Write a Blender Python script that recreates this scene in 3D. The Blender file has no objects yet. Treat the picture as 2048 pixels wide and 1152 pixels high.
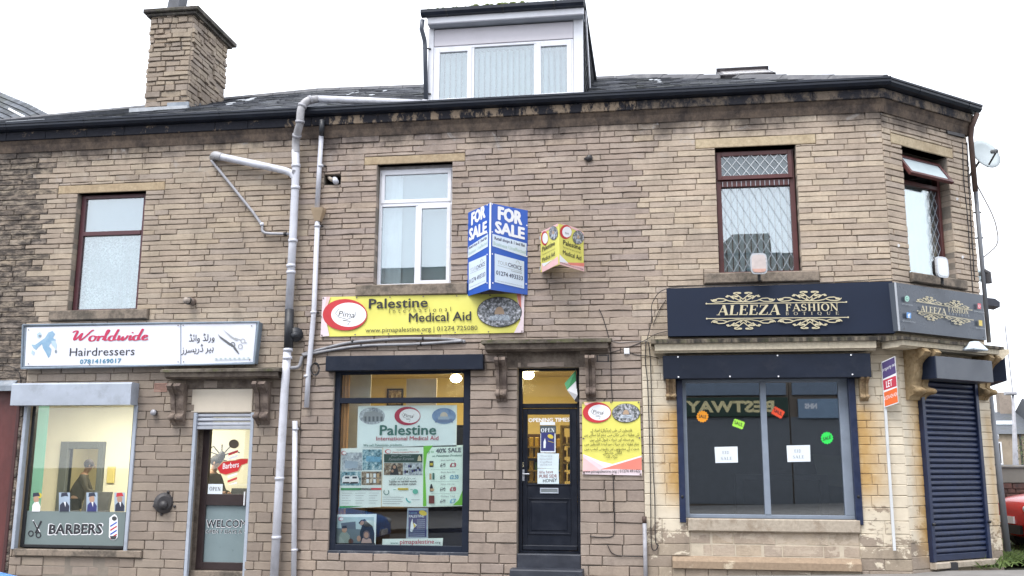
import bpy, math, random
from mathutils import Vector, Matrix
from mathutils.geometry import tessellate_polygon
SC = bpy.context.scene
COL = SC.collection

# ------------------------------------------------------------ camera, sky, sun, exposure
CF, CYAW, CPITCH, CROLL = 1900.0, .1468, .183, .0036
CAM = Vector((0, -13.6, 1.5))
_f = Vector((-math.sin(CYAW)*math.cos(CPITCH), math.cos(CYAW)*math.cos(CPITCH), math.sin(CPITCH)))
_r0 = Vector((math.cos(CYAW), math.sin(CYAW), 0)); _u0 = _r0.cross(_f)
CR = _r0*math.cos(CROLL) + _u0*math.sin(CROLL); CU = -_r0*math.sin(CROLL) + _u0*math.cos(CROLL)
cam = bpy.data.cameras.new('camera'); co = bpy.data.objects.new('camera', cam); COL.objects.link(co)
cam.sensor_width = 36; cam.lens = CF/2048*36; cam.clip_end = 2000; cam.clip_start = .05
co.matrix_world = Matrix(((CR.x, CU.x, -_f.x, CAM.x), (CR.y, CU.y, -_f.y, CAM.y), (CR.z, CU.z, -_f.z, CAM.z), (0, 0, 0, 1)))
SC.camera = co

SUN_EL, SUN_AZ = math.radians(60), math.radians(205)
w = bpy.data.worlds.new("World"); SC.world = w; w.use_nodes = True
wn = w.node_tree; wn.nodes.clear()
sky = wn.nodes.new('ShaderNodeTexSky'); sky.sky_type = 'NISHITA'; sky.sun_disc = False
sky.sun_elevation = SUN_EL; sky.sun_rotation = SUN_AZ
b1 = wn.nodes.new('ShaderNodeBackground'); b1.inputs[1].default_value = .08; wn.links.new(sky.outputs[0], b1.inputs[0])
b2 = wn.nodes.new('ShaderNodeBackground'); b2.inputs[1].default_value = .92
wtc = wn.nodes.new('ShaderNodeTexCoord'); wno = wn.nodes.new('ShaderNodeTexNoise'); wno.inputs['Scale'].default_value = 2.2; wno.inputs['Detail'].default_value = 6
wrp = wn.nodes.new('ShaderNodeValToRGB'); wrp.color_ramp.elements[0].position = .3; wrp.color_ramp.elements[1].position = .7
wrp.color_ramp.elements[0].color = (.83, .88, .97, 1); wrp.color_ramp.elements[1].color = (.98, 1.0, 1.04, 1)
wn.links.new(wtc.outputs['Generated'], wno.inputs['Vector']); wn.links.new(wno.outputs['Fac'], wrp.inputs[0]); wn.links.new(wrp.outputs[0], b2.inputs[0])
wmx = wn.nodes.new('ShaderNodeMixShader'); wmx.inputs[0].default_value = .86
wo = wn.nodes.new('ShaderNodeOutputWorld')
wn.links.new(b1.outputs[0], wmx.inputs[1]); wn.links.new(b2.outputs[0], wmx.inputs[2]); wn.links.new(wmx.outputs[0], wo.inputs[0])
sl = bpy.data.lights.new('sun', 'SUN'); sl.energy = 1.35; sl.angle = math.radians(28); sl.color = (1, .97, .93)
so = bpy.data.objects.new('sun', sl); COL.objects.link(so)
sd = Vector((math.sin(SUN_AZ)*math.cos(SUN_EL), math.cos(SUN_AZ)*math.cos(SUN_EL), math.sin(SUN_EL)))
so.rotation_euler = sd.to_track_quat('Z', 'Y').to_euler(); so.location = (0, -10, 20)
SC.view_settings.view_transform = 'Standard'; SC.view_settings.look = 'None'
SC.view_settings.exposure = 1.35; SC.view_settings.gamma = 1; SC.view_settings.use_curve_mapping = False
SC.cycles.max_bounces = 8; SC.cycles.transparent_max_bounces = 12

# ------------------------------------------------------------ measuring helpers
def ray(x, y): return _f + CR*((x-1024)/CF) - CU*((y-576)/CF)
class Frame:
    """a vertical wall plane: u along it, d into the building, z up"""
    def __init__(s, o, ang):
        s.o = Vector(o); s.u = Vector((math.cos(ang), math.sin(ang), 0)); s.n = Vector((-math.sin(ang), math.cos(ang), 0)); s.z = Vector((0, 0, 1))
    def w(s, u, d, z): return s.o + s.u*u + s.n*d + s.z*z
    def q(s, x, y, d=0):          # pixel of the photograph -> (u, z) on the plane at depth d
        r = ray(x, y); p0 = s.o + s.n*d
        t = (p0-CAM).dot(s.n)/r.dot(s.n); p = CAM + r*t - s.o
        return p.dot(s.u), p.z
MF = Frame((0, 0, 0), 0)
CHA = math.radians(38.7); CH0 = 3.335; CHL = 1.97
CFR = Frame((CH0, 0, 0), CHA)
SIDE0 = CFR.w(CHL, 0, 0)
SF = Frame(SIDE0, math.radians(84))
def pz(x, y, z):
    r = ray(x, y); t = (z-CAM.z)/r.z; return CAM + r*t
def rect(F, L, R, T, B, d=0):     # mid points of the four edges in pixels
    return F.q(*L, d)[0], F.q(*R, d)[0], F.q(*B, d)[1], F.q(*T, d)[1]
def gz(x): return .10 + max(-.45, min(.15, .03*(x-3.4)))

# ------------------------------------------------------------ materials
MATS = {}
class N:
    def __init__(s, name):
        s.m = bpy.data.materials.new(name); s.m.use_nodes = True; s.t = s.m.node_tree; s.t.nodes.clear()
        s.out = s.t.nodes.new('ShaderNodeOutputMaterial')
    def n(s, typ, **kw):
        x = s.t.nodes.new(typ)
        for k, v in kw.items():
            if k.startswith('i_'):
                x.inputs[int(k[2:])].default_value = v
            else: setattr(x, k, v)
        return x
    def l(s, a, b): s.t.links.new(a, b); return b
    def pos(s):
        if not hasattr(s, '_p'): s._p = s.n('ShaderNodeNewGeometry')
        return s._p.outputs['Position']
    def noise(s, scale, detail=4, rough=.6, stretch=None, dist=0):
        v = s.pos()
        if stretch:
            mp = s.n('ShaderNodeMapping'); mp.inputs['Scale'].default_value = stretch; s.l(v, mp.inputs[0]); v = mp.outputs[0]
        x = s.n('ShaderNodeTexNoise'); x.inputs['Scale'].default_value = scale; x.inputs['Detail'].default_value = detail
        x.inputs['Roughness'].default_value = rough; x.inputs['Distortion'].default_value = dist; s.l(v, x.inputs['Vector'])
        return x.outputs['Fac']
    def mr(s, v, a, b, c=0, d=1, smooth=False):
        x = s.n('ShaderNodeMapRange'); x.clamp = True
        if smooth: x.interpolation_type = 'SMOOTHSTEP'
        s.l(v, x.inputs[0])
        for i, q in zip((1, 2, 3, 4), (a, b, c, d)): x.inputs[i].default_value = q
        return x.outputs[0]
    def math(s, op, a, b=None):
        x = s.n('ShaderNodeMath'); x.operation = op
        for i, q in enumerate((a, b)):
            if q is None: continue
            if isinstance(q, (int, float)): x.inputs[i].default_value = q
            else: s.l(q, x.inputs[i])
        return x.outputs[0]
    def mix(s, f, a, b, mode='MIX'):
        x = s.n('ShaderNodeMix'); x.data_type = 'RGBA'; x.blend_type = mode
        for i, q in ((0, f), (6, a), (7, b)):
            if isinstance(q, (int, float)): x.inputs[i].default_value = q
            elif isinstance(q, (tuple, list)): x.inputs[i].default_value = tuple(q)[:3]+(1,)
            else: s.l(q, x.inputs[i])
        return x.outputs[2]
    def ramp(s, v, stops, const=False):
        x = s.n('ShaderNodeValToRGB'); cr = x.color_ramp
        if const: cr.interpolation = 'CONSTANT'
        while len(cr.elements) < len(stops): cr.elements.new(.5)
        for e, (p, c) in zip(cr.elements, stops): e.position = p; e.color = tuple(c)+(1,)
        s.l(v, x.inputs[0]); return x.outputs[0]
    def xyz(s):
        x = s.n('ShaderNodeSeparateXYZ'); s.l(s.pos(), x.inputs[0]); return x.outputs
    def rnd(s):
        o = s.n('ShaderNodeObjectInfo'); g = s.pos() and s._p
        return s.math('FRACT', s.math('ADD', o.outputs['Random'], g.outputs['Random Per Island']))
    def fin(s, col, rough=.7, bump=None, bs=.3, bd=.01, metal=0, spec=.5, sheen=0, emit=None, es=0):
        b = s.n('ShaderNodeBsdfPrincipled')
        if isinstance(col, (tuple, list)): b.inputs['Base Color'].default_value = tuple(col)+(1,)
        else: s.l(col, b.inputs['Base Color'])
        if isinstance(rough, (int, float)): b.inputs['Roughness'].default_value = rough
        else: s.l(rough, b.inputs['Roughness'])
        b.inputs['Metallic'].default_value = metal; b.inputs['Specular IOR Level'].default_value = spec
        if emit: b.inputs['Emission Color'].default_value = tuple(emit)+(1,); b.inputs['Emission Strength'].default_value = es
        if bump is not None:
            q = s.n('ShaderNodeBump'); q.inputs['Strength'].default_value = bs; q.inputs['Distance'].default_value = bd
            s.l(bump, q.inputs['Height']); s.l(q.outputs[0], b.inputs['Normal'])
        s.l(b.outputs[0], s.out.inputs[0]); s.bs = b; return s.m
def M(name, col=None, rough=.6, var=.12, scale=5, metal=0, spec=.5, bump=.0, bscale=40, dirt=0, dirtcol=(.05, .045, .04), stretch=None, emit=None, es=0):
    """plain painted or plastic surface with a little wear"""
    if name in MATS: return MATS[name]
    n = N(name); c = tuple(col)
    a = n.noise(scale, 5, .6, stretch)
    k = n.mr(a, .25, .75, 1-var, 1+var)
    cc = n.mix(1.0, c, k, 'MULTIPLY')
    if dirt:
        dm = n.mr(n.noise(scale*.7+1.3, 8, .7, stretch), .52, .68, 0, dirt); cc = n.mix(dm, cc, dirtcol)
    rr = n.mr(n.noise(scale*2, 3), .3, .7, max(.02, rough-.08), min(1, rough+.1))
    MATS[name] = n.fin(cc, rr, n.noise(bscale, 4) if bump else None, bump, .004, metal, spec, 0, emit, es)
    return MATS[name]

TAN = [(0, (.235, .180, .132)), (.14, (.325, .252, .178)), (.3, (.275, .215, .160)), (.45, (.350, .285, .205)), (.58, (.300, .228, .160)), (.72, (.385, .305, .205)), (.86, (.262, .212, .172)), (.94, (.345, .262, .168))]
_mn = [sum(c[i] for _, c in TAN)/len(TAN) for i in range(3)]
TAN = [(p, tuple((.42*c[i]+.58*_mn[i])*(1.10, 1.155, 1.29)[i] for i in range(3))) for p, c in TAN]
def stone(name, pal=TAN, gain=1.0, soot_eaves=.9, soot_x=None, grey_low=None, patch=0, paint=None, stain=None, slop=.5):
    n = N(name); r = n.rnd()
    c = n.ramp(r, [(p, tuple(q*gain for q in cc)) for p, cc in pal], True)
    c = n.mix(1.0, c, n.mr(n.noise(2.3, 4), .3, .7, .84, 1.16), 'MULTIPLY')
    c = n.mix(1.0, c, n.mr(n.noise(24, 5, .7, (1, 1, 2.2)), .3, .7, .86, 1.12), 'MULTIPLY')
    c = n.mix(n.mr(n.noise(9, 6, .7), .58, .75, 0, .45), c, (.17, .13, .115))
    x, y, z = n.xyz()[:3]
    c = n.mix(n.mr(n.noise(1.5, 7, .68, (2.6, 1, .38)), .52, .72, 0, .34), c, (.145, .118, .100))
    if grey_low:
        za, zb, am = grey_low
        g = n.math('MULTIPLY', n.mr(z, zb, za, 0, am, True), n.mr(n.noise(1.1, 5), .3, .62, .55, 1))
        c = n.mix(g, c, n.mix(r, (.20, .165, .142), (.275, .228, .193)))
    if soot_eaves:
        zz = n.math('ADD', z, n.math('MULTIPLY', n.noise(1.7, 8, .72, (1, 1, .8)), 1.1))
        s_ = n.mr(zz, 6.75, 7.15, 0, soot_eaves, True)
        c = n.mix(s_, c, (.055, .045, .042))
        wz = n.math('MULTIPLY', n.mr(z, 5.7, 6.3), n.mr(n.noise(2.6, 8, .75, dist=.6), .56, .66, 0, .55))
        c = n.mix(wz, c, (.40, .39, .385))
    if soot_x:
        a, b, am = soot_x
        xs = n.math('ADD', x, n.math('MULTIPLY', n.noise(2.1, 8, .75, (1, 1, 2)), .9))
        m = n.math('MULTIPLY', n.mr(xs, b, a, 0, am, True), n.mr(n.noise(4.5, 8, .75, (1, 1, 2.5)), .40, .56, .12, 1))
        c = n.mix(m, c, (.050, .043, .040))
    if patch:
        m = n.mr(n.noise(1.4, 9, .78, dist=.8), .55, .66, 0, patch); c = n.mix(m, c, (.12, .092, .082))
    if paint:
        pc = n.mix(r, tuple(q*.96 for q in paint), paint)
        pc = n.mix(1.0, pc, n.mr(n.noise(3, 6), .3, .7, .9, 1.06), 'MULTIPLY')
        pm = n.mr(n.math('ADD', n.noise(3.2, 9, .72, (1, 1, 1.8), .4), n.mr(z, .1, 1.05, .17, -.09)), .53, .56, 1, 0)
        c = n.mix(pm, c, pc)
        zz = n.mr(z, 2.75, 2.95, 1, 0); c = n.mix(n.math('SUBTRACT', 1.0, zz), c, n.mix(.5, c, (.36, .28, .19)))
        if stain:
            for (cx, wd, z0, z1, am) in stain:
                dd = n.math('ABSOLUTE', n.math('SUBTRACT', x, cx))
                dd = n.math('ADD', dd, n.math('MULTIPLY', n.mr(n.noise(3.5, 7, .7),   .3, .7, -.5, .5), wd*.45))
                f = n.mr(dd, wd*1.25, wd*.1, 0, am)
                f = n.math('MULTIPLY', f, n.math('MULTIPLY', n.mr(z, z0, z0+.5, 0, 1, True), n.mr(z, z1, z1-.3, 0, 1, True)))
                c = n.mix(f, c, n.mix(n.noise(7, 5), (.36, .19, .05), (.55, .36, .13)))
    h = n.math('ADD', n.noise(70, 5, .7), n.math('MULTIPLY', n.noise(16, 4), 1.6))
    return n.fin(c, .88, h, .55, .006, 0, .25)
cx1 = MF.q(1352, 950)[0]; cx2 = MF.q(1728, 950)[0]; cx3 = CFR.w(CFR.q(1850, 950, 0)[0], 0, 0).x; cx4 = CFR.w(CFR.q(1985, 950, 0)[0], 0, 0).x
ST0 = stone('sandstone_sooty_neighbour', soot_x=(-9.2, -8.6, .93), grey_low=(2.2, 3.0, .6), gain=.95)
ST1 = stone('sandstone_hairdresser', soot_x=(-9.75, -9.35, .9), grey_low=(2.3, 3.2, .75), gain=1.06)
ST2 = stone('sandstone_charity', [(p, (c[0]*.99, c[1]*.975, c[2]*1.03)) for p, c in TAN], grey_low=(1.2, 4.6, .38), patch=.3, gain=1.04)
ST3 = stone('sandstone_corner', gain=1.27, soot_eaves=.85)
STP = stone('cream_painted_stone', gain=.95, soot_eaves=0, paint=(.66, .585, .465), stain=[(cx1+.03, .27, .75, 2.45, .95), (cx2+.02, .30, .8, 2.45, .9), (cx3+.0, .20, .1, 2.75, .95), (cx4, .10, .3, 2.4, .5)])
CHST = stone('chimney_sandstone', soot_eaves=0, patch=.75, gain=.90)
def mort(name, c, bs=.5):
    n = N(name); k = n.mix(n.noise(5, 8, .7), tuple(q*.62 for q in c), tuple(q*1.25 for q in c))
    k = n.mix(n.mr(n.noise(3.1, 9, .75), .58, .66, 0, .6), k, (.36, .34, .32)) if 'grey' in name else k
    return n.fin(k, .95, n.noise(50, 5), bs, .01, 0, .1)
MO = mort('grey_mortar', (.255, .222, .188)); MOP = mort('cream_mortar', (.55, .48, .38))
def worn_stone(name, c, dark, lo=.45, hi=.6, moss=0, stretch=(1, 1, 1)):
    n = N(name); k = n.mix(n.mr(n.noise(3.3, 9, .75, stretch), lo, hi), c, dark)
    k = n.mix(1.0, k, n.mr(n.noise(22, 5), .3, .7, .85, 1.15), 'MULTIPLY')
    if moss: k = n.mix(n.mr(n.noise(6, 8, .8), .5, .6, 0, moss), k, (.085, .10, .03))
    return n.fin(k, .9, n.noise(45, 6, .7), .5, .008, 0, .2)
LINT = worn_stone('buff_lintel_stone', (.40, .315, .21), (.33, .25, .165)); LINTC = worn_stone('pale_lintel_stone', (.47, .385, .265), (.38, .30, .20))
SILL = worn_stone('weathered_sill_stone', (.25, .205, .165), (.11, .095, .08)); SILLP = worn_stone('pale_worn_sill_stone', (.40, .345, .28), (.30, .245, .19), .5, .62)
EAV = worn_stone('black_painted_eaves_stone', (.022, .023, .030), (.27, .20, .14), .585, .64, 0, (1.0, 1, .7)); EAVM = worn_stone('half_bare_eaves_stone', (.024, .024, .03), (.26, .20, .145), .50, .56, 0, (1.8, 1, .8)); EAVR = worn_stone('stained_bare_eaves_stone', (.17, .135, .105), (.028, .028, .034), .44, .56, 0, (1.2, 1, .8))
EAVB = worn_stone('stained_eaves_stone', (.145, .11, .086), (.055, .045, .042), .40, .62, 0, (1.3, 1, 1))
HOOD = worn_stone('mossy_hood_stone', (.17, .145, .12), (.07, .06, .05), .42, .58, .5); HOODL = worn_stone('stained_hood_stone', (.20, .165, .135), (.10, .08, .068), .42, .6)
CORN = worn_stone('cream_cornice_paint', (.60, .53, .41), (.20, .17, .135), .60, .72, 0, (3, 3, .5)); CORND = worn_stone('black_crusted_cornice_top', (.19, .16, .125), (.035, .032, .03), .38, .55, .25, (3, 3, .5))
CONS = worn_stone('carved_bracket_stone', (.22, .175, .145), (.11, .085, .075), .42, .6); CONSP = worn_stone('flaking_bracket_stone', (.40, .30, .18), (.17, .11, .07), .45, .6)
CONSC = worn_stone('ochre_bracket_paint', (.36, .27, .16), (.21, .14, .07), .45, .62)
def slate_mat(name, c):
    n = N(name); r = n.rnd(); k = n.mix(r, tuple(q*.6 for q in c), tuple(q*1.35 for q in c))
    k = n.mix(n.mr(n.noise(2.1, 7, .7), .5, .65, 0, .4), k, (.075, .085, .06))
    k = n.mix(n.mr(n.noise(8, 8, .8), .73, .77, 0, .6), k, (.35, .36, .37))
    return n.fin(k, n.mr(n.noise(6), .3, .7, .45, .75), n.noise(30, 5), .4, .006, 0, .4)
SLATE = slate_mat('roof_slate', (.075, .080, .096)); SLATE0 = slate_mat('far_roof_slate', (.085, .093, .108))
NAVY = M('navy_black_paint', (.012, .017, .031), .55, .2, 3, spec=.22, bump=.05, dirt=.12, dirtcol=(.08, .08, .09))
NAVYS = M('navy_sign_face', (.014, .021, .042), .6, .12, 2, spec=.22)
GREYS = M('grey_sign_face', (.062, .075, .098), .3, .06, 1.5)
GREYB = M('grey_box_face', (.075, .085, .105), .4, .1, 2, dirt=.2, dirtcol=(.14, .15, .17))
BLUEP = M('dark_blue_shutter_paint', (.012, .021, .058), .42, .25, 6, dirt=.3, dirtcol=(.03, .03, .05))
GUT = M('black_gutter_plastic', (.012, .016, .027), .4, .3, 3, spec=.35, dirt=.2, dirtcol=(.05, .055, .06))
UPVC = M('white_upvc', (.74, .75, .80), .32, .04, 3, dirt=.25, dirtcol=(.45, .44, .48))
PIPE = M('grey_white_pipe_plastic', (.56, .57, .63), .4, .12, 4, dirt=.4, dirtcol=(.28, .27, .28))
PIPEG = M('grey_pipe_plastic', (.33, .33, .36), .45, .15, 6, dirt=.45, dirtcol=(.13, .12, .12))
PIPEB = M('black_pipe_iron', (.025, .027, .033), .45, .2, 6, dirt=.2)
HOPP = M('beige_hopper_plastic', (.40, .30, .20), .5, .15, 6, dirt=.2, dirtcol=(.2, .14, .09))
MAROON = M('maroon_window_frame', (.075, .022, .028), .35, .2, 4); MAHOG = M('red_brown_window_frame', (.088, .026, .025), .4, .25, 6, dirt=.3, dirtcol=(.08, .02, .02))
DARKF = M('dark_brown_door_frame', (.035, .022, .022), .4, .2, 4)
STEEL = M('light_grey_steel', (.38, .42, .49), .38, .12, 3, metal=.0, dirt=.35, dirtcol=(.16, .17, .18)); ALU = M('aluminium', (.45, .47, .52), .35, .1, 5, metal=.5)
CREAM = M('cream_box_paint', (.62, .55, .45), .5, .06, 3, dirt=.15, dirtcol=(.4, .34, .27)); WHITE = M('white_print', (.80, .81, .84), .5, .02, 3)
SIGNW = M('white_sign_face', (.70, .72, .80), .35, .05, 1.5, dirt=.22, dirtcol=(.52, .50, .54)); PAPER = M('white_paper', (.72, .78, .84), .6, .04, 3)
BLACKP = M('black_print', (.022, .022, .028), .5, .05); REDP = M('red_print', (.52, .035, .045), .45, .1); CRIM = M('crimson_print', (.42, .025, .075), .45, .1)
LBLUE = M('light_blue_print', (.16, .38, .55), .5, .3, 20); YEL = M('yellow_vinyl', (.71, .67, .15), .4, .07, 2.2, bump=.12, bscale=5)
PINKV = M('pink_print', (.80, .50, .50), .45, .06); SALM = M('salmon_print', (.72, .22, .17), .45, .08); FSBLUE = M('sale_board_blue', (.020, .095, .46), .35, .08, 2)
GOLD = M('pale_gold_print', (.55, .49, .33), .4, .06); GREENP = M('green_print', (.05, .30, .11), .45, .1); TEALP = M('dark_teal_print', (.05, .17, .15), .5, .1)
LIME = M('lime_print', (.18, .55, .06), .45, .05); GREYP = M('grey_print', (.30, .33, .36), .5, .08); NAVYP = M('navy_poster_print', (.035, .04, .16), .45, .2, 20)
MOSS = M('moss', (.085, .105, .028), 1, .5, 20, bump=.8, bscale=60)
LEAD = M('lead_flashing', (.22, .25, .29), .5, .3, 6, dirt=.4, dirtcol=(.55, .57, .6)); CEMENT = M('white_cement_patch', (.38, .40, .43), .8, .2, 12, bump=.5)
TERR = M('terracotta_grille', (.33, .20, .16), .8, .15, 20); BLK = M('black_plastic', (.012, .012, .014), .4, .2); IRON = M('dark_grey_iron', (.040, .037, .040), .5, .3, 8)
CABLE = M('black_cable', (.018, .016, .018), .5, .1); CABLEG = M('grey_cable', (.25, .24, .24), .6, .1)
def glass(name, f0=.12, f1=.75, tint=(.9, .95, .95), rough=.01):
    n = N(name); t = n.n('ShaderNodeBsdfTransparent'); t.inputs[0].default_value = tint+(1,)
    g = n.n('ShaderNodeBsdfGlossy'); g.inputs['Roughness'].default_value = rough; g.inputs[0].default_value = (.95, .98, 1, 1)
    lw = n.n('ShaderNodeLayerWeight'); lw.inputs[0].default_value = .25
    f = n.mr(lw.outputs['Fresnel'], 0, 1, f0, f1); mx = n.n('ShaderNodeMixShader')
    bp = n.n('ShaderNodeBump'); bp.inputs['Strength'].default_value = .02; bp.inputs['Distance'].default_value = .01; n.l(n.noise(1.2, 1), bp.inputs['Height']); n.l(bp.outputs[0], g.inputs['Normal'])
    n.l(f, mx.inputs[0]); n.l(t.outputs[0], mx.inputs[1]); n.l(g.outputs[0], mx.inputs[2]); n.l(mx.outputs[0], n.out.inputs[0]); return n.m
GLASS = glass('shop_window_glass', .045, .6, (.97, .99, .98)); GLASSU = glass('upper_window_glass', .20, .8); GLASSL = glass('low_sheen_glass', .075, .6)
GLASSD = glass('dark_shop_glass', .21, .85, (.80, .84, .88))
def print_photo(name, stops, scale=25, stretch=None):
    n = N(name); c = n.ramp(n.noise(scale, 6, .7, stretch), stops); return n.fin(c, .45, None)
PH_DOME = print_photo('hillside_photo_print', [(.36, (.03, .035, .03)), (.47, (.14, .15, .16)), (.55, (.32, .33, .36)), (.62, (.62, .63, .68))], 26)
PH_SKY = print_photo('blue_sky_photo_print', [(.3, (.08, .17, .36)), (.7, (.30, .42, .60))], 8)
PH_PALE = print_photo('pale_photo_print', [(.38, (.22, .25, .30)), (.55, (.50, .56, .62)), (.7, (.72, .77, .8))], 22)
PH_TEAL = print_photo('teal_photo_print', [(.35, (.03, .05, .06)), (.46, (.10, .25, .33)), (.55, (.32, .48, .55)), (.66, (.65, .75, .78))], 20)
PH_WARM = print_photo('warm_photo_print', [(.35, (.03, .03, .03)), (.48, (.22, .16, .11)), (.58, (.38, .33, .26)), (.68, (.6, .6, .58))], 22)
PH_DARK = print_photo('dark_photo_print', [(.4, (.02, .02, .03)), (.6, (.10, .07, .06)), (.7, (.3, .25, .22))], 22)

# ------------------------------------------------------------ mesh and object helpers
WLOC = {}
class MB:
    def __init__(s): s.v = []; s.f = []; s.mi = []; s.mats = []; s.cur = 0
    def use(s, m):
        if m not in s.mats: s.mats.append(m)
        s.cur = s.mats.index(m)
    def add(s, vs, fs):
        k = len(s.v); s.v += [Vector(p) for p in vs]
        for f in fs: s.f.append(tuple(i+k for i in f)); s.mi.append(s.cur)
    def box(s, F, u0, u1, d0, d1, z0, z1, bev=0):
        if bev:
            b = bev; vs = []; 
            for (d, i) in ((d1, 0), (d0+b, 0), (d0, b)):
                vs += [F.w(u0+i, d, z0+i), F.w(u1-i, d, z0+i), F.w(u1-i, d, z1-i), F.w(u0+i, d, z1-i)]
            fs = [(3, 2, 1, 0), (8, 9, 10, 11)]
            for a in (0, 4):
                for k in range(4): fs.append((a+k, a+(k+1) % 4, a+4+(k+1) % 4, a+4+k))
            s.add(vs, fs); return s
        vs = [F.w(u, d, z) for d in (d0, d1) for (u, z) in ((u0, z0), (u1, z0), (u1, z1), (u0, z1))]
        s.add(vs, [(0, 1, 2, 3), (7, 6, 5, 4), (0, 4, 5, 1), (1, 5, 6, 2), (2, 6, 7, 3), (3, 7, 4, 0)]); return s
    def prism(s, pts, vec):       # pts world polygon, extruded by vec
        n = len(pts); vec = Vector(vec)
        s.add(list(pts)+[Vector(p)+vec for p in pts], [tuple(range(n)), tuple(range(2*n-1, n-1, -1))]+[(i, i+n, (i+1) % n+n, (i+1) % n) for i in range(n)]); return s
    def prof(s, F, u0, u1, pts):  # profile (d,z) extruded along u
        n = len(pts); s.add([F.w(u0, d, z) for d, z in pts]+[F.w(u1, d, z) for d, z in pts], [tuple(range(n)), tuple(range(2*n-1, n-1, -1))]+[(i, i+n, (i+1) % n+n, (i+1) % n) for i in range(n)]); return s
    def tube(s, pts, r, seg=10, cap=True):
        pts = [Vector(p) for p in pts]; rs = r if isinstance(r, (list, tuple)) else [r]*len(pts); k0 = len(s.v); prev = None
        for i, p in enumerate(pts):
            t = (pts[min(i+1, len(pts)-1)]-pts[max(i-1, 0)]).normalized()
            if prev is None: a = t.orthogonal().normalized()
            else: a = (prev - t*prev.dot(t)).normalized()
            prev = a; b = t.cross(a)
            for j in range(seg):
                an = 2*math.pi*j/seg; s.v.append(p+(a*math.cos(an)+b*math.sin(an))*rs[i])
        for i in range(len(pts)-1):
            for j in range(seg):
                s.f.append((k0+i*seg+j, k0+i*seg+(j+1) % seg, k0+(i+1)*seg+(j+1) % seg, k0+(i+1)*seg+j)); s.mi.append(s.cur)
        if cap:
            s.f.append(tuple(k0+j for j in range(seg-1, -1, -1))); s.mi.append(s.cur)
            s.f.append(tuple(k0+(len(pts)-1)*seg+j for j in range(seg))); s.mi.append(s.cur)
        return s
    def ball(s, c, rx, ry, rz, seg=10, rings=6):
        c = Vector(c); vs = [c+Vector((0, 0, rz))]
        for i in range(1, rings):
            a = math.pi*i/rings
            for j in range(seg):
                b = 2*math.pi*j/seg; vs.append(c+Vector((rx*math.sin(a)*math.cos(b), ry*math.sin(a)*math.sin(b), rz*math.cos(a))))
        vs.append(c-Vector((0, 0, rz))); fs = [(0, 1+j, 1+(j+1) % seg) for j in range(seg)]
        for i in range(rings-2):
            for j in range(seg): fs.append((1+i*seg+j, 1+(i+1)*seg+j, 1+(i+1)*seg+(j+1) % seg, 1+i*seg+(j+1) % seg))
        l = len(vs)-1; fs += [(1+(rings-2)*seg+j, l, 1+(rings-2)*seg+(j+1) % seg) for j in range(seg)]
        s.add(vs, fs); return s
    def build(s, name, mat=None, parent=None, smooth=False, centre=False, kind=None):
        if mat is not None: s.mats = [mat]; s.mi = [0]*len(s.f)
        pw = WLOC.get(parent, Vector()) if parent else Vector()
        o0 = pw.copy()
        if centre and s.v:
            o0 = sum(s.v, Vector())/len(s.v)
        me = bpy.data.meshes.new(name); me.from_pydata([tuple(p-o0) for p in s.v], [], s.f)
        for m in s.mats: me.materials.append(m)
        if len(s.mats) > 1: me.polygons.foreach_set('material_index', s.mi)
        if smooth: me.polygons.foreach_set('use_smooth', [True]*len(me.polygons))
        ob = bpy.data.objects.new(name, me); COL.objects.link(ob); ob.location = o0-pw
        if parent: ob.parent = parent
        WLOC[ob] = o0
        if kind: ob['kind'] = kind
        return ob
def thing(name, label, cat, loc=(0, 0, 0), group=None):
    o = bpy.data.objects.new(name, None); COL.objects.link(o); o.location = loc; WLOC[o] = Vector(loc)
    o['label'] = label; o['category'] = cat
    if group: o['group'] = group
    return o
def tag(o, label, cat, group=None):
    o['label'] = label; o['category'] = cat
    if group: o['group'] = group
    return o
def at(F, px, py, d): u, z = F.q(px, py, d); return F.w(u, d, z)

# ------------------------------------------------------------ flat print: shapes and lettering given in photo pixels on a plane
AF = {}
def _ar(ch, iso, fin, ini=None, med=None): AF[ch] = (iso, fin, ini, med)
for ch, i0, k in (('ا', 0xFE8D, 2), ('د', 0xFEA9, 2), ('ر', 0xFEAD, 2), ('ز', 0xFEAF, 2), ('و', 0xFEED, 2), ('ت', 0xFE95, 4), ('ب', 0xFE8F, 4), ('ج', 0xFE9D, 4), ('ح', 0xFEA1, 4), ('خ', 0xFEA5, 4), ('س', 0xFEB1, 4), ('ص', 0xFEB9, 4), ('ط', 0xFEC1, 4), ('ع', 0xFEC9, 4), ('ف', 0xFED1, 4), ('ق', 0xFED5, 4), ('ل', 0xFEDD, 4), ('م', 0xFEE1, 4), ('ن', 0xFEE5, 4), ('ه', 0xFEE9, 4), ('ئ', 0xFE89, 4), ('ی', 0xFBFC, 4), ('ک', 0xFB8E, 4), ('گ', 0xFB92, 4), ('پ', 0xFB56, 4), ('ہ', 0xFBA6, 4), ('ٹ', 0xFB66, 4), ('ڈ', 0xFB88, 2), ('ے', 0xFBAE, 2), ('ں', 0xFB9E, 2)):
    AF[ch] = tuple(chr(i0+j) for j in range(k))+(None,)*(4-k)
def urdu(s):
    out = []
    for i, c in enumerate(s):
        if c not in AF: out.append(c); continue
        p = s[i-1] if i else ' '; nx = s[i+1] if i+1 < len(s) else ' '
        jp = p in AF and AF[p][2] is not None; jn = nx in AF and AF[c][2] is not None
        f = AF[c]; out.append(f[3] if jp and jn else f[1] if jp else f[2] if jn else f[0])
    r = ''.join(reversed(out)); return r.translate({40: 41, 41: 40})
_tc = {}
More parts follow.
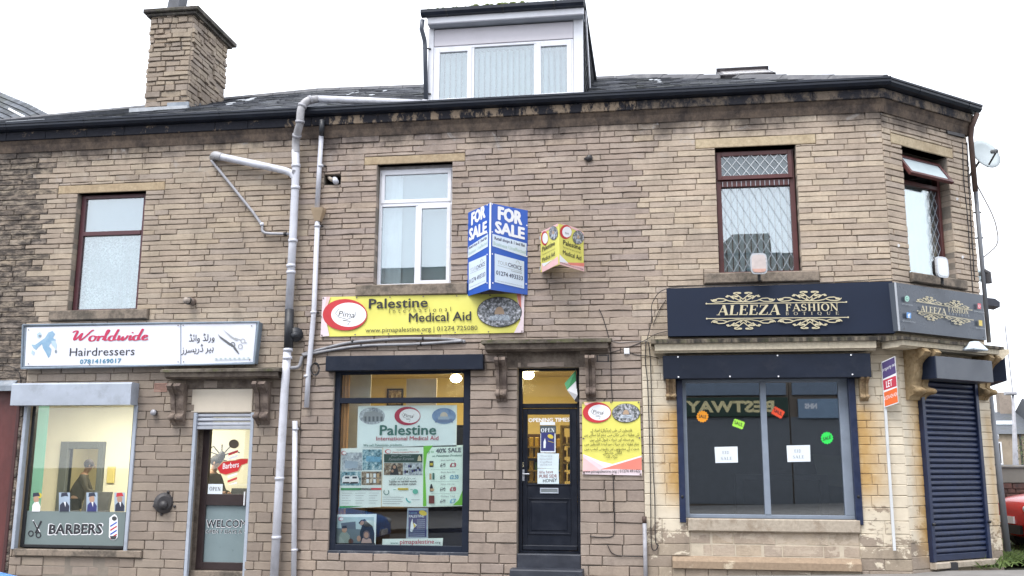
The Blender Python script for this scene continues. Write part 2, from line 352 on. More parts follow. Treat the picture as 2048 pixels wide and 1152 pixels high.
def sans(s, bold=0, space=1.0):
    key = (s, bold, space)
    if key in _tc: return _tc[key]
    c = bpy.data.curves.new('t', 'FONT'); c.body = s; c.size = 1/.69; c.resolution_u = 2; c.offset = bold; c.space_character = space
    o = bpy.data.objects.new('t', c); me = bpy.data.meshes.new_from_object(o)
    polys = ([(v.co.x, v.co.y) for v in me.vertices], [tuple(p.vertices) for p in me.polygons])
    bpy.data.objects.remove(o); bpy.data.curves.remove(c); bpy.data.meshes.remove(me)
    _tc[key] = polys; return polys
def rib(pts, wd, closed=False):
    """flat ribbon through 2D points; wd a width or a list of widths"""
    n = len(pts); ws = wd if isinstance(wd, (list, tuple)) else [wd]*n; v = []; 
    for i, p in enumerate(pts):
        a = pts[(i-1) % n] if closed else pts[max(i-1, 0)]; b = pts[(i+1) % n] if closed else pts[min(i+1, n-1)]
        dx, dy = b[0]-a[0], b[1]-a[1]; l = math.hypot(dx, dy) or 1; dx /= l; dy /= l
        v += [(p[0]-dy*ws[i]/2, p[1]+dx*ws[i]/2), (p[0]+dy*ws[i]/2, p[1]-dx*ws[i]/2)]
    f = [(2*i+1, 2*i+3, 2*i+2, 2*i) for i in range(n-1)]
    if closed: f.append((2*n-1, 1, 0, 2*n-2))
    return v, f
def arc(cx, cy, rx, ry, a0, a1, n=14): return [(cx+rx*math.cos(math.radians(a0+(a1-a0)*i/n)), cy+ry*math.sin(math.radians(a0+(a1-a0)*i/n))) for i in range(n+1)]
def serif(s, bold=1.0, gap=.12):
    V_, F_ = [], []; x = 0; TK, TN = .17*bold, .06
    def put(vf, ox):
        k = len(V_); V_.extend((a+ox, b) for a, b in vf[0]); F_.extend(tuple(i+k for i in f) for f in vf[1])
    def st(x0, y0, x1, y1, w_): return rib([(x0, y0), (x1, y1)], w_)
    def sf(cx, y, w_=.3): return st(cx-w_/2, y, cx+w_/2, y, .05)
    G = {'A': (.86, lambda: [st(.12, 0, .42, 1, TN), st(.42, 1, .74, 0, TK), st(.2, .33, .62, .33, TN), sf(.12, .02, .26), sf(.74, .02, .3)]),
         'L': (.7, lambda: [st(.2, 0, .2, 1, TK), st(.06, .03, .66, .03, TN), st(.64, 0, .66, .28, TN), sf(.2, .98)]),
         'E': (.72, lambda: [st(.2, 0, .2, 1, TK), st(.06, .03, .66, .03, TN), st(.06, .97, .62, .97, TN), st(.2, .52, .5, .52, TN), st(.64, 0, .66, .26, TN), st(.6, .76, .6, 1, TN), st(.5, .4, .5, .64, .05)]),
         'F': (.68, lambda: [st(.2, 0, .2, 1, TK), sf(.2, .02), st(.06, .97, .62, .97, TN), st(.2, .52, .5, .52, TN), st(.6, .74, .6, 1, TN), st(.5, .4, .5, .64, .05)]),
         'Z': (.74, lambda: [st(.08, .97, .66, .97, TN), st(.6, .97, .12, .03, TK), st(.06, .03, .68, .03, TN), st(.1, .74, .1, .98, .05), st(.66, 0, .68, .27, .05)]),
         'S': (.62, lambda: [rib(arc(.3, .74, .2, .23, 20, 270, 10)[:-1]+arc(.3, .27, .23, .25, 90, -160, 10), [.06, .06, .07, .09, .1, .11, .12, .13, .14, .15]+[.16, .16, .15, .14, .12, .1, .08, .07, .06, .06, .06]), st(.5, .72, .5, .96, .05), st(.08, .04, .08, .3, .05)]),
         'H': (.9, lambda: [st(.2, 0, .2, 1, TK), st(.7, 0, .7, 1, TK), st(.2, .52, .7, .52, TN), sf(.2, .02), sf(.2, .98), sf(.7, .02), sf(.7, .98)]),
         'I': (.4, lambda: [st(.2, 0, .2, 1, TK), sf(.2, .02), sf(.2, .98)]), '1': (.4, lambda: [st(.2, 0, .2, 1, TK), sf(.2, .02), st(.05, .85, .2, 1, .05)]),
         'O': (.86, lambda: [rib(arc(.43, .5, .34, .48, 0, 350, 20), [TN+(TK-TN)*abs(math.cos(math.radians(17.5*i)))for i in range(21)], True)]),
         'Q': (.9, lambda: [rib(arc(.43, .5, .34, .48, 0, 350, 20), [TN+(TK-TN)*abs(math.cos(math.radians(17.5*i)))for i in range(21)], True), st(.42, .1, .78, -.16, .1)]),
         'N': (.92, lambda: [st(.16, 0, .16, 1, TN), st(.16, 1, .74, 0, TK), st(.74, 0, .74, 1, TN), sf(.16, .02, .26), sf(.12, .98, .22), sf(.74, .98, .26)]),
         'B': (.74, lambda: [st(.2, 0, .2, 1, TK), sf(.17, .02, .22), sf(.17, .98, .22), rib([(.2, .97)]+arc(.36, .75, .22, .22, 90, -90, 8)+[(.2, .53)], .09), rib([(.2, .51)]+arc(.38, .27, .25, .24, 90, -90, 8)+[(.2, .03)], .09)]),
         'P': (.7, lambda: [st(.2, 0, .2, 1, TK), sf(.2, .02), sf(.17, .98, .22), rib([(.2, .97)]+arc(.38, .72, .24, .25, 90, -90, 8)+[(.2, .47)], .09)]),
         'D': (.82, lambda: [st(.2, 0, .2, 1, TK), sf(.17, .02, .22), sf(.17, .98, .22), rib([(.2, .97)]+arc(.34, .5, .38, .47, 90, -90, 12)+[(.2, .03)], .11)]),
         'T': (.76, lambda: [st(.38, 0, .38, 1, TK), sf(.38, .02), st(.08, .97, .68, .97, TN), st(.08, .74, .08, 1, .05), st(.68, .74, .68, 1, .05)]),
         'U': (.86, lambda: [rib([(.2, 1)]+arc(.44, .3, .24, .28, 180, 360, 10)+[(.68, 1)], [TK]*3+[.1]*7+[TN]*3), sf(.2, .98), sf(.68, .98, .24)]), ' ': (.4, lambda: [])}
    for ch in s:
        wd, fn = G[ch]
        for vf in fn(): put(vf, x)
        x += wd+gap
    return V_, F_
def script_word():
    """'Worldwide' as one brush-like hand"""
    L = {'W': (1.02, [[(.0, .82), (.18, .98), (.3, .9), (.2, .4), (.22, .02), (.5, .55), (.58, .8), (.52, .3), (.56, 0), (.86, .5), (1.1, 1.0), (1.2, .96)]]),
         'o': (.44, [arc(.22, .24, .17, .24, 80, 440, 14), [(.3, .44), (.5, .36)]]), 'r': (.38, [[(.04, .34), (.14, .48), (.12, 0)], [(.12, .2), (.22, .42), (.36, .44), (.36, .34)]]),
         'l': (.3, [[(.0, .1), (.22, .75), (.24, 1.0), (.14, .95), (.1, .3), (.14, .02), (.28, .1)]]), 'd': (.5, [arc(.2, .22, .16, .22, 60, 380, 12), [(.46, 1.02), (.34, .4), (.32, .03), (.5, .1)]]),
         'w': (.62, [[(.02, .4), (.12, .46), (.08, .1), (.14, 0), (.28, .2), (.34, .42), (.3, .08), (.38, 0), (.52, .2), (.58, .46)]]), 'i': (.26, [[(.04, .36), (.14, .46), (.1, .08), (.16, 0), (.26, .1)], [(.16, .66), (.2, .74)]]),
         'e': (.42, [[(.08, .2), (.3, .3), (.3, .42), (.18, .46), (.06, .28), (.1, .04), (.24, 0), (.4, .12)]])}
    V_, F_ = [], []; x = 0
    def smooth(p):
        for _ in range(2):
            q = [p[0]]
            for a, b in zip(p, p[1:]): q += [(a[0]*.75+b[0]*.25, a[1]*.75+b[1]*.25), (a[0]*.25+b[0]*.75, a[1]*.25+b[1]*.75)]
            p = q+[p[-1]]
        return p
    for ch in 'Worldwide':
        wd, sts = L[ch]
        for sg in sts:
            p = smooth(sg); ws = []
            for i in range(len(p)):
                a = p[max(i-1, 0)]; b = p[min(i+1, len(p)-1)]; l = math.hypot(b[0]-a[0], b[1]-a[1]) or 1
                ws.append(.075+.075*abs((b[1]-a[1])/l)*(1 if b[1] < a[1] else .6))
            vf = rib(p, ws); k = len(V_); V_ += [(q[0]+x, q[1]) for q in vf[0]]; F_ += [tuple(i+k for i in f) for f in vf[1]]
        x += wd
    return V_, F_
class Print:
    def __init__(s, parent, F, d): s.p = parent; s.F = F; s.d = d; s.k = 0; s.g = {}
    def _mb(s, name): 
        if name not in s.g: s.g[name] = MB()
        s.k += 1; return s.g[name]
    def off(s): return s.d-.0016-.00035*s.k
    def poly(s, pts, mat, name='print'):
        mb = s._mb(name); mb.use(mat); P_ = [at(s.F, x, y, s.d) for x, y in pts]; o = s.F.n*(s.off()-s.d)
        a = sum((pts[i][0]*pts[(i+1) % len(pts)][1]-pts[(i+1) % len(pts)][0]*pts[i][1] for i in range(len(pts))))
        f = tuple(range(len(pts))); mb.add([p+o for p in P_], [f[::-1] if a > 0 else f])
    def rect(s, x0, y0, x1, y1, mat, name='print'): s.poly([(x0, y0), (x1, y0), (x1, y1), (x0, y1)], mat, name)
    def ell(s, cx, cy, rx, ry, mat, name='print', rot=0):
        c_, s_ = math.cos(rot), math.sin(rot)
        s.poly([(cx+rx*math.cos(a)*c_-ry*math.sin(a)*s_, cy+rx*math.cos(a)*s_+ry*math.sin(a)*c_) for a in [2*math.pi*i/28 for i in range(28)]], mat, name)
    def line(s, pts, w_, mat, name='print'):
        v, f = rib(pts, w_); mb = s._mb(name); mb.use(mat); o = s.F.n*(s.off()-s.d)
        mb.add([at(s.F, x, y, s.d)+o-s.F.n*(4e-6*i) for i, (x, y) in enumerate(v)], [tuple(reversed(q)) for q in f])
    def text(s, t, p0, p1, h, mat, font='sans', bold=0, slant=0, mirror=False, name='lettering', space=1.0, gap=.12, fit=True):
        V_, F_ = serif(t, 1+bold, gap) if font == 'serif' else script_word() if font == 'script' else sans(t, 0, space)
        sh = [(0, 0)] if font != 'sans' or bold <= 0 else [(0, 0), (-bold, 0), (bold, 0), (0, bold*.7), (0, -bold*.7)]+([(-bold*.7, bold*.5), (bold*.7, bold*.5), (-bold*.7, -bold*.5), (bold*.7, -bold*.5)] if bold > .03 else [])
        if not V_: return
        mb = s._mb(name); mb.use(mat)
        x0 = min(v[0] for v in V_); x1 = max(v[0] for v in V_)
        A = at(s.F, *p0, s.d); B = at(s.F, *p1, s.d); U = B-A
        H_ = (at(s.F, p0[0], p0[1]-h, s.d)-A).z
        for bi_, (bx_, by_) in enumerate(sh):
            o = s.F.n*(s.off()-s.d-.00005*bi_); vs = []
            for vi_, (x, y) in enumerate(V_):
                t_ = (x-x0)/(x1-x0); vs.append(A+U*t_+U.normalized()*((slant*y+bx_)*H_)+Vector((0, 0, H_*(y+by_)))+o-(s.F.n*(4e-6*vi_) if font != 'sans' else Vector()))
            mb.add(vs, F_)
    def done(s):
        return [mb.build(nm, None, s.p) for nm, mb in s.g.items()]
def crescent(pr, cx, cy, rx, ry, mat=None, flourish=True, word=True):
    """red ring with white oval set towards its right edge"""
    pr.ell(cx, cy, rx, ry, mat or REDP, 'emblem'); pr.ell(cx+rx*.17, cy, rx*.79, ry*.77, WHITE, 'emblem')
    if word and rx > 12:
        pr.text('Pima', (cx-rx*.3, cy+ry*.1), (cx+rx*.42, cy+ry*.2), ry*.36, BLACKP, slant=.25, name='emblem')
        pr.line([(cx-rx*.28, cy-ry*.35), (cx-rx*.42, cy-ry*.1), (cx-rx*.3, cy+ry*.14), (cx+rx*.1, cy+ry*.3), (cx+rx*.45, cy+ry*.1), (cx+rx*.5, cy-ry*.2)], max(.5, rx*.02), BLACKP, 'emblem')
        pr.line([(cx-rx*.1, cy+ry*.35), (cx+rx*.25, cy+ry*.42), (cx+rx*.12, cy+ry*.65)], max(.6, rx*.03), BLACKP, 'emblem')
def dome_photo(pr, cx, cy, rx, ry, gold=True):
    pr.ell(cx, cy, rx, ry, BLACKP, 'photo_print'); pr.ell(cx, cy, rx*.97, ry*.96, PH_DOME, 'photo_print')
    pr.poly([(cx-rx*.42, cy+ry*.25), (cx+rx*.4, cy+ry*.2), (cx+rx*.5, cy+ry*.55), (cx-rx*.45, cy+ry*.55)], PH_PALE, 'photo_print')
    g = M('dull_gold_print', (.45, .32, .22), .5, .1)
    pr.poly([(cx-rx*.22+rx*.22*(1-math.cos(a)), cy+ry*.15-ry*.5*math.sin(a)) for a in [math.pi*i/10 for i in range(11)]], g, 'photo_print')

# ------------------------------------------------------------ ground
def sheet(name, mat, x0, x1, y0, y1, dz, nx=30):
    m = MB(); xs = [x0+(x1-x0)*i/nx for i in range(nx+1)]; vs = []
    for x in xs: vs += [(x, y0, gz(x)+dz), (x, y1, gz(x)+dz)]
    m.add(vs, [(2*i, 2*i+2, 2*i+3, 2*i+1) for i in range(nx)]); return m.build(name, mat, kind='structure')
ASPH = M('asphalt', (.050, .050, .052), .85, .2, 3, bump=.6, bscale=120); FLAG = M('paving_concrete', (.20, .19, .18), .85, .2, 3, bump=.3, bscale=80)
sheet('ground', M('far_ground', (.07, .075, .05), .9, .3, .4), -200, 200, -300, 400, -.16, 120)
sheet('road', ASPH, -60, 60, -11.2, -2.4, -.11, 60)
sheet('side_street', ASPH, 5.6, 30, -2.4, 20, -.05, 60)
sheet('pavement', FLAG, -30, 5.6, -2.25, .3, -.0, 40)
sheet('opposite_pavement', FLAG, -30, 30, -21.6, -11.35, 0, 40)
k = MB()
for i in range(38):
    x = -29.5+i*.92
    if x < 5: k.box(MF, x, x+.9, -2.4, -2.25, gz(x)-.14, gz(x)+.004, .01)
k.build('kerb', M('kerb_stone', (.26, .25, .23), .85, .2, 6), kind='structure')
# ------------------------------------------------------------ masonry
def stone_mb(F, u0, u1, z0, z1, back, proud, rg, front=0.0, rag=.004, side=0):
    L = u1-u0; n = 1 if L < .28 else 2 if L < .5 else 3
    b = min(.007, (z1-z0)*.16); vs = []; m = MB()
    du = [u0+L*i/n for i in range(n+1)]; J = lambda a: rg.uniform(-a, a)
    for i, u in enumerate(du):
        e = J(rag*.8) if 0 < i < n else 0
        zb, zt = z0+J(rag)+e, z1+J(rag)+e; uu = u+(J(rag) if 0 < i < n else J(rag*.5)); bi = b if i == 0 else -b if i == n else 0
        pr = front-proud+J(.0045)
        vs += [F.w(uu, back, zb), F.w(uu, front+.004, zb), F.w(uu+bi, pr, zb+b), F.w(uu+bi, pr, zt-b), F.w(uu, front+.004, zt), F.w(uu, back, zt)]
    fs = []
    for i in range(n):
        a, c = 6*i, 6*i+6
        for j in range(5): fs.append((a+j, c+j, c+j+1, a+j+1))
    fs += [(0, 1, 4, 5)[::-1], (1, 2, 3, 4)[::-1]]; e = 6*n; fs += [(e, e+1, e+4, e+5), (e+1, e+2, e+3, e+4)]
    m.add(vs, fs); return m
def lay(F, u0, u1, z0, z1, jambs, blocks, hf, lens, rg, gap=.0065):
    """list of (u0,u1,z0,z1,back) stones for a wall of courses, leaving openings and dressed blocks free"""
    out = []; z = z0; row = 0
    while z < z1-.03:
        h = min(hf(z, rg), z1-z); 
        if z1-(z+h) < .045: h = z1-z
        za, zb = z, z+h; bands = [(u0, u1, za, zb, 0, 0)]
        for isj, R_ in [(1, r) for r in jambs]+[(0, r) for r in blocks]:
            nb = []
            for (a, b, c, d, jl, jr) in bands:
                if R_[1] <= a or R_[0] >= b or R_[3] <= c+.004 or R_[2] >= d-.004: nb.append((a, b, c, d, jl, jr)); continue
                if R_[0] > a+.03: nb.append((a, R_[0]-(0 if isj else gap*.5), c, d, jl, isj))
                if R_[1] < b-.03: nb.append((R_[1]+(0 if isj else gap*.5), b, c, d, isj, jr))
                ca, cb = max(a, R_[0]), min(b, R_[1])
                if R_[2]-c > .028: nb.append((ca, cb, c, R_[2]-(0 if isj else .004), 0, 0))
                if d-R_[3] > .028: nb.append((ca, cb, R_[3]+(0 if isj else .004), d, 0, 0))
            bands = nb
        for (a, b, c, d, jl, jr) in bands:
            u = a; first = True
            while u < b-.02:
                L = rg.uniform(*lens(z)); L = L*rg.choice((.6, 1, 1, 1.25))
                if first: L *= rg.uniform(.4, 1)
                if b-(u+L) < lens(z)[0]*.6: L = b-u
                e = min(b, u+L); jb = (first and jl) or (e >= b-1e-6 and jr)
                out.append((u+(0 if first and jl else gap/2), e-(0 if e >= b-1e-6 and jr else gap/2), c+gap/2, d-gap/2, .19 if jb else .045)); u = e; first = False
        z += h; row += 1
    return out
def wall(unit, parts, mat, seed, proud=(.001, .010), cap=285, name='stone', front=0., rag=.004):
    """parts: list of (F, stones). The biggest stay single; the rest become one joined part"""
    rg = random.Random(seed); al = []
    for F, ss in parts:
        for s in ss: al.append(((s[1]-s[0])*(s[3]-s[2]), F, s))
    al.sort(key=lambda q: -q[0]); rest = MB()
    for i, (_, F, s) in enumerate(al):
        if s[1]-s[0] < .02 or s[3]-s[2] < .015: continue
        mb = stone_mb(F, s[0], s[1], s[2], s[3], s[4]+front, rg.uniform(*proud), rg, front, rag)
        if i < cap: mb.build(name, mat, unit, centre=True)
        else: rest.add(mb.v, mb.f)
    if rest.f: rest.build('small_stones', mat, unit, kind='stuff')
    return len(al)
def backing(unit, F, u0, u1, z0, z1, ops, mat, d=.016, th=.284, name='wall_core'):
    us = sorted({u0, u1, *[min(max(o[i], u0), u1) for o in ops for i in (0, 1)]}); zs = sorted({z0, z1, *[min(max(o[i], z0), z1) for o in ops for i in (2, 3)]})
    m = MB()
    for i in range(len(us)-1):
        for j in range(len(zs)-1):
            a, b, c, e = us[i], us[i+1], zs[j], zs[j+1]; mu, mz = (a+b)/2, (c+e)/2
            if b-a < 1e-5 or e-c < 1e-5 or any(o[0] < mu < o[1] and o[2] < mz < o[3] for o in ops): continue
            m.add([F.w(a, d, c), F.w(b, d, c), F.w(b, d, e), F.w(a, d, e)], [(0, 1, 2, 3)])
            m.add([F.w(a, d+th, c), F.w(b, d+th, c), F.w(b, d+th, e), F.w(a, d+th, e)], [(3, 2, 1, 0)])
    for o in ops:
        a, b, c, e = o[:4]; q = [(a, c), (b, c), (b, e), (a, e)]
        for i in range(4):
            p, r = q[i], q[(i+1) % 4]; m.add([F.w(p[0], d, p[1]), F.w(r[0], d, r[1]), F.w(r[0], d+th, r[1]), F.w(p[0], d+th, p[1])], [(3, 2, 1, 0)])
    return m.build(name, mat, unit)
def blk(unit, F, R_, mat, name, front=-.006, back=.19, bev=.008, rg=None):
    return MB().box(F, R_[0], R_[1], front, back, R_[2], R_[3], bev).build(name, mat, unit)
def frame_bars(F, R_, t, d0, d1, tt=None, tb=None):
    a, b, c, e = R_; tt = tt or t; tb = tb or t
    return MB().box(F, a, a+t, d0, d1, c, e, .004).box(F, b-t, b, d0, d1, c, e, .004).box(F, a+t, b-t, d0+.001, d1, e-tt, e, .004).box(F, a+t, b-t, d0+.001, d1, c, c+tb, .004)
def pane(F, R_, d, mat, parent, name='pane'):
    a, b, c, e = R_; return MB().box(F, a, b, d, d+.006, c, e).build(name, mat, parent)

# units of the terrace (things)
U0 = thing('stone_house', 'soot-blackened end house with a dark red door surround at far left of the terrace', 'building')
U1 = thing('stone_shop', 'two-storey sandstone barber shop under the tall chimney, left of the white soil pipe', 'building')
U2 = thing('stone_shop', 'two-storey sandstone shop with white dormer and black door numbered 5', 'building')
U3 = thing('stone_shop', 'corner shop with cream painted ground floor, chamfered end and blue roller shutter', 'building')
X01 = MF.q(72, 560)[0]; X12 = MF.q(612, 600)[0]; X23 = MF.q(1286, 850)[0]; ZT = 6.50
X0L = -14.5

# openings (u0,u1,z0,z1)
A_UW = rect(MF, (145, 500), (283, 500), (222, 384), (212, 624)); A_SH = rect(MF, (40, 950), (264, 950), (160, 772), (150, 1099)); A_DR = rect(MF, (377, 1000), (496, 1000), (440, 777), (430, 1146))
A_DR = (A_DR[0], A_DR[1], gz(-6.5)-.1, A_DR[3])
B_UW = rect(MF, (751, 450), (903, 450), (830, 326), (828, 570)); B_SH = rect(MF, (662, 930), (939, 930), (806, 715), (794, 1108)); B_DR = rect(MF, (1034, 920), (1160, 920), (1097, 735), (1097, 1152))
B_DR = (B_DR[0], B_DR[1], gz(-1.5)-.1, B_DR[3])
C_UW = rect(MF, (1434, 420), (1598, 420), (1512, 292), (1520, 546)); C_SH = rect(MF, (1367, 900), (1715, 900), (1530, 730), (1540, 1038))
D_UW = rect(CFR, (1812, 420), (1903, 420), (1850, 300), (1862, 549)); D_SH = rect(CFR, (1856, 950), (1962, 950), (1910, 735), (1920, 1122))
D_UW = (D_UW[0], D_UW[1], CFR.q(1820, 545)[1], CFR.q(1804, 291)[1])
ZB = -.45
def hA(z, r): return r.uniform(.125, .155) if z < 1.2 else r.uniform(.105, .132)
def lA(z): return (.26, .52)
def hB(z, r): return r.uniform(.125, .16) if z < 1.45 else r.uniform(.092, .125) if z < 3 else r.uniform(.075, .118)
def lB(z): return (.3, .55) if z < 1.45 else (.3, .75)
def hC(z, r): return r.uniform(.15, .18) if z < .95 else r.uniform(.125, .15) if z < 1.75 else r.uniform(.098, .122) if z < ZP-.01 else r.uniform(.070, .098)
def lC(z): return (.30, .58) if z < 2.9 else (.30, .78)

# dressed stones
A_LI = rect(MF, (117, 378), (330, 366), (220, 364), (220, 383)); A_LI = (A_LI[0], A_LI[1], A_UW[3], A_UW[3]+.135)
A_SI = rect(MF, (102, 632), (298, 628), (200, 621), (200, 640))
A_SS = rect(MF, (30, 1105), (285, 1105), (150, 1099), (150, 1113)); A_RC = rect(MF, (85, 1130), (238, 1130), (160, 1113), (160, 1152)); A_RC = (A_RC[0], A_RC[1], ZB, A_RC[3])
B_LI = rect(MF, (729, 320), (930, 320), (830, 312), (830, 327)); B_LI = (B_LI[0], B_LI[1], B_UW[3], B_UW[3]+.125)
B_SI = rect(MF, (713, 582), (935, 578), (824, 569), (824, 591))
C_LI = rect(MF, (1391, 290), (1631, 278), (1512, 275), (1512, 292)); C_LI = (C_LI[0], C_LI[1], C_UW[3], C_UW[3]+.14)
C_SI = rect(MF, (1408, 556), (1638, 553), (1520, 545), (1520, 566))
C_SS = rect(MF, (1376, 1050), (1720, 1050), (1540, 1038), (1540, 1064)); C_PL = rect(MF, (1345, 1126), (1722, 1126), (1540, 1114), (1540, 1139))
C_RC = (C_SS[0]+.02, C_SS[1]-.02, C_PL[3], C_SS[2])
D_LI = (D_UW[0]-.22, D_UW[1]+.14, D_UW[3], D_UW[3]+.15); D_SI = (D_UW[0]-.03, min(CHL-.12, D_UW[1]+.16), CFR.q(1860, 570)[1], D_UW[2])

# --- U0 neighbour
rg = random.Random(5)
dr0 = (X0L+.6, MF.q(30, 900)[0], ZB, MF.q(20, 770)[1])
ZP = MF.q(1550, 668)[1]; hole = rect(MF, (648, 359), (681, 359), (664, 349), (664, 369))
UPJ = lay(MF, X0L, CH0, ZP, ZT, [A_UW, B_UW, C_UW, A_SH, A_DR, B_SH, B_DR], [A_LI, A_SI, B_LI, B_SI, hole, C_LI, C_SI], lambda z, r: r.uniform(.070, .098), lambda z: (.26, .66), rg)
def upper(a, b): return [q for q in UPJ if a <= (q[0]+q[1])/2 < b]
s0 = upper(-99, X01)+lay(MF, X0L, X01, ZB, ZP, [dr0], [], lambda z, r: r.uniform(.085, .12) if z > 2.6 else r.uniform(.13, .17), lambda z: (.25, .6), rg)
wall(U0, [(MF, s0)], ST0, 11, rag=.006); backing(U0, MF, X0L, X01, ZB, 6.85, [dr0], MO)
rd = MB().box(MF, dr0[0], dr0[1]-.03, .02, .09, dr0[2], dr0[3]-.02, .01)
for i in range(3): rd.box(MF, dr0[0]+.2+i*.9, dr0[0]+.9+i*.9, .008, .03, .2, dr0[3]-.4, .01)
rd.build('wooden_boarding', M('dark_red_paint', (.105, .028, .026), .55, .3, 5, dirt=.4, dirtcol=(.05, .02, .02), stretch=(1, 1, .3)), U0)
MB().box(MF, dr0[1]-.03, dr0[1]+.03, -.02, .1, dr0[2], dr0[3]-.02, .008).build('door_frame', M('dark_red_edge', (.06, .02, .02), .6), U0)
MB().prof(MF, dr0[0], MF.q(35, 765)[0], [(-.12, dr0[3]-.02), (.03, dr0[3]+.10), (.03, dr0[3]+.02), (-.12, dr0[3]-.10)]).build('lead_flashing', LEAD, U0)

# --- U1 barber
rg = random.Random(21)
s1 = upper(X01, X12)+lay(MF, X01, X12, ZB, ZP, [A_UW, A_SH, A_DR, A_RC], [A_LI, A_SI, A_SS], hA, lA, rg); wall(U1, [(MF, s1)], ST1, 12, (.0, .011), rag=.005)
backing(U1, MF, X01, X12, ZB, 6.85, [A_UW, A_SH, A_DR], MO)
sr = lay(MF, A_RC[0], A_RC[1], ZB, A_RC[3], [], [], hA, lA, rg)
m = MB(); rr = random.Random(3)
for s in sr: q = stone_mb(MF, s[0], s[1], s[2], s[3], .021, .002, rr, .017); m.add(q.v, q.f)
m.build('recessed_stones', ST1, U1, kind='stuff')
blk(U1, MF, A_LI, LINT, 'lintel', -.004); blk(U1, MF, A_SI, SILL, 'window_sill', -.07, .2, .012); blk(U1, MF, A_SS, SILL, 'window_sill', -.045, .2, .012)

# --- U2 charity shop
rg = random.Random(31)
s2 = upper(X12, X23)+lay(MF, X12, X23, ZB, ZP, [B_UW, B_SH, B_DR], [B_LI, B_SI, hole], hB, lB, rg, .009); wall(U2, [(MF, s2)], ST2, 14, (.0, .016), rag=.006)
backing(U2, MF, X12, X23, ZB, 6.85, [B_UW, B_SH, B_DR, hole], MO)
blk(U2, MF, B_LI, LINT, 'lintel', -.004); blk(U2, MF, B_SI, SILL, 'window_sill', -.06, .2, .014)

# --- U3 corner shop: painted below the fascia, bare above
rg = random.Random(41)
jb = [C_UW, C_SH]; bl = [C_LI, C_SI, C_SS, C_PL, (C_RC[0], C_RC[1], C_RC[2], C_RC[3])]
up = upper(X23, 99); lo = lay(MF, X23, CH0, -.2, ZP, jb, bl, hC, lC, rg, .005)
jd = [D_UW, D_SH]; upc = lay(CFR, 0, CHL, ZP, ZT, jd, [D_LI, D_SI], hC, lC, rg, .010); loc_ = lay(CFR, 0, CHL, -.2, ZP, jd, [], hC, lC, rg, .005)
n1 = wall(U3, [(MF, up), (CFR, upc)], ST3, 15, cap=150); n2 = wall(U3, [(MF, lo), (CFR, loc_)], STP, 16, (.0, .004), cap=135, name='painted_stone', rag=.002)
backing(U3, MF, X23, CH0, -.2, ZP, [C_SH], MOP, name='wall_core'); backing(U3, MF, X23, CH0, ZP, 6.85, [C_UW], MO)
backing(U3, CFR, 0, CHL, -.2, ZP, [D_SH], MOP); backing(U3, CFR, 0, CHL, ZP, 6.85, [D_UW], MO)
blk(U3, MF, C_LI, LINTC, 'lintel', -.004); blk(U3, MF, C_SI, SILL, 'window_sill', -.06, .2, .014); blk(U3, CFR, D_LI, LINTC, 'lintel', -.004); blk(U3, CFR, D_SI, SILL, 'window_sill', -.06, .2, .014)
blk(U3, MF, C_SS, SILLP, 'window_sill', -.05, .2, .014)
MB().prof(MF, C_PL[0], C_PL[1], [(.05, C_PL[2]), (-.05, C_PL[2]), (-.05, C_PL[3]-.07), (.02, C_PL[3]), (.05, C_PL[3])]).build('plinth_ledge', worn_stone('brown_peeled_plinth', (.30, .225, .16), (.52, .44, .33), .58, .64), U3)
m = MB(); rr = random.Random(8)
for s in lay(MF, C_RC[0], C_RC[1], C_RC[2], C_RC[3], [], [], hC, lC, rr, .007): q = stone_mb(MF, s[0], s[1], s[2], s[3], .021, .002, rr, .015); m.add(q.v, q.f)
m.build('recessed_stones', stone('peeling_painted_stone', gain=1.2, soot_eaves=0, paint=(.50, .42, .335)), U3, kind='stuff')
# side and back walls, gable ends (plain, hidden from the street)
sw = lay(SF, 0, 7.2, -.2, ZT, [], [], hC, lC, random.Random(77), .01)
m = MB(); rr = random.Random(9)
for s in sw: q = stone_mb(SF, s[0], s[1], s[2], s[3], .03, rr.uniform(.001, .008), rr); m.add(q.v, q.f)
m.build('side_stones', ST3, U3, kind='stuff'); MB().box(SF, 0, 7.2, .022, .3, -.2, 6.8).build('side_wall', MO, U3)
SB = SF.w(7.2, 0, 0)
MB().box(MF, X0L, SB.x-.3, 7.3, 7.6, -.4, 6.8).build('back_wall', MO, U3)

# --- eaves, gutters
def eaves(unit, F, u0, u1, seams, end=False):
    m = MB(); m.prof(F, u0, u1, [(.05, 6.49), (-.02, 6.49), (-.035, 6.54), (-.05, 6.60), (-.09, 6.667), (.05, 6.667)]); m.build('eaves_moulding', EAVB, unit)
    cuts = sorted([u0]+[s for s in seams if u0 < s < u1]+[u1])
    for a, b in zip(cuts, cuts[1:]): MB().box(F, a+.002, b-.002, -.115, .05, 6.67, 6.81, .008).build('eaves_block', {U0: EAV, U1: EAV, U2: EAVM, U3: EAVR}[unit], unit)
def gutter(unit, F, u0, u1, z=6.815, nm='gutter'):
    pr = [(-.12, z), (-.20, z+.012), (-.235, z+.05), (-.235, z+.085), (-.25, z+.09), (-.25, z+.118), (-.225, z+.118), (-.21, z+.06), (-.13, z+.03), (-.118, z+.118), (-.10, z+.118), (-.10, z)]
    m = MB().prof(F, u0, u1, pr); g = m.build(nm, GUT, unit)
    u = u0+.7
    while u < u1-.2:
        MB().prof(F, u, u+.035, [(d-.004 if d < -.18 else d, zz-.003) for d, zz in pr]).build('gutter_bracket', GUT, unit); u += 1.15
sm = [X0L+i*1.07+.3*math.sin(i*3) for i in range(18)]
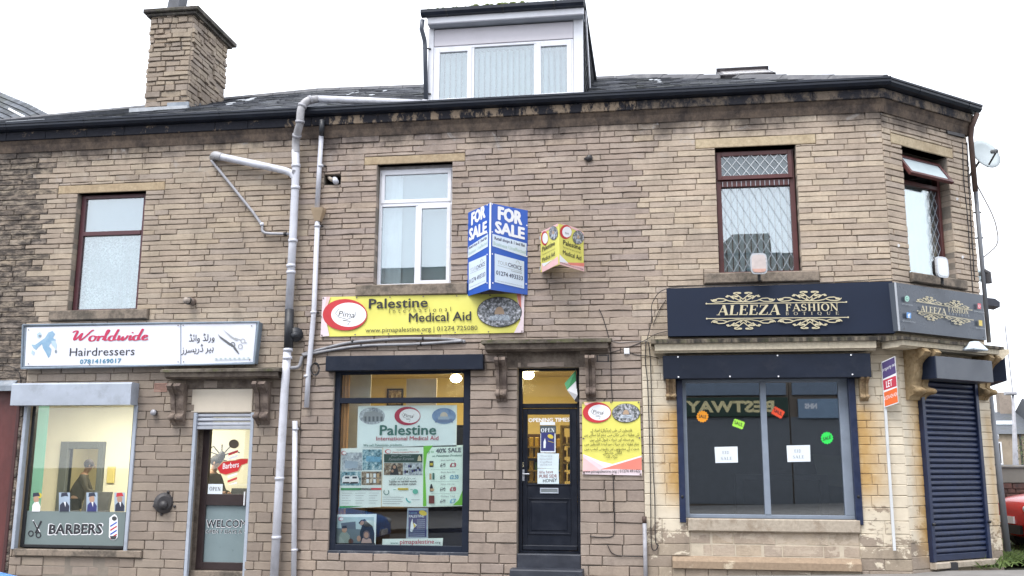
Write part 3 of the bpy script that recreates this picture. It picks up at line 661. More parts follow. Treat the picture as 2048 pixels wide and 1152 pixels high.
for U, a, b in ((U0, X0L, X01), (U1, X01, X12), (U2, X12, X23), (U3, X23, CH0+.04)): eaves(U, MF, a, b, sm); gutter(U, MF, a, b+(.08 if U is U3 else 0))
eaves(U3, CFR, -.035, CHL+.05, [1.0]); gutter(U3, CFR, -.085, CHL+.10)
# ------------------------------------------------------------ roofs
RY = 3.6
def ridge_pt(px_, py_):
    u, z = MF.q(px_, py_, RY); return Vector((u, RY, z))
RL = ridge_pt(0, 244); RM1 = ridge_pt(290, 217); RM2 = ridge_pt(640, 183); R1 = ridge_pt(1265, 157)
def ridge_z(x):
    pts = [(X0L-1, RL.z-.6), (RL.x, RL.z), (RM1.x, RM1.z), (RM2.x, RM2.z), (-4.2, ridge_pt(845, 176).z), (R1.x, R1.z)]
    for (a, za), (b, zb) in zip(pts, pts[1:]):
        if x <= b: return za+(zb-za)*max(0, (x-a)/(b-a))
    return R1.z
EZ, EY = 6.93, -.06
def roof_pt(x, t): return Vector((x, EY+(RY-EY)*t, EZ+(ridge_z(x)-EZ)*t))
rg = random.Random(4)
def hip_lim(t): return CH0+.08+(R1.x-CH0-.08)*t
DX0, DX1 = MF.q(858, 150, .25)[0], MF.q(1158, 200, .25)[0]
CHX0, CHX1, CHY0, CHY1 = -9.13, -8.28, 1.75, 3.2
def slates(unit, roof, xa, xb, last=False, cap=180):
    rows = 17; k = 0; rest = MB()
    for r in range(rows):
        t0 = r/rows-.004; t1 = (r+1)/rows+.045; x = xa-(.17 if r % 2 else 0)
        lim = hip_lim((r+.5)/rows) if last else xb
        while x < lim:
            wd = rg.uniform(.25, .33); a, b = max(x, xa)+.003, min(x+wd, lim)-.003; x += wd
            if b-a < .04: continue
            mx = (a+b)/2; yy = roof_pt(mx, t0).y
            if DX0-.05 < mx < DX1+.05 and .2 < yy: continue
            if CHX0-.1 < mx < CHX1+.1 and CHY0-.1 < yy < CHY1+.1: continue
            lift = rg.uniform(.004, .016); sk = rg.uniform(-.008, .008)
            nrm = Vector((0, -(ridge_z(mx)-EZ), RY-EY)).normalized()
            p = [roof_pt(a, t0+sk/3), roof_pt(b, t0+sk/3+rg.uniform(-.002, .002)), roof_pt(b, t1), roof_pt(a, t1)]
            p[0] = p[0]+nrm*(.016+lift); p[1] = p[1]+nrm*(.016+lift); p[2] = p[2]+nrm*.004; p[3] = p[3]+nrm*.004
            m = MB(); m.prism(p, nrm*.011)
            if k < cap: m.build('slate', SLATE, roof, centre=True); k += 1
            else: rest.add(m.v, m.f)
    rest.build('upper_slates', SLATE, roof, kind='stuff')
def roof_of(unit, xa, xb, last=False, mat=SLATE):
    m = MB(); n = 8
    top = [roof_pt(xa+(xb-xa)*i/n, 1) for i in range(n+1)]; bot = [roof_pt(xa+(xb-xa)*i/n, 0) for i in range(n+1)]
    if last: bot = [Vector((xa+(CH0+.08-xa)*i/n, EY, EZ)) for i in range(n+1)]; top = [Vector((xa+(R1.x-xa)*i/n, RY, ridge_z(xa+(R1.x-xa)*i/n))) for i in range(n+1)]
    back = [Vector((p.x, 2*RY-EY, EZ)) for p in bot]
    m.add(bot+top+back, [(i, i+1, n+2+i, n+1+i) for i in range(n)]+[(n+1+i, n+2+i, 2*n+3+i, 2*n+2+i) for i in range(n)])
    rf = m.build('roof', mat, unit)
    x = xa; 
    while x < min(xb, R1.x)-.05:
        e = min(x+.46, xb, R1.x); q = MB(); a, b = roof_pt(x+.004, 1), roof_pt(e-.004, 1)
        for (p, sx) in ((a, 0), (b, 0)): q.v += [p+Vector((0, -.14, -.05+.0)), p+Vector((0, -.07, .045)), p+Vector((0, 0, .075)), p+Vector((0, .07, .045)), p+Vector((0, .14, -.05))]
        q.f = [(i, i+5, i+6, i+1)[::-1] for i in range(4)]+[(0, 1, 2, 3, 4), (9, 8, 7, 6, 5)]; q.mi = [0]*6; q.build('ridge_tile', M('ridge_tile_clay', (.085, .085, .095), .7, .3, 4, dirt=.3, dirtcol=(.3, .3, .3)), rf); x = e
    slates(unit, rf, xa, xb, last); return rf
rf0 = roof_of(U0, X0L, X01); rf1 = roof_of(U1, X01, X12); rf2 = roof_of(U2, X12, X23)
rf3 = roof_of(U3, X23, R1.x if R1.x > X23 else X23+.02, True)
# hips on the corner
CE = CFR.w(CHL+.08, -.1, EZ); m = MB(); C0 = Vector((CH0+.1, EY-.06, EZ)); SE = SF.w(7.3, -.05, EZ)
m.add([C0, CE, R1, SE, Vector((R1.x, 2*RY-EY, EZ))], [(0, 1, 2), (1, 3, 2), (3, 4, 2)]); m.build('hipped_end', SLATE, rf3)
def hip_tiles(a, b, n):
    d = (b-a); s = d.cross(Vector((0, 0, 1))).normalized(); up = s.cross(d).normalized()
    for i in range(n):
        p, q_ = a+d*(i/n), a+d*((i+1.04)/n); q = MB()
        for p_, h in ((p, .012), (q_, 0)): q.v += [p_-s*.17+up*(h-.05), p_-s*.09+up*(h+.05), p_+up*(h+.085), p_+s*.09+up*(h+.05), p_+s*.17+up*(h-.05)]
        q.f = [(i_, i_+5, i_+6, i_+1) for i_ in range(4)]+[(4, 3, 2, 1, 0), (5, 6, 7, 8, 9)]; q.mi = [0]*6; q.build('hip_tile', M('ridge_tile_clay'), rf3)
hip_tiles(C0+Vector((0, .1, .02)), R1, 6); hip_tiles(CE+Vector((-.1, .05, .0)), R1, 10)
# roof window near the ridge of the corner roof
rw = at(MF, 1432, 180, 2.2); n3 = Vector((0, -(R1.z-EZ), RY-EY)).normalized()
xw0 = MF.q(1432, 165, 2.9)[0]; xw1 = MF.q(1534, 165, 2.9)[0]
m = MB(); 
def rp(x, t, h): return roof_pt(x, t)+n3*h
lo_t, hi_t = .50, .79
for (a, b, c, d) in ((xw0, xw1, hi_t-.05, hi_t), (xw0, xw0+.06, lo_t, hi_t), (xw1-.06, xw1, lo_t, hi_t), (xw0, xw1, lo_t, lo_t+.03)):
    m.prism([rp(a, c, .02), rp(b, c, .02), rp(b, d, .02), rp(a, d, .02)], n3*(.13 if c > .7 else .07))
rwf = m.build('roof_window', M('roof_window_frame', (.045, .04, .045), .5, .3, 8, dirt=.4, dirtcol=(.25, .24, .25)), rf3)
MB().prism([rp(xw0+.06, lo_t+.03, .09), rp(xw1-.06, lo_t+.03, .09), rp(xw1-.06, hi_t-.05, .09), rp(xw0+.06, hi_t-.05, .09)], n3*.01).build('pane', M('clouded_roof_glass', (.30, .28, .28), .2, .2, 6), rwf)
# cement and patches on the slates
m = MB(); rr = random.Random(6)
for (px_, py_, wd) in ((460, 203, .18), (475, 206, .12), (1075-330, 186, .06), (690, 188, .05), (1310, 163, .08)):
    for j in range(4):
        u = MF.q(px_, py_, 2)[0]+rr.uniform(-wd, wd); t = .55+rr.uniform(-.1, .25); nn = n3
        m.prism([roof_pt(u+wd*.5*math.cos(a)*rr.uniform(.6, 1.1), t+.03*math.sin(a))+nn*.035 for a in [k_*math.pi/4 for k_ in range(8)]], nn*.008)
m.build('cement_patches', CEMENT, rf1, kind='stuff')
MB().prism([roof_pt(MF.q(15, 258, .8)[0], .22)+n3*.04, roof_pt(MF.q(82, 250, .8)[0], .25)+n3*.04, roof_pt(MF.q(82, 250, .8)[0], .265)+n3*.04, roof_pt(MF.q(15, 258, .8)[0], .24)+n3*.04], n3*.01).build('pale_batten', CEMENT, rf0)

# ------------------------------------------------------------ chimney (part of the barber shop)
cz0 = roof_pt(-8.7, .45).z-.25
ch_t = MF.q(388, 28, CHY0)[1]
CX0, CX1 = MF.q(290, 214, CHY0)[0], MF.q(374, 214, CHY0)[0]; TX0, TX1 = MF.q(303, 40, CHY0)[0]-.02, MF.q(389, 35, CHY0)[0]+.0
cy1 = CHY0+1.42
lean = ((TX0+TX1)-(CX0+CX1))/2/(ch_t-cz0)
chm = MB().box(MF, CX0+.015, CX1-.015, CHY0+.015, cy1-.015, cz0-.5, ch_t).build('chimney', mort('chimney_mortar', (.27, .25, .23)), U1)
rg = random.Random(61)
CF2 = Frame((CX1, CHY0, 0), math.radians(90)); CF3 = Frame((CX0, cy1, 0), math.radians(-90)); CF4 = Frame((CX1, cy1, 0), math.radians(180))
al = []
for F_, L_ in ((MF, None), (CF2, cy1-CHY0), (CF3, cy1-CHY0), (CF4, CX1-CX0)):
    a, b = (CX0, CX1) if L_ is None else (0, L_)
    d_off = CHY0 if L_ is None else 0
    hs = random.Random(62)
    ss = lay(F_, a, b, cz0-.3, ch_t, [], [], lambda z, r: hs.uniform(.075, .12), lambda z: (.16, .42), rg, .012)
    for s in ss:
        q = stone_mb(F_, s[0], s[1], s[2], s[3], d_off+.10, rg.uniform(0, .045), rg, d_off, .010); al.append(q)
rest = MB()
for i, q in enumerate(al):
    if i < 240: q.build('stone', CHST, chm, centre=True)
    else: rest.add(q.v, q.f)
rest.build('rear_stones', CHST, chm, kind='stuff')
m = MB(); m.box(MF, CX0-.12, CX1+.14, CHY0-.12, cy1+.14, ch_t+.035, ch_t+.11, .015); m.box(MF, CX0-.07, CX1+.08, CHY0-.07, cy1+.08, ch_t-.02, ch_t+.034, .01); m.build('cap_slab', worn_stone('dark_cap_stone', (.14, .125, .11), (.055, .05, .047), .42, .58, .2), chm)
for (a, b, h, mm) in ((CX0+.34, CHY0+.2, .5, 0), (CX0+.5, CHY0+.62, .33, 1)):
    m = MB(); zt = ch_t+.11
    if mm == 0: m.prism([Vector((a-.10, b-.14, zt)), Vector((a+.12, b-.14, zt)), Vector((a+.10, b+.16, zt)), Vector((a-.10, b+.16, zt))], (0.07, 0, h))
    else: m.tube([(a, b, zt), (a, b, zt+h*.8), (a, b, zt+h*.82), (a, b, zt+h)], [.13, .11, .13, .13], 14)
    m.build('chimney_pot', M('sooty_chimney_pot', (.10, .105, .12), .7, .3, 6) if mm == 0 else M('buff_chimney_pot', (.30, .24, .20), .8, .3, 6), chm)
m = MB(); zf = roof_pt(CX0, (CHY0-EY)/(RY-EY)).z
m.box(MF, CX0-.06, CX0+.45, CHY0-.05, CHY0-.02, zf-.08, zf+.07); m.box(MF, CX0-.2, CX1+.1, CHY0-.18, CHY0-.05, zf-.075, zf+.02); m.build('cement_flashing', CEMENT, chm)
m = MB(); m.box(MF, CX0+.46, CX1+.05, CHY0-.055, CHY0-.02, zf-.06, zf+.14)
for i in range(6): m.box(CF2, .22*i, .22*i+.2, -.03, 0, zf-.05+.07*i, zf+.16+.07*i)
m.build('lead_flashing', LEAD, chm)

# ------------------------------------------------------------ dormer (part of the charity shop)
dy = .25; DZ0 = 6.98; DT = MF.q(860, 62, dy)[1]; DT2 = MF.q(1165, 35, dy)[1]; DT = (DT+DT2)/2
dor = MB().box(MF, DX0+.02, DX1-.02, dy+.40, dy+3.0, DZ0-.2, DT+.05).build('dormer', M('dormer_core', (.3, .3, .32), .6), U2)
FZ0, FZ1 = MF.q(1010, 205, dy)[1], MF.q(1010, 86, dy)[1]
fx0, fx1 = MF.q(867, 150, dy)[0], MF.q(1147, 140, dy)[0]
def bx(a, b, d0, d1, z0, z1, name, mat, par, bev=.006): return MB().box(MF, a, b, d0, d1, z0, z1, bev).build(name, mat, par)
bx(DX0-.02, fx0-.004, dy-.01, dy+.1, DZ0-.1, DT, 'corner_board', UPVC, dor); bx(fx1+.004, DX1+.07, dy-.01, dy+.1, DZ0-.1, DT, 'corner_board', UPVC, dor)
bx(fx0, fx1, dy+.0, dy+.08, FZ1+.012, DT-.02, 'head_panel', M('lilac_white_panel', (.60, .575, .62), .4, .06, 2, dirt=.1, dirtcol=(.4, .38, .4)), dor)
bx(DX0+.0, DX1+.09, dy-.16, dy+.1, DT-.0, DT+.03, 'soffit', M('grey_soffit', (.35, .38, .42), .5), dor)
bx(DX0-.0, DX1+.10, dy-.19, dy-.155, DT-.0, DT+.20, 'fascia_board', UPVC, dor)
bx(DX0-.06, DX1+.12, dy-.15, dy+3.1, DT+.20, DT+.27, 'flat_roof', M('roof_felt', (.05, .055, .06), .9, .3, 5, bump=.4), dor)
gt = MB(); pr = [(dy-.19, DT+.10), (dy-.26, DT+.11), (dy-.29, DT+.15), (dy-.29, DT+.20), (dy-.20, DT+.20), (dy-.19, DT+.12)]
gt.prof(MF, DX0-.09, DX1+.11, pr); gt.build('gutter', GUT, dor)
for px_ in (893, 1005, 1107): u = MF.q(px_, 30, dy-.2)[0]; MB().prof(MF, u, u+.025, [(d-.006, z-.006) for d, z in pr]).build('gutter_clip', BLK, dor)
m = MB(); rr = random.Random(7)
for i in range(520):
    u = DX0+(DX1-DX0)*rr.random(); dd = dy-.26+rr.random()*.32; s = rr.uniform(.008, .03)*(1.3 if .3 < (u-DX0)/(DX1-DX0) < .65 else .8)
    c = MF.w(u, dd, DT+.20+(.06 if dd > dy-.15 else 0)+s*.2); m.ball(c, s*1.4, s*1.4, s, 6, 4)
m.build('moss', MOSS, dor, kind='stuff')
def sash(F, R_, d, t, par, mat, glassm=GLASSU, name='sash'):
    s_ = frame_bars(F, R_, t, d, d+.06).build(name, mat, par); a, b, c, e = R_
    pane(F, (a+t-.005, b-t+.005, c+t-.005, e-t+.005), d+.03, glassm, s_); return s_
wf = frame_bars(MF, (fx0, fx1, FZ0, FZ1), .045, dy, dy+.08, .04, .06); 
mu = [MF.q(945, 150, dy)[0], MF.q(1071, 150, dy)[0]]
for u in mu: wf.box(MF, u-.025, u+.025, dy+.002, dy+.08, FZ0+.06, FZ1-.04, .004)
dw = wf.build('window', UPVC, dor)
sash(MF, (fx0+.03, mu[0]-.015, FZ0+.04, FZ1-.03), dy-.015, .07, dw, UPVC); sash(MF, (mu[1]+.015, fx1-.03, FZ0+.04, FZ1-.03), dy-.015, .07, dw, UPVC)
pane(MF, (mu[0]+.02, mu[1]-.02, FZ0+.05, FZ1-.03), dy+.03, GLASSU, dw)
BLIND = M('pale_blind_fabric', (.60, .68, .70), .8, .05, 6); BLW = M('bright_blind_edge', (.8, .84, .85), .7)
m = MB()
def blinds(F, a, b, z0, z1, d, pitch, par, ang=.5, mat=BLIND, name='blind_slat'):
    u = a
    while u < b:
        q = MB(); dx = pitch*.47; q.add([F.w(u-dx*math.cos(ang), d-dx*math.sin(ang), z0), F.w(u+dx*math.cos(ang), d+dx*math.sin(ang), z0), F.w(u+dx*math.cos(ang), d+dx*math.sin(ang), z1), F.w(u-dx*math.cos(ang), d-dx*math.sin(ang), z1), F.w(u, d+.006, z0), F.w(u, d+.006, z1)], [(0, 4, 5, 3), (4, 1, 2, 5)])
        q.build(name, mat, par); u += pitch
MB().box(MF, fx0+.02, fx1-.02, dy+.34, dy+.36, FZ0-.05, FZ1+.1).build('room_backing', M('dim_room', (.10, .14, .155), .9), dor)
blinds(MF, fx0+.10, fx1-.06, FZ0+.03, FZ1-.06, dy+.15, .093, dw, .95)
# cheek: slate hung side with white edge board
RZ = lambda y: roof_pt(DX1, (y-EY)/(RY-EY)).z
m = MB(); xk = DX1+.06
ck = [Vector((xk, dy+.1, RZ(dy+.1)-.02)), Vector((xk, dy+3.0, RZ(dy+3)-.02)), Vector((xk, dy+3.0, DT+.2)), Vector((xk, dy+.1, DT+.2))]
m.prism([p-Vector((.06, 0, 0)) for p in ck], (.055, 0, 0)); chk = m.build('cheek', M('cheek_core', (.06, .065, .075), .7), dor)
CK = Frame((xk, dy+.1, 0), math.radians(90)); rg = random.Random(71); z = RZ(dy+.1); r_ = 0
while z < DT+.18:
    u = -(r_ % 2)*.12
    while u < 2.9:
        a, b = max(u, 0)+.003, min(u+.24, 2.88); u += .245
        if b-a > .03 and z+.15 > RZ(dy+.1+a) : q = MB(); q.add([CK.w(a, -.03, z), CK.w(b, -.03, z), CK.w(b, -.008, z+.2), CK.w(a, -.008, z+.2), CK.w(a, -.018, z), CK.w(b, -.018, z)], [(0, 1, 2, 3), (4, 5, 1, 0)]); q.build('slate', SLATE, chk, centre=True)
    z += .155; r_ += 1
m = MB(); m.prism([Vector((xk+.035, dy+1.05, RZ(dy+1.05)+.0)), Vector((xk+.035, dy+1.2, RZ(dy+1.2)+.0)), Vector((xk+.035, dy+.25, DT+.2)), Vector((xk+.035, dy+.10, DT+.2))], (.02, 0, 0)); m.build('edge_board', UPVC, chk)
MB().prism([Vector((DX0-.03, dy+.1, RZ(dy)-.1)), Vector((DX0-.03, dy+3, RZ(dy+3))), Vector((DX0-.03, dy+3, DT+.2)), Vector((DX0-.03, dy+.1, DT+.2))], (.05, 0, 0)).build('cheek', M('cheek_core'), dor)
# dormer downpipe
px3 = lambda x, y, d: at(MF, x, y, d)
MB().tube([px3(845, 40, dy-.2), px3(843, 58, dy-.2), px3(849, 80, dy-.08), px3(850, 92, dy-.06), px3(852, 198, dy-.06)], .036, 10).build('downpipe', M('grey_black_downpipe', (.075, .085, .11), .4, .2, 5), dor, True)
for y in (96, 186): MB().tube([px3(845, y, dy-.06), px3(862, y+2, dy-.02)], .012, 6).build('pipe_clip', BLK, dor)
# ------------------------------------------------------------ rooms behind the openings
def room(unit, F, u0, u1, d0, d1, z0, z1, wm_, fm=None, cm=None, name='shop_interior'):
    m = MB(); m.use(wm_)
    m.add([F.w(u0, d1, z0), F.w(u1, d1, z0), F.w(u1, d1, z1), F.w(u0, d1, z1)], [(0, 1, 2, 3)])
    m.add([F.w(u0, d0, z0), F.w(u0, d1, z0), F.w(u0, d1, z1), F.w(u0, d0, z1)], [(0, 1, 2, 3)]); m.add([F.w(u1, d0, z0), F.w(u1, d1, z0), F.w(u1, d1, z1), F.w(u1, d0, z1)], [(3, 2, 1, 0)])
    m.use(fm or wm_); m.add([F.w(u0, d0, z0), F.w(u1, d0, z0), F.w(u1, d1, z0), F.w(u0, d1, z0)], [(0, 1, 2, 3)])
    m.use(cm or wm_); m.add([F.w(u0, d0, z1), F.w(u1, d0, z1), F.w(u1, d1, z1), F.w(u0, d1, z1)], [(3, 2, 1, 0)])
    return m.build(name, None, unit)
def area(name, loc, sx, sy, e, col, parent=None, rot=(0, 0, 0)):
    l = bpy.data.lights.new(name, 'AREA'); l.shape = 'RECTANGLE'; l.size = sx; l.size_y = sy; l.energy = e; l.color = col
    o = bpy.data.objects.new(name, l); COL.objects.link(o); o.location = Vector(loc)-(WLOC[parent] if parent else Vector()); o.rotation_euler = rot
    if parent: o.parent = parent
    return o
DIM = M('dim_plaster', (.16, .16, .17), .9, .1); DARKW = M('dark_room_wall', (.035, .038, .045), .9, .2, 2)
for U, F, o in ((U1, MF, A_UW), (U2, MF, B_UW), (U3, MF, C_UW), (U3, CFR, D_UW)):
    room(U, F, o[0]-.25, o[1]+.25, .31, 1.6, o[2]-.2, o[3]+.2, DIM, name='bedroom_walls')
CRW = M('cream_yellow_wall', (.66, .62, .49), .8, .06, 2); 
IZ0 = .02; IZ1 = 2.86
# barber room with a doorway into the back room
FLO = M('grey_lino', (.22, .2, .18), .5); CEI = M('white_ceiling', (.70, .69, .62), .8, .03)
def wall_open(F, u0, u1, z0, z1, d, o, mat, name, par):
    m = MB()
    for a, b, c, e in ((u0, o[0], z0, z1), (o[1], u1, z0, z1), (o[0], o[1], o[3], z1)): m.box(F, a, b, d, d+.1, c, e)
    return m.build(name, mat, par)
bf = -.15; dw_o = (-11.43, -10.79, bf, 1.76)
m = MB(); m.use(CRW); m.box(MF, -12.9, -12.8, .33, 4.0, bf, 2.75); m.box(MF, -5.5, -5.4, .33, 4.0, bf, 2.75); m.use(FLO); m.box(MF, -12.9, -5.4, .33, 6.9, bf-.1, bf); m.use(CEI); m.box(MF, -12.9, -5.4, .33, 6.9, 2.75, 2.85); m.build('shop_interior', None, U1)
wall_open(MF, -12.9, -5.4, bf, 2.75, 4.0, dw_o, CRW, 'back_wall', U1)
KHW = M('khaki_wall', (.42, .38, .24), .8, .05, 2); MB().box(MF, -12.9, -9.6, 6.8, 6.9, bf, 2.75).build('back_room_wall', KHW, U1); MB().box(MF, -12.9, -12.8, 4.1, 6.8, bf, 2.75).box(MF, -9.7, -9.6, 4.1, 6.8, bf, 2.75).build('back_room_wall', KHW, U1)
fr = M('slate_grey_frame', (.085, .095, .09), .5, .1)
m = MB(); m.box(MF, dw_o[0]-.17, dw_o[0], 3.92, 4.1, bf, dw_o[3]+.14, .01).box(MF, dw_o[1], dw_o[1]+.12, 3.92, 4.1, bf, dw_o[3]+.14, .01).box(MF, dw_o[0], dw_o[1], 3.921, 4.1, dw_o[3], dw_o[3]+.14, .01); m.build('doorway_frame', fr, U1)
MB().box(MF, -10.02, -9.80, .34, .82, bf, 2.74).build('green_partition', M('sea_green_wall', (.16, .42, .33), .7, .05, 2), U1)
MB().box(MF, dw_o[1]+.2, dw_o[1]+.36, 3.96, 3.99, 1.1, 1.42, .01).build('towel_dispenser', M('yellowed_plastic', (.55, .45, .15), .4), U1)
LAMPW = M('lamp_tube_white', (.9, .9, .85), .5, .0, emit=(1, .93, .72), es=7)
for x, y in ((-10.2, 2.2), (-8.9, 2.6)): MB().box(MF, x-.6, x+.6, y, y+.10, 2.69, 2.75, .01).build('strip_light', LAMPW, U1)
area('barber_light', (-9.3, 2.2, 2.64), 3.5, 1.2, 92, (1, .94, .80)); area('back_room_fill', (-11.0, 5.4, 2.6), 1, 1, 30, (1, .9, .7))  # back room lamp is unseen, added to brighten the figure there
# charity shop room
MUS = M('mustard_wall', (.50, .41, .20), .8, .1, 2); ORG = M('orange_drape', (.42, .22, .09), .8, .15, 4)
pf = .28
m = MB(); m.use(MUS); m.box(MF, -5.35, -.3, 3.6, 3.7, pf, 3.05); m.use(M('warm_side_wall', (.45, .34, .14), .8)); m.box(MF, -5.45, -5.35, .33, 3.6, pf, 3.05); m.box(MF, -.3, -.2, .33, 3.6, pf, 3.05)
m.use(M('brown_floor', (.10, .07, .05), .6)); m.box(MF, -5.45, -.2, .33, 3.7, pf-.1, pf); m.use(M('cream_ceiling', (.58, .50, .33), .8)); m.box(MF, -5.45, -.2, .33, 3.7, 3.05, 3.12); m.build('shop_interior', None, U2)
area('charity_light', (-2.9, 1.6, 2.98), 3.2, 1.6, 42, (1, .80, .40))
BULB = M('glowing_bulb', (.9, .9, .8), .5, 0, emit=(1, .86, .5), es=9)
for (px_, py_, d) in ((912, 757, 1.6), (1056, 750, 1.2)):
    p = at(MF, px_, py_, d); m = MB(); m.ball((p.x, p.y, p.z), .10, .10, .07); pl = bpy.data.lights.new('bulb_light', 'POINT'); pl.energy = 16; pl.color = (1, .78, .38); pl.shadow_soft_size = .15; po = bpy.data.objects.new('bulb_light', pl); COL.objects.link(po); po.location = (p.x, p.y-.1, p.z-.16); cl = m.build('ceiling_lamp', BULB, U2, True)
    MB().tube([(p.x, p.y, p.z+.05), (p.x, p.y, 3.05)], .05, 8).build('lamp_base', WHITE, cl)
# corner shop room: dark
cf = .22
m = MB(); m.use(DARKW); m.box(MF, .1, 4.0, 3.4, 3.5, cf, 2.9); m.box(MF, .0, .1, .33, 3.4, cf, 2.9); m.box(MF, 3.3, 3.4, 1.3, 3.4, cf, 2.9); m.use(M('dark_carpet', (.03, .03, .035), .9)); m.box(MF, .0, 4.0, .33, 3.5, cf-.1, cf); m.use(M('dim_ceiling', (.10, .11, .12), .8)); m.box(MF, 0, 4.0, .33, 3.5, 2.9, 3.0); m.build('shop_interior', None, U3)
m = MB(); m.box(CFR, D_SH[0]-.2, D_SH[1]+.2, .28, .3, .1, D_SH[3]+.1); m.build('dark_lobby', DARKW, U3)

# ------------------------------------------------------------ upper windows
# barber
ow = (A_UW[0]+.015, A_UW[1]-.02, A_UW[2], A_UW[3]-.01)
wn_ = frame_bars(MF, ow, .075, .11, .18, .06, .07); zt = MF.q(220, 466, .11)[1]; wn_.box(MF, ow[0]+.075, ow[1]-.075, .10, .18, zt-.04, zt+.03, .006)
W1 = wn_.build('window', MAROON, U1)
pane(MF, (ow[0]+.07, ow[1]-.07, zt+.02, ow[3]-.05), .14, GLASSU, W1); pane(MF, (ow[0]+.07, ow[1]-.07, ow[2]+.06, zt-.03), .14, GLASSU, W1)
MB().box(MF, ow[0]+.05, ow[1]-.05, .22, .225, zt, ow[3]).build('frosted_screen', M('frosted_pale_blue', (.27, .33, .40), .7, .04), W1)
n = N('lace_curtain'); c = n.mix(n.mr(n.noise(38, 4, .7), .42, .56), (.26, .33, .36), (.66, .72, .74)); c = n.mix(n.mr(n.noise(2.6, 3, .6, (1.2, 1, .5)), .45, .58, 0, .6), c, (.22, .27, .30)); LACE = n.fin(c, .8)  # broad dark blotches paint a dark reflection into the lace colour
def drape(F, a, b, z0, z1, d, mat, par, name, waves=7, amp=.018, skew=0):
    m = MB(); n_ = waves*6; vs = []
    for j in range(3):
        for i in range(n_+1):
            t = i/n_; u = a+(b-a)*t; vs.append(F.w(u+skew*(1-j/2), d+amp*math.sin(t*waves*2*math.pi+.5*math.sin(t*9))*(1-.3*j), z0+(z1-z0)*j/2))
    m.add(vs, [(j*(n_+1)+i, j*(n_+1)+i+1, (j+1)*(n_+1)+i+1, (j+1)*(n_+1)+i) for j in range(2) for i in range(n_)])
    return m.build(name, mat, par, True)
drape(MF, ow[0]+.05, ow[1]-.05, ow[2], zt, .24, LACE, W1, 'lace_curtain', 8)
# charity
ow = (MF.q(757, 450, .13)[0], B_UW[1]-.01, B_UW[2], MF.q(830, 338, .13)[1]); d = .13
zt = MF.q(830, 408, d)[1]; um = MF.q(833, 490, d)[0]
wf = frame_bars(MF, ow, .05, d, d+.07); wf.box(MF, ow[0]+.05, ow[1]-.05, d-.004, d+.07, zt-.03, zt+.03, .005); wf.box(MF, um-.025, um+.025, d+.001, d+.07, ow[2]+.05, zt-.03, .005); W2 = wf.build('window', UPVC, U2)
MB().box(MF, B_UW[0], B_UW[1], d+.01, d+.08, ow[3]+.002, B_UW[3]).build('packing_board', M('dirty_white_board', (.35, .33, .33), .7, .2, 12, dirt=.5), U2)
MB().box(MF, B_UW[0]-.0, ow[0]-.003, d+.01, d+.08, ow[2], ow[3]).build('packing_board', M('brown_grey_seal', (.19, .165, .15), .8, .2, 12), U2)
sash(MF, (ow[0]+.03, ow[1]-.03, zt+.02, ow[3]-.03), d-.015, .055, W2, UPVC); sash(MF, (um+.015, ow[1]-.03, ow[2]+.03, zt-.02), d-.015, .06, W2, UPVC)
pane(MF, (ow[0]+.045, um-.02, ow[2]+.045, zt-.025), d+.03, GLASSU, W2)
BLUEB = M('pale_blue_grey_blind', (.40, .47, .51), .8, .04, 1.5)
MB().box(MF, ow[0]+.26, ow[1]-.03, d+.16, d+.165, ow[2]+.0, ow[3]).build('roller_blind', BLUEB, W2); drape(MF, ow[0]+.03, ow[0]+.34, ow[2], ow[3], d+.12, M('white_curtain', (.74, .77, .82), .8), W2, 'curtain', 2, .01)
# corner front
def leaded(F, o, zt, par, mat, d=.12, open_ang=0):
    wf = frame_bars(F, o, .07, d, d+.08, .06, .05); wf.box(F, o[0]+.07, o[1]-.07, d-.006, d+.08, zt-.05, zt+.05, .008); W_ = wf.build('window', mat, par)
    pane(F, (o[0]+.065, o[1]-.065, o[2]+.045, zt-.045), d+.04, GLASSU, W_); return W_
def lattice(F, a, b, z0, z1, d, par, dx=.115, dz=.20, mat=None, wd=.007):
    m = MB(); H = z1-z0; k_ = dz/dx
    for sgn in (1, -1):
        u = a-H/k_ if sgn > 0 else a
        while u < (b if sgn > 0 else b+H/k_):
            p = []; 
            for (uu, zz) in ((u, z0), (u+sgn*H/k_, z1)): p.append((uu, zz))
            (ua, za), (ub, zb_) = p
            def cl(t): return ua+(ub-ua)*t, za+(zb_-za)*t
            t0 = max(0, min(1, (a-ua)/(ub-ua) if sgn > 0 else (b-ua)/(ub-ua))); t1 = max(0, min(1, (b-ua)/(ub-ua) if sgn > 0 else (a-ua)/(ub-ua)))
            if t1-t0 > .01:
                q0, q1 = cl(t0), cl(t1); l = math.hypot(q1[0]-q0[0], q1[1]-q0[1]); nx, nz = -(q1[1]-q0[1])/l*wd/2, (q1[0]-q0[0])/l*wd/2
                m.prism([F.w(q0[0]+nx, d, q0[1]+nz), F.w(q0[0]-nx, d, q0[1]-nz), F.w(q1[0]-nx, d, q1[1]-nz), F.w(q1[0]+nx, d, q1[1]+nz)], F.n*-.004)
            u += dx
    return m.build('lead_lattice', mat or M('lead_strip', (.42, .45, .5), .45), par, kind='stuff')
ow = (C_UW[0]+.012, C_UW[1]-.02, C_UW[2], C_UW[3]-.03); zt = MF.q(1515, 366, .12)[1]
W3 = leaded(MF, ow, zt, U3, MAHOG); s3 = sash(MF, (ow[0]+.02, ow[1]-.03, zt+.055, ow[3]-.02), .08, .06, W3, MAHOG, GLASSL)
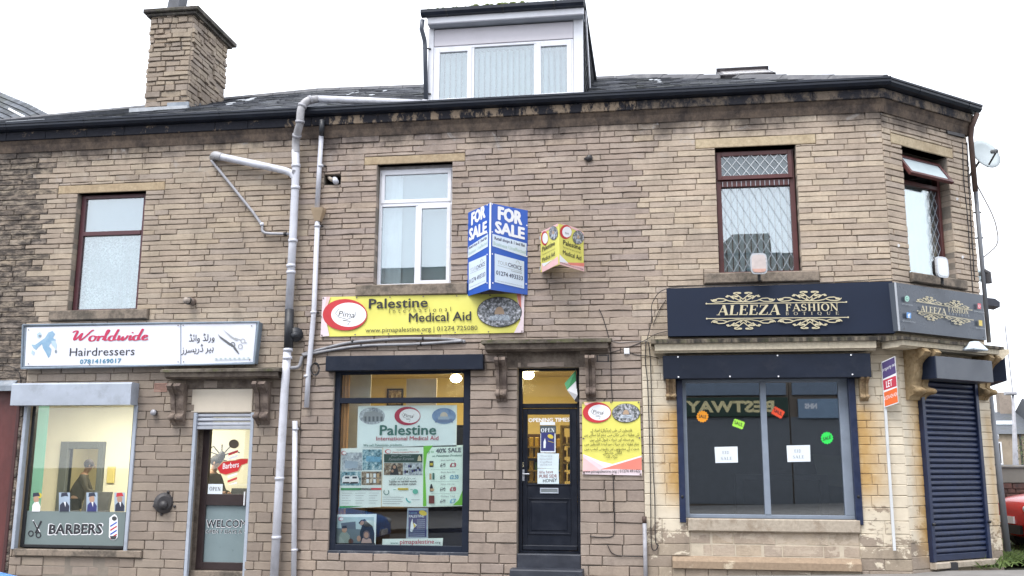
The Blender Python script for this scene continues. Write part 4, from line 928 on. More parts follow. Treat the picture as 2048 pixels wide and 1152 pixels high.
lattice(MF, ow[0]+.08, ow[1]-.09, zt+.115, ow[3]-.08, .092, s3, .135, .167, M('bright_lead', (.62, .66, .7), .5), .008); lattice(MF, ow[0]+.07, ow[1]-.07, ow[2]+.05, zt-.05, .15, W3, .135, .25, M('lead_strip_lower', (.36, .40, .45), .5), .0055)
for i in range(15):
    u = ow[0]+.09+(ow[1]-ow[0]-.18)*i/14; MB().box(MF, u-.006, u+.006, .098, .114, zt-.045, zt+.03, .002).build('vent_slot', M('vent_slot_grey', (.3, .3, .33), .5), W3)
MB().box(MF, ow[0]+.05, ow[1]-.05, .155, .16, zt-.052, zt+.052).build('dark_transom', BLK, W3)
MB().box(MF, ow[0], ow[1], .42, .44, zt-.1, ow[3]+.1).build('dark_backing', M('dusky_blue_room', (.10, .12, .15), .8), W3)  # dark sheet standing in for the dim room behind the upper panes
blinds(MF, ow[0]+.08, ow[1]-.05, ow[2]+.03, zt+.02, .25, .088, W3, .45, M('blue_white_blind', (.52, .58, .64), .8, .05, 4))
# corner chamfer window with its top light hanging open
ow = (D_UW[0]+.02, D_UW[1]-.03, D_UW[2], D_UW[3]-.08); zt = CFR.q(1850, 372, .14)[1]
wf = frame_bars(CFR, ow, .06, .14, .22, .06, .05); wf.box(CFR, ow[0]+.06, ow[1]-.06, .134, .22, zt-.035, zt+.03, .008); W4 = wf.build('window', MAHOG, U3)
pane(CFR, (ow[0]+.055, ow[1]-.055, ow[2]+.045, zt-.03), .18, GLASSU, W4)
hz = ow[3]-.02; th = math.radians(33); Hs = hz-(zt+.02)
class HF(Frame):
    def __init__(s, F, d0, z0, th): s.F = F; s.d0 = d0; s.z0 = z0; s.th = th; s.u = F.u; s.n = F.n
    def w(s, u, d, z): 
        q = s.z0-z; return s.F.w(u, s.d0-q*math.sin(s.th)+d*math.cos(s.th), s.z0-q*math.cos(s.th)-d*math.sin(s.th))
hf_ = HF(CFR, .12, hz, th); sa = frame_bars(hf_, (ow[0]+.01, ow[1]-.02, hz-Hs-.05, hz), .05, -.02, .03).build('open_sash', MAHOG, W4)
pane(hf_, (ow[0]+.055, ow[1]-.065, hz-Hs, hz-.045), .0, M('pale_bright_pane', (.52, .60, .63), .15, .06, 2), sa); lattice(hf_, ow[0]+.06, ow[1]-.07, hz-Hs, hz-.05, -.008, sa, .12, .2, M('pale_lead', (.55, .6, .62), .5), .003) if False else None  # sky brightness of the tilted glass painted in as a pale colour
MB().tube([CFR.w(ow[0]+.25, .14, zt+.03), CFR.w(ow[0]+.62, .02, zt+.09)], .008, 6).build('stay_bar', BLK, sa)
drape(CFR, ow[0]+.04, ow[1]-.22, ow[2], zt+.02, .24, M('bright_net', (.80, .84, .88), .9), W4, 'net_curtain', 5, .012); lattice(CFR, ow[1]-.30, ow[1]-.06, ow[2]+.05, zt-.04, .172, W4, .12, .22, M('lead_strip_lower'), .006)

# ------------------------------------------------------------ barber shopfront
def slats(F, u0, u1, z0, z1, d, n_, mat, par, name='shutter_slat'):
    h = (z1-z0)/n_
    for i in range(n_):
        a = z0+h*i; MB().prof(F, u0, u1, [(d+.03, a+.002), (d+.004, a+.004), (d-.012, a+h*.35), (d-.010, a+h*.65), (d+.006, a+h*.9), (d+.03, a+h-.002)]).build(name, mat, par)
def qbox(F, pxs, d0, d1, mat, name, par, bev=.008):
    R_ = rect(F, *pxs, d0); return MB().box(F, R_[0], R_[1], d0, d1, R_[2], R_[3], bev).build(name, mat, par)
sb = rect(MF, (22, 790), (262, 786), (140, 767), (140, 810), -.22); MB().prof(MF, sb[0], sb[1], [(.0, sb[2]), (-.22, sb[2]), (-.225, sb[3]-.012), (-.20, sb[3]+.012), (.0, sb[3]+.012)]).build('shutter_box', STEEL, U1)
so_ = (A_SH[0], A_SH[1], A_SH[2], sb[3]); sf = (A_SH[0]+.05, A_SH[1]-.05, A_SH[2]+.01, sb[3]-.02)
for u in (A_SH[0]-.02, A_SH[1]-.035): MB().box(MF, u, u+.055, -.03, .06, A_SH[2]-.01, sb[2]-.002, .006).build('shutter_rail', STEEL, U1)
wf = frame_bars(MF, sf, .055, .08, .15, .06, .045); W5 = wf.build('window', M('black_aluminium_frame', (.018, .018, .02), .35), U1)
pane(MF, (sf[0]+.05, sf[1]-.05, sf[2]+.04, sf[3]-.05), .11, GLASS, W5)
FROST = M('grey_green_frosted_film', (.17, .215, .215), .5, .04)
fz = MF.q(160, 1023, .105)[1]; MB().box(MF, sf[0]+.055, sf[1]-.055, .104, .108, sf[2]+.045, fz).build('frosted_film', FROST, W5)
pr = Print(W5, MF, .103)
GP = M('dark_frost_print', (.05, .055, .06), .5)
for o_, mt in ((1.6, WHITE), (0, BLACKP)):
    pr.text('BARBERS', (98-o_, 1068+o_), (203+o_, 1067+o_), 19+o_*1.6, mt, bold=.055+.02*(o_ > 0), space=1.05)
pr.line([(82, 1043), (73, 1063)], 2.4, WHITE, 'scissor_print'); pr.line([(66, 1040), (80, 1064)], 2.4, WHITE, 'scissor_print')
pr.line([(83, 1042), (71, 1066)], 3.4, BLACKP, 'scissor_print'); pr.line([(67, 1042), (79, 1066)], 2.6, BLACKP, 'scissor_print')
for cx_, cy_ in ((62, 1067), (77, 1070)): pr.line(arc(cx_, cy_, 4.6, 5.2, 0, 360, 14), 2, BLACKP, 'scissor_print')
pr.poly([(219, 1036), (226, 1030), (230, 1028), (234, 1032), (236, 1038), (236, 1074), (231, 1080), (223, 1080), (218, 1074)], WHITE, 'pole_print')
pr.ell(229, 1037, 5, 4.5, GP, 'pole_print')
for i in range(4): y = 1046+i*8; pr.poly([(221, y+5), (234, y-3), (234, y), (221, y+8.5)], REDP if i % 2 else FSBLUE, 'pole_print')
pr.poly([(220, 1072), (234, 1072), (231, 1079), (223, 1079)], GP, 'pole_print'); pr.done()
# four cut-out portraits standing on the film
HAT = M('dark_navy_photo', (.03, .035, .06), .5); SKN = M('skin_print', (.42, .26, .18), .5); YP = M('yellow_print', (.60, .48, .06), .5); LB = M('pale_blue_photo', (.34, .42, .52), .5)
for i, (a, b, t, bg) in enumerate(((63, 82, 985, None), (118, 140, 985, 1), (173, 195, 985, 1), (229, 250, 985, 1))):
    lb = ('cut-out picture of a capped man with a yellow ball, leftmost on the barber window film', 'small portrait picture in blue tones, second from left on the barber window film', 'small portrait picture of a man in a checked shirt, third on the barber window film', 'small portrait picture in a red and dark cap, rightmost on the barber window film')[i]
    th_ = thing('portrait_sticker', lb, 'sticker', at(MF, (a+b)/2, 1022, .1), 'portrait stickers on the barber window'); p_ = Print(th_, MF, .098)
    if bg: p_.rect(a, t, b, 1023, LB, 'print')
    c_ = (a+b)/2; 
    if i == 0: p_.ell(c_+6, 991, 5, 5.5, YP, 'print')
    p_.poly([(a+1, 1023), (a+2, 1010), (c_-2, 1003), (c_+4, 1003), (b-1, 1012), (b-2, 1023)], (WHITE, HAT, NAVYP, HAT)[i], 'print')
    p_.ell(c_, 998, 5.5, 7.5, SKN if i != 1 else LB, 'print'); p_.poly([(c_-7, 994), (c_-6, 986), (c_+5, 985), (c_+8, 993), (c_+2, 992)], HAT if i != 3 else REDP, 'print')
    p_.poly([(c_-1, 1004), (c_+3, 1004), (c_+2, 1014)], WHITE, 'print'); p_.done()
# door
fd = .21
cb = rect(MF, (383, 800), (509, 800), (446, 775), (446, 825), .0)
MB().box(MF, cb[0], cb[1]-.03, -.004, .2, cb[2], A_DR[3]-.005, .01).build('cream_box_panel', CREAM, U1)
sl_ = rect(MF, (390, 842), (503, 842), (446, 828), (446, 857), .02)
slats(MF, sl_[0], sl_[1], sl_[2]+.035, cb[2]-.003, .03, 3, ALU, U1); MB().box(MF, sl_[0]-.01, sl_[1]+.01, .012, .06, sl_[2]-.012, sl_[2]+.034, .006).build('shutter_bottom_bar', ALU, U1)
for u in (MF.q(377, 1000, .0)[0], MF.q(493, 1000, .0)[0]): MB().box(MF, u, u+.05, -.012, .05, gz(u)-.05, cb[2]-.003, .005).build('shutter_rail', STEEL, U1)
MB().box(MF, A_DR[0]-.1, MF.q(399, 1000, .21)[0], .2, .3, -.5, A_DR[3]).build('door_jamb', HOODL, U1)
od = (MF.q(398, 1000, fd)[0], A_DR[1]+.1, MF.q(430, 1140, fd)[1], A_DR[3]-.1)
wf = frame_bars(MF, od, .11, fd, fd+.08, .07, .11); zr0, zr1 = MF.q(450, 1011, fd)[1], MF.q(450, 988, fd)[1]; wf.box(MF, od[0]+.11, od[1]-.11, fd-.004, fd+.08, zr0, zr1, .006); D1 = wf.build('door', DARKF, U1)
pane(MF, (od[0]+.105, od[1]-.1, zr1-.005, od[3]-.06), fd+.04, GLASS, D1); MB().box(MF, od[0]+.105, od[1]-.1, fd+.036, fd+.05, od[2]+.1, zr0+.005).build('frosted_panel', M('grey_green_frosted_panel', (.20, .26, .275), .35, .04), D1)
MB().box(MF, od[0]-.1, od[1], .1, .3, od[2]-.2, od[2]-.005, .01).build('door_step', SILL, U1)
hd = at(MF, 489, 997, fd-.05); MB().tube([hd+Vector((0, 0, .1)), hd, hd-Vector((0, 0, .1))], .014, 8).build('handle', WHITE, D1)
pr = Print(D1, MF, fd+.033)
for o_, mt in ((1, WHITE), (0, BLACKP)): pr.text('WELCOME', (413-o_, 1054+o_), (502+o_, 1054+o_), 14+o_*1.6, mt, bold=.02+.02*(o_ > 0), space=1.1); pr.text('OPEN 7 DAYS A WEEK', (412-o_*.6, 1066+o_*.7), (514, 1066+o_*.7), 6.5+o_, mt, bold=.0+.03*(o_ > 0), space=1.1)
# barber pole sticker on the glass
for i in range(8):
    y = 897+i*9; 
    if y < 965: pr.poly([(457-(y-897)*.03, y+10), (476-(y-897)*.03, y+3), (476-(y-897)*.03, min(y+7.5, 968)), (457-(y-897)*.03, min(y+14.5, 970))], REDP if i % 2 == 0 else WHITE, 'pole_print')
pr.ell(468, 888, 10, 9, M('bronze_print', (.12, .09, .06), .4), 'pole_print')
RB_ = M('bright_red_print', (.60, .02, .025), .4); TNP = M('tan_print', (.5, .35, .2), .5)
pr.poly([(434, 936), (446, 922), (470, 920), (480, 917), (497, 917), (496, 927), (485, 931), (478, 944), (452, 951), (440, 947)], TNP, 'pole_print'); pr.poly([(435, 936), (447, 924), (472, 921), (482, 918), (496, 918), (495, 926), (483, 930), (476, 942), (452, 949), (441, 946)], RB_, 'pole_print'); pr.text('Barbers', (446, 938), (478, 934), 11, WHITE, bold=.02); pr.done()
t_ = thing('open_sign', 'small white OPEN card hanging inside the barber shop door glass', 'sign', at(MF, 430, 987, .23)); oz = rect(MF, (416, 978), (445, 978), (430, 968), (430, 988), fd-.004)
MB().box(MF, oz[0], oz[1], fd-.006, fd-.001, oz[2], oz[3]).build('card', PAPER, t_); pr = Print(t_, MF, fd-.0065); pr.text('OPEN', (419, 981), (441, 982), 7.5, BLACKP, 'serif'); pr.done()

# hoods with carved brackets
def console(F, px0, px1, y0, y1, mat, unit, d=.02, deep=.24):
    u0 = F.q(px0, (y0+y1)/2, -.05)[0]; u1 = F.q(px1, (y0+y1)/2, -.05)[0]; z1 = F.q((px0+px1)/2, y0, -.1)[1]; z0 = F.q((px0+px1)/2, y1, -.05)[1]; H = z1-z0; m = MB(); w3 = (u1-u0)/3
    def P_(k): 
        pts = [(.03, z1)]
        for i in range(15):
            t = i/14; z = z1-H*t
            dd = -deep*(.95*math.exp(-((t-.06)/.16)**2)+.42*math.exp(-((t-.42)/.30)**2)+.55*math.exp(-((t-.83)/.075)**2)+.12)*k; pts.append((dd, z))
        return pts+[(.03, z0)]
    for j, k in enumerate((1.0, .82, 1.0)): m.prof(F, u0+w3*j+(.004 if j == 1 else 0), u0+w3*(j+1)-(.004 if j == 1 else 0), P_(k))
    b = m.build('bracket', mat, unit); m = MB()
    for j in (0, 1): 
        c = F.w(u0+w3*(.5+2*j), -deep*.58, z0+H*.17); m.ball(c, w3*.75, w3*.75, H*.07, 10, 6)
    m.build('scroll', mat, b, True)
def hood(F, x0, x1, yt, yb, unit, mt, ml, d=.26, name='door_hood', dt=None):
    u0 = F.q(x0, (yt+yb)/2, -d)[0]; u1 = F.q(x1, (yt+yb)/2, -d)[0]; zt = F.q((x0+x1)/2, yt, -d)[1]; zb = F.q((x0+x1)/2, yb, -d*.5)[1]; h = zt-zb
    MB().prof(F, u0, u1, [(.03, zt+.05), (-d, zt), (-d, zt-h*.30), (.03, zt-h*.30)]).build(name, mt, unit)
    MB().prof(F, u0+.05, u1-.05, [(.03, zt-h*.302), (-d+.04, zt-h*.302), (-d+.05, zt-h*.84), (-d+.10, zt-h*.9), (-d+.11, zb), (.03, zb)]).build('hood_moulding', ml, unit); return zt, zb
hood(MF, 320, 558, 738, 757, U1, HOOD, HOODL); console(MF, 345, 371, 768, 850, CONS, U1); console(MF, 513, 539, 764, 848, CONS, U1)
MB().box(MF, MF.q(372, 780)[0], MF.q(512, 780)[0], -.012, .1, A_DR[3]+.002, MF.q(440, 757)[1]).build('frieze_stone', HOODL, U1)
hood(MF, 962, 1222, 679, 702, U2, HOOD, HOODL); console(MF, 993, 1014, 716, 803, CONS, U2); console(MF, 1172, 1191, 712, 800, CONS, U2)
MB().box(MF, MF.q(1014, 720)[0], MF.q(1172, 720)[0], -.012, .1, B_DR[3]+.002, MF.q(1097, 703)[1]).build('frieze_stone', HOODL, U2)
# big cornices of the corner shop
hood(MF, 1302, 1762, 676, 704, U3, CORND, CORN, .30, 'cornice'); console(MF, 1332, 1351, 752, 800, CONSP, U3, deep=.17); console(MF, 1719, 1736, 752, 802, CONSP, U3, deep=.17)
hood(CFR, 1806, 2008, 683, 706, U3, CORND, CORN, .34, 'cornice')
console(CFR, 1815, 1848, 700, 800, CONSC, U3, deep=.30); console(CFR, 1953, 1974, 712, 800, CONSC, U3, deep=.26)
# ------------------------------------------------------------ charity shopfront
qb = qbox(MF, ((651, 728), (966, 721), (808, 710), (808, 740)), -.14, .0, NAVY, 'shutter_box', U2, .006)
wl = .045
ow = rect(MF, (662, 930), (939, 930), (806, 738), (794, 1103), wl); ow = (ow[0], ow[1], ow[2], MF.q(808, 740, -.14)[1]+.01)
zt0, zt1 = MF.q(800, 806, wl)[1], MF.q(800, 795, wl)[1]
wf = frame_bars(MF, ow, .10, wl, wl+.09, .05, .085); wf.box(MF, ow[0]+.10, ow[1]-.10, wl+.002, wl+.09, zt0, zt1, .006); W6 = wf.build('window', NAVY, U2)
pane(MF, (ow[0]+.095, ow[1]-.095, zt1-.005, ow[3]-.045), wl+.05, GLASS, W6); pane(MF, (ow[0]+.095, ow[1]-.095, ow[2]+.08, zt0+.005), wl+.05, GLASS, W6)
qbox(MF, ((651, 1108), (937, 1108), (794, 1103), (794, 1113)), .0, .09, M('chipped_navy_sill', (.03, .035, .05), .5, .2, 5, dirt=.35, dirtcol=(.4, .4, .42)), 'shutter_sill', U2, .006)
GD = wl+.066
def poster(name, label, cat, F, pxs, d, base, draw, grp=None, th_=.002):
    """a sheet with its four corners TL TR BR BL in photo pixels"""
    c = [at(F, x, y, d) for x, y in pxs]; t = thing(name, label, cat, c[3], grp); q = MB(); q.prism([c[3], c[2], c[1], c[0]], F.n*th_); q.build('sheet', base, t)
    if draw: p = Print(t, F, d); draw(p); p.done()
    return t
def d1(p):
    p.ell(744, 832, 26, 17, PH_PALE, 'photo_print'); p.poly([(724, 838), (730, 824), (750, 822), (766, 828), (768, 842), (730, 845)], GREYP, 'photo_print')
    for i in range(5): p.rect(729+i*8, 833, 733+i*8, 843, M('dark_grey_print', (.12, .14, .17), .5), 'photo_print')
    p.ell(888, 832, 24, 16, PH_SKY, 'photo_print'); p.poly([(872, 838), (904, 838), (906, 845), (870, 845)], M('mid_blue_print', (.16, .22, .36), .5), 'photo_print'); p.poly([(877, 833), (898, 833), (899, 839), (876, 839)], LB, 'photo_print'); p.poly([(880+8*(1-math.cos(a)), 833-9*math.sin(a)) for a in [math.pi*i/8 for i in range(9)]], M('tan_dome_print', (.55, .5, .42), .5), 'photo_print')
    crescent(p, 815, 832, 26, 18.5, CRIM)
    p.text('Palestine', (760, 870), (872, 869), 19.5, TEALP, bold=.035); p.text('Palestine', (761, 869.3), (871, 868.3), 18, M('green_grey_print', (.14, .32, .27), .5), bold=.0)
    p.text('International Medical Aid', (753, 881), (877, 880), 8, CRIM, bold=.012); p.text('We sell Palestinian products...', (727, 893), (808, 892), 5, TEALP, bold=.01)
poster('window_poster', 'large pale poster with red crescent and two oval photos, topmost in the charity window', 'poster', MF, ((716, 812), (914, 810), (913, 893), (714, 896)), GD, M('pale_blue_poster', (.74, .84, .86), .5, .03), d1)
PPB = M('pale_green_white_poster', (.76, .84, .85), .5, .05, 6)
def d2(p):
    for (x0, y0, x1, y1, mt) in ((684, 905, 724, 941, PH_PALE), (725, 899, 764, 940, PH_TEAL), (681, 943, 722, 971, PH_TEAL), (723, 943, 763, 970, PH_WARM)): p.rect(x0, y0, x1, y1, mt, 'photo_print')
    p.poly([(690, 921), (716, 923), (715, 936), (690, 937)], LB, 'photo_print'); p.poly([(733, 912), (762, 914), (761, 924), (732, 923)], LBLUE, 'photo_print')
    for x in (692, 707): p.poly([(x-8, 966), (x-8, 956), (x-3, 951), (x+8, 951), (x+11, 957), (x+11, 966)], WHITE, 'photo_print'); p.rect(x-2, 953, x+7, 957, HAT, 'photo_print'); p.rect(x-6, 964, x+9, 967, BLACKP, 'photo_print')
    for i in range(8): p.rect(733+(i % 4)*7, 947+(i//4)*11, 738+(i % 4)*7, 955+(i//4)*11, (PAPER, TNP, PAPER, CREAM)[(i*3) % 4], 'photo_print')
    crescent(p, 688, 906, 5, 4, word=False)
    p.rect(682, 976, 722, 980, GREENP, 'print'); p.rect(722, 976, 743, 980, BLACKP, 'print'); p.rect(743, 976, 763, 979.5, REDP, 'print')
    for i in range(3):
        for j in range(5): p.line([(684+i*27, 986+j*5), (705+i*27-(j*4) % 9, 986+j*5)], .7, GREYP, 'print')
    p.poly([(680, 1012), (728, 1012), (700, 1015), (679, 1017)], GREENP, 'print')
poster('window_poster', 'white poster with four photos above a green, black and red stripe in the charity window', 'poster', MF, ((682, 897), (765, 894), (762, 1014), (678, 1017)), GD, PPB, d2)
def d3(p):
    crescent(p, 776, 903, 6, 4.5, word=False); p.text('Your Donations', (793, 901), (815, 900.5), 2.6, TEALP); p.text('(Palestine International Medical Aid)', (785, 906), (838, 905), 3, REDP)
    p.rect(768, 908, 845, 925, M('dark_green_print', (.02, .06, .05), .5), 'print'); p.text('Ramadan Kareem', (777, 921), (827, 920), 5.5, GREYP, slant=.4); p.text(urdu('رمضان کریم'.replace('ض', 'ص')), (783, 912), (822, 912), 5, GREYP)
    p.poly([(835, 922), (836, 914), (839, 910), (842, 914), (843, 922)], GOLD, 'print')
    p.rect(768, 926, 806, 950, PH_WARM, 'photo_print'); p.rect(807, 926, 845, 950, PH_PALE, 'photo_print'); p.poly([(780, 950), (783, 934), (789, 926), (795, 934), (798, 950)], BLACKP, 'photo_print'); p.ell(789, 934, 3, 3.6, SKN, 'photo_print'); p.ell(785, 942, 2.5, 3, SKN, 'photo_print')
    rr = random.Random(2)
    for i in range(9): p.ell(811+i*3.6, 932+rr.random()*12, 2.1, 2.8, BLACKP if i % 2 else NAVYP, 'photo_print')
    p.text('Together we heal their wounds,', (778, 965), (834, 964), 4, BLACKP, bold=.02); p.text('and take care of their orphans.', (778, 970.5), (833, 969.5), 4, BLACKP, bold=.02); p.text(urdu('سب مل کر امداد کریں'), (783, 959), (831, 958), 5, TEALP)
    p.line(arc(773, 984, 5, 5.5, -40, 220, 10), 1.4, TEALP, 'emblem'); p.ell(831, 983, 5.5, 5, M('sea_green_print', (.12, .42, .33), .5), 'emblem'); p.rect(796, 976, 817, 980, YP, 'print'); p.text('DonateUK', (797, 979.5), (816, 979.5), 2.6, BLACKP)
    p.line([(787, 979), (792, 979)], 1.2, M('sea_green_print'), 'print'); p.line([(821, 979), (826, 979)], 1.2, M('sea_green_print'), 'print')
    for j in range(4): p.line([(766, 994+j*4.3), (808-(j*5) % 8, 994.5+j*4.3)], .8, GREYP, 'print')
    p.line([(813, 996), (814, 1000), (818, 1004), (822, 1004)], 2.2, M('turquoise_print', (.05, .42, .42), .5), 'print'); p.line([(823, 999), (840, 999.5)], 1, GREYP, 'print')
poster('window_poster', 'white charity poster with a dark green calligraphy band and two photos, centre of the window', 'poster', MF, ((766, 895), (847, 892), (845, 1014), (763, 1013)), GD-.0, M('white_green_poster', (.78, .86, .86), .5, .05, 6), d3)
def d4(p):
    p.poly([(847, 892), (866, 891), (854, 908), (850, 940), (852, 980), (853, 1012), (846, 1013)], LIME, 'print'); p.poly([(926, 978), (927, 1010), (905, 1011), (917, 1000)], LIME, 'print')
    p.text('up to', (854, 906), (868, 906), 6, GREENP); p.text('40% SALE', (872, 906), (922, 904), 8.5, M('dark_grey_print'), bold=.05); p.text('on Palestinian Products', (864, 914), (923, 912.5), 4, TEALP, slant=.2, bold=.02)
    for i, (nm, a, b) in enumerate((('Black Seed Paste', '£5', '£3'), ('Black Seed Oil', '£5', '£2.50'), ('Olive Oil 1ltr', '£10', '£8'), ('Dates 1kg', '£9', '£7'))):
        y = 934+i*24; p.text(nm, (882, y-12), (910, y-12.5), 3, GREYP); p.text(a, (880, y), (891, y), 8, GREYP); p.text(b, (900, y), (912 if i != 1 else 917, y-.3), 8, CRIM if i % 2 == 0 else LBLUE, bold=.04)
        p.line([(881, y-2), (891, y-6)], .8, BLACKP, 'print'); p.line([(862, y+5), (918, y+4.5)], .5, M('pale_grey_print', (.4, .48, .48), .5), 'print')
        if i == 0: p.rect(859, 922, 867, 934, BLACKP, 'photo_print'); p.rect(860, 926, 866, 931, YP, 'photo_print')
        elif i == 1: p.rect(859, 947, 863, 959, TNP, 'photo_print'); p.rect(865, 946, 869, 959, TEALP, 'photo_print')
        elif i == 2: p.poly([(860, 983), (860, 974), (862, 968), (864, 968), (866, 974), (866, 983)], BLACKP, 'photo_print'); p.rect(861, 977, 868, 982, TNP, 'photo_print')
        else: p.rect(858, 991, 869, 1007, M('maroon_print', (.15, .04, .035), .5), 'photo_print')
poster('window_poster', 'green and white price poster reading 40% SALE, right of the charity window', 'poster', MF, ((847, 892), (926, 890), (929, 1012), (845, 1014)), GD+.0, M('mint_poster', (.74, .88, .82), .5, .03), d4)
def d5(p):
    GC = M('grey_green_clothes_print', (.25, .31, .30), .5)
    p.poly([(672, 1034), (748, 1034), (748, 1092), (672, 1092)], M('pale_sky_print', (.42, .54, .56), .5), 'photo_print'); p.poly([(682, 1046), (711, 1043), (712, 1060), (684, 1062)], M('dark_grey_print'), 'photo_print'); p.poly([(671, 1056), (748, 1060), (748, 1092), (671, 1092)], M('mid_grey_print', (.14, .18, .20), .5), 'photo_print')
    crescent(p, 682, 1038, 5, 4, word=False)
    p.poly([(717, 1046), (722, 1040), (730, 1038), (736, 1045), (745, 1052), (749, 1066), (748, 1092), (722, 1092), (720, 1064), (724, 1052)], M('black_robe_print', (.018, .018, .022), .5), 'photo_print'); p.ell(724, 1046, 3.5, 5, SKN, 'photo_print', .5)
    p.poly([(677, 1087), (679, 1070), (684, 1064), (694, 1064), (700, 1071), (699, 1087)], GC, 'photo_print'); p.ell(689, 1059, 5, 6.5, SKN, 'photo_print'); p.poly([(684, 1057), (685, 1052), (693, 1051), (694, 1056)], BLACKP, 'photo_print')
    p.poly([(722, 1087), (725, 1077), (733, 1074), (742, 1078), (744, 1087)], M('pink_grey_print', (.45, .33, .30), .5), 'photo_print'); p.ell(733, 1070, 7, 9, M('brown_scarf_print', (.14, .10, .10), .5), 'photo_print'); p.ell(733, 1070, 4.6, 6, SKN, 'photo_print'); p.ell(718, 1077, 4, 6, SKN, 'photo_print'); p.ell(702, 1083, 5, 6, M('brown_hair_print', (.10, .05, .04), .5), 'photo_print')
    p.rect(670, 1086, 750, 1092, BLACKP, 'photo_print')
poster('window_poster', 'framed photo poster of a robed woman bending over children, bottom left of the window', 'poster', MF, ((671, 1029), (753, 1028), (751, 1096), (668, 1096)), GD, PPB, d5)
def d6(p):
    p.rect(817, 1021, 853, 1074, NAVYP, 'print'); p.text('PLAN FOR', (818, 1028), (834, 1028), 3.6, LBLUE); p.text('PALESTINE', (818, 1035), (848, 1034.5), 5, PAPER, bold=.02); p.ell(846, 1026, 8, 5, YP, 'print', .3)
    p.poly([(820, 1062), (822, 1045), (825, 1037), (826, 1048), (829, 1046), (834, 1050), (828, 1056), (824, 1064)], PAPER, 'print'); p.poly([(826, 1045), (832, 1051), (828, 1056)], YP, 'print')
    for j in range(9): p.line([(834 if j < 5 else 819, 1040+j*4), (850, 1039.6+j*4)], 1, LB, 'print')
poster('window_poster', 'small navy blue poster reading PLAN FOR PALESTINE, low in the middle of the window', 'poster', MF, ((815, 1016), (856, 1016), (856, 1077), (812, 1077)), GD+.001, LB, d6)
def d7(p): p.text('www.', (781, 1088), (797, 1088), 4.5, TEALP, bold=.01); p.text('pimapalestine', (800, 1088), (868, 1087), 8.5, CRIM, bold=.02); p.text('.org', (869, 1087), (881, 1087), 5, BLACKP)
poster('web_address_strip', 'pale strip reading www.pimapalestine.org at the bottom of the charity window', 'sign', MF, ((765, 1078), (886, 1076), (885, 1095), (764, 1096)), GD-.001, M('pale_mint_strip', (.70, .80, .80), .5), d7)
# things in the room
for (x0, x1, y0, y1, d, mt, lb, nm, ct) in ((668, 699, 745, 1020, .16, ORG, 'orange drape at the left edge inside the charity shop window', 'orange_drape', 'curtain'), (696, 741, 745, 1020, .5, M('white_display_board', (.55, .56, .58), .6), 'tall pale display board standing left inside the charity shop', 'display_board', 'board'), (812, 873, 757, 900, .7, M('lilac_white_board', (.55, .50, .52), .6), 'lilac white banner board standing mid-right inside the charity shop', 'display_board', 'board')):
    R_ = rect(MF, (x0, 800), (x1, 800), ((x0+x1)/2, y0), ((x0+x1)/2, y1), d); t = thing(nm, lb, ct, MF.w((R_[0]+R_[1])/2, d, pf))
    if nm == 'orange_drape': drape(MF, R_[0], R_[1], pf, R_[3], d, mt, t, 'drape_cloth', 4, .02)
    else: MB().box(MF, R_[0], R_[1], d, d+.02, pf+.04, R_[3], .004).build('panel', mt, t); MB().box(MF, R_[0], R_[1], d-.1, d+.12, pf, pf+.04, .004).build('foot', BLK, t)
R_ = rect(MF, (774, 780), (806, 780), (790, 777), (790, 812), 3.55); t = thing('picture_frame', 'small dark framed picture hanging on the mustard back wall of the charity shop', 'picture', MF.w(R_[0], 3.55, R_[2])); frame_bars(MF, R_, .03, 3.55, 3.59).build('frame', BLK, t); MB().box(MF, R_[0]+.03, R_[1]-.03, 3.57, 3.585, R_[2]+.03, R_[3]-.03).build('picture', PH_WARM, t)
BRN = M('dark_brown_wood', (.045, .022, .012), .5, .2, 4)
for (a, b, c, e, d, mt, lb) in ((728, 815, 1016, 1100, .5, BRN, 'dark brown counter front low inside the charity shop window'), (857, 935, 850, 1100, .45, M('navy_cloth', (.02, .022, .05), .8, .3, 4), 'navy cloth covered display block at the right inside the charity shop window'), (668, 728, 1010, 1100, .45, M('dull_buff_box', (.20, .155, .09), .7), 'buff coloured box at the left inside the charity shop window')):
    R_ = rect(MF, (a, 1050), (b, 1050), ((a+b)/2, c), ((a+b)/2, e), d); t = thing('display_counter', lb, 'counter', MF.w((R_[0]+R_[1])/2, d, pf)); MB().box(MF, R_[0], R_[1], d, d+.5, pf, R_[3]-.03, .008).build('body', mt, t); MB().box(MF, R_[0]-.01, R_[1]+.01, d-.012, d+.51, R_[3]-.029, R_[3], .006).build('top', mt, t)
# door numbered 5
fd = .15; od = rect(MF, (1036, 920), (1163, 920), (1097, 735), (1097, 1106), fd); od = (B_DR[0]+.005, B_DR[1]+.0, od[2], od[3])
BD = M('black_door_paint', (.010, .013, .022), .4, .2, 4, spec=.3, dirt=.12, dirtcol=(.05, .055, .07))
ztr0, ztr1 = MF.q(1097, 816, fd)[1], MF.q(1097, 807, fd)[1]
fr_ = frame_bars(MF, od, .05, fd, fd+.09, .05, .03); fr_.box(MF, od[0]+.05, od[1]-.05, fd+.001, fd+.09, ztr0, ztr1, .006); fr_.build('door_frame', BD, U2)
pane(MF, (od[0]+.045, od[1]-.045, ztr1-.005, od[3]-.045), fd+.05, GLASS, U2, 'fanlight')
dl = (od[0]+.055, od[1]-.055, od[2]+.035, ztr0-.006); gl = rect(MF, (1055, 920), (1140, 920), (1098, 829), (1098, 968), fd+.02)
m = MB(); q = fd+.02
m.box(MF, dl[0], gl[0], q, q+.05, dl[2], dl[3], .004).box(MF, gl[1], dl[1], q, q+.05, dl[2], dl[3], .004).box(MF, gl[0], gl[1], q+.001, q+.05, gl[3], dl[3], .003).box(MF, gl[0], gl[1], q+.001, q+.05, dl[2], gl[2], .003)
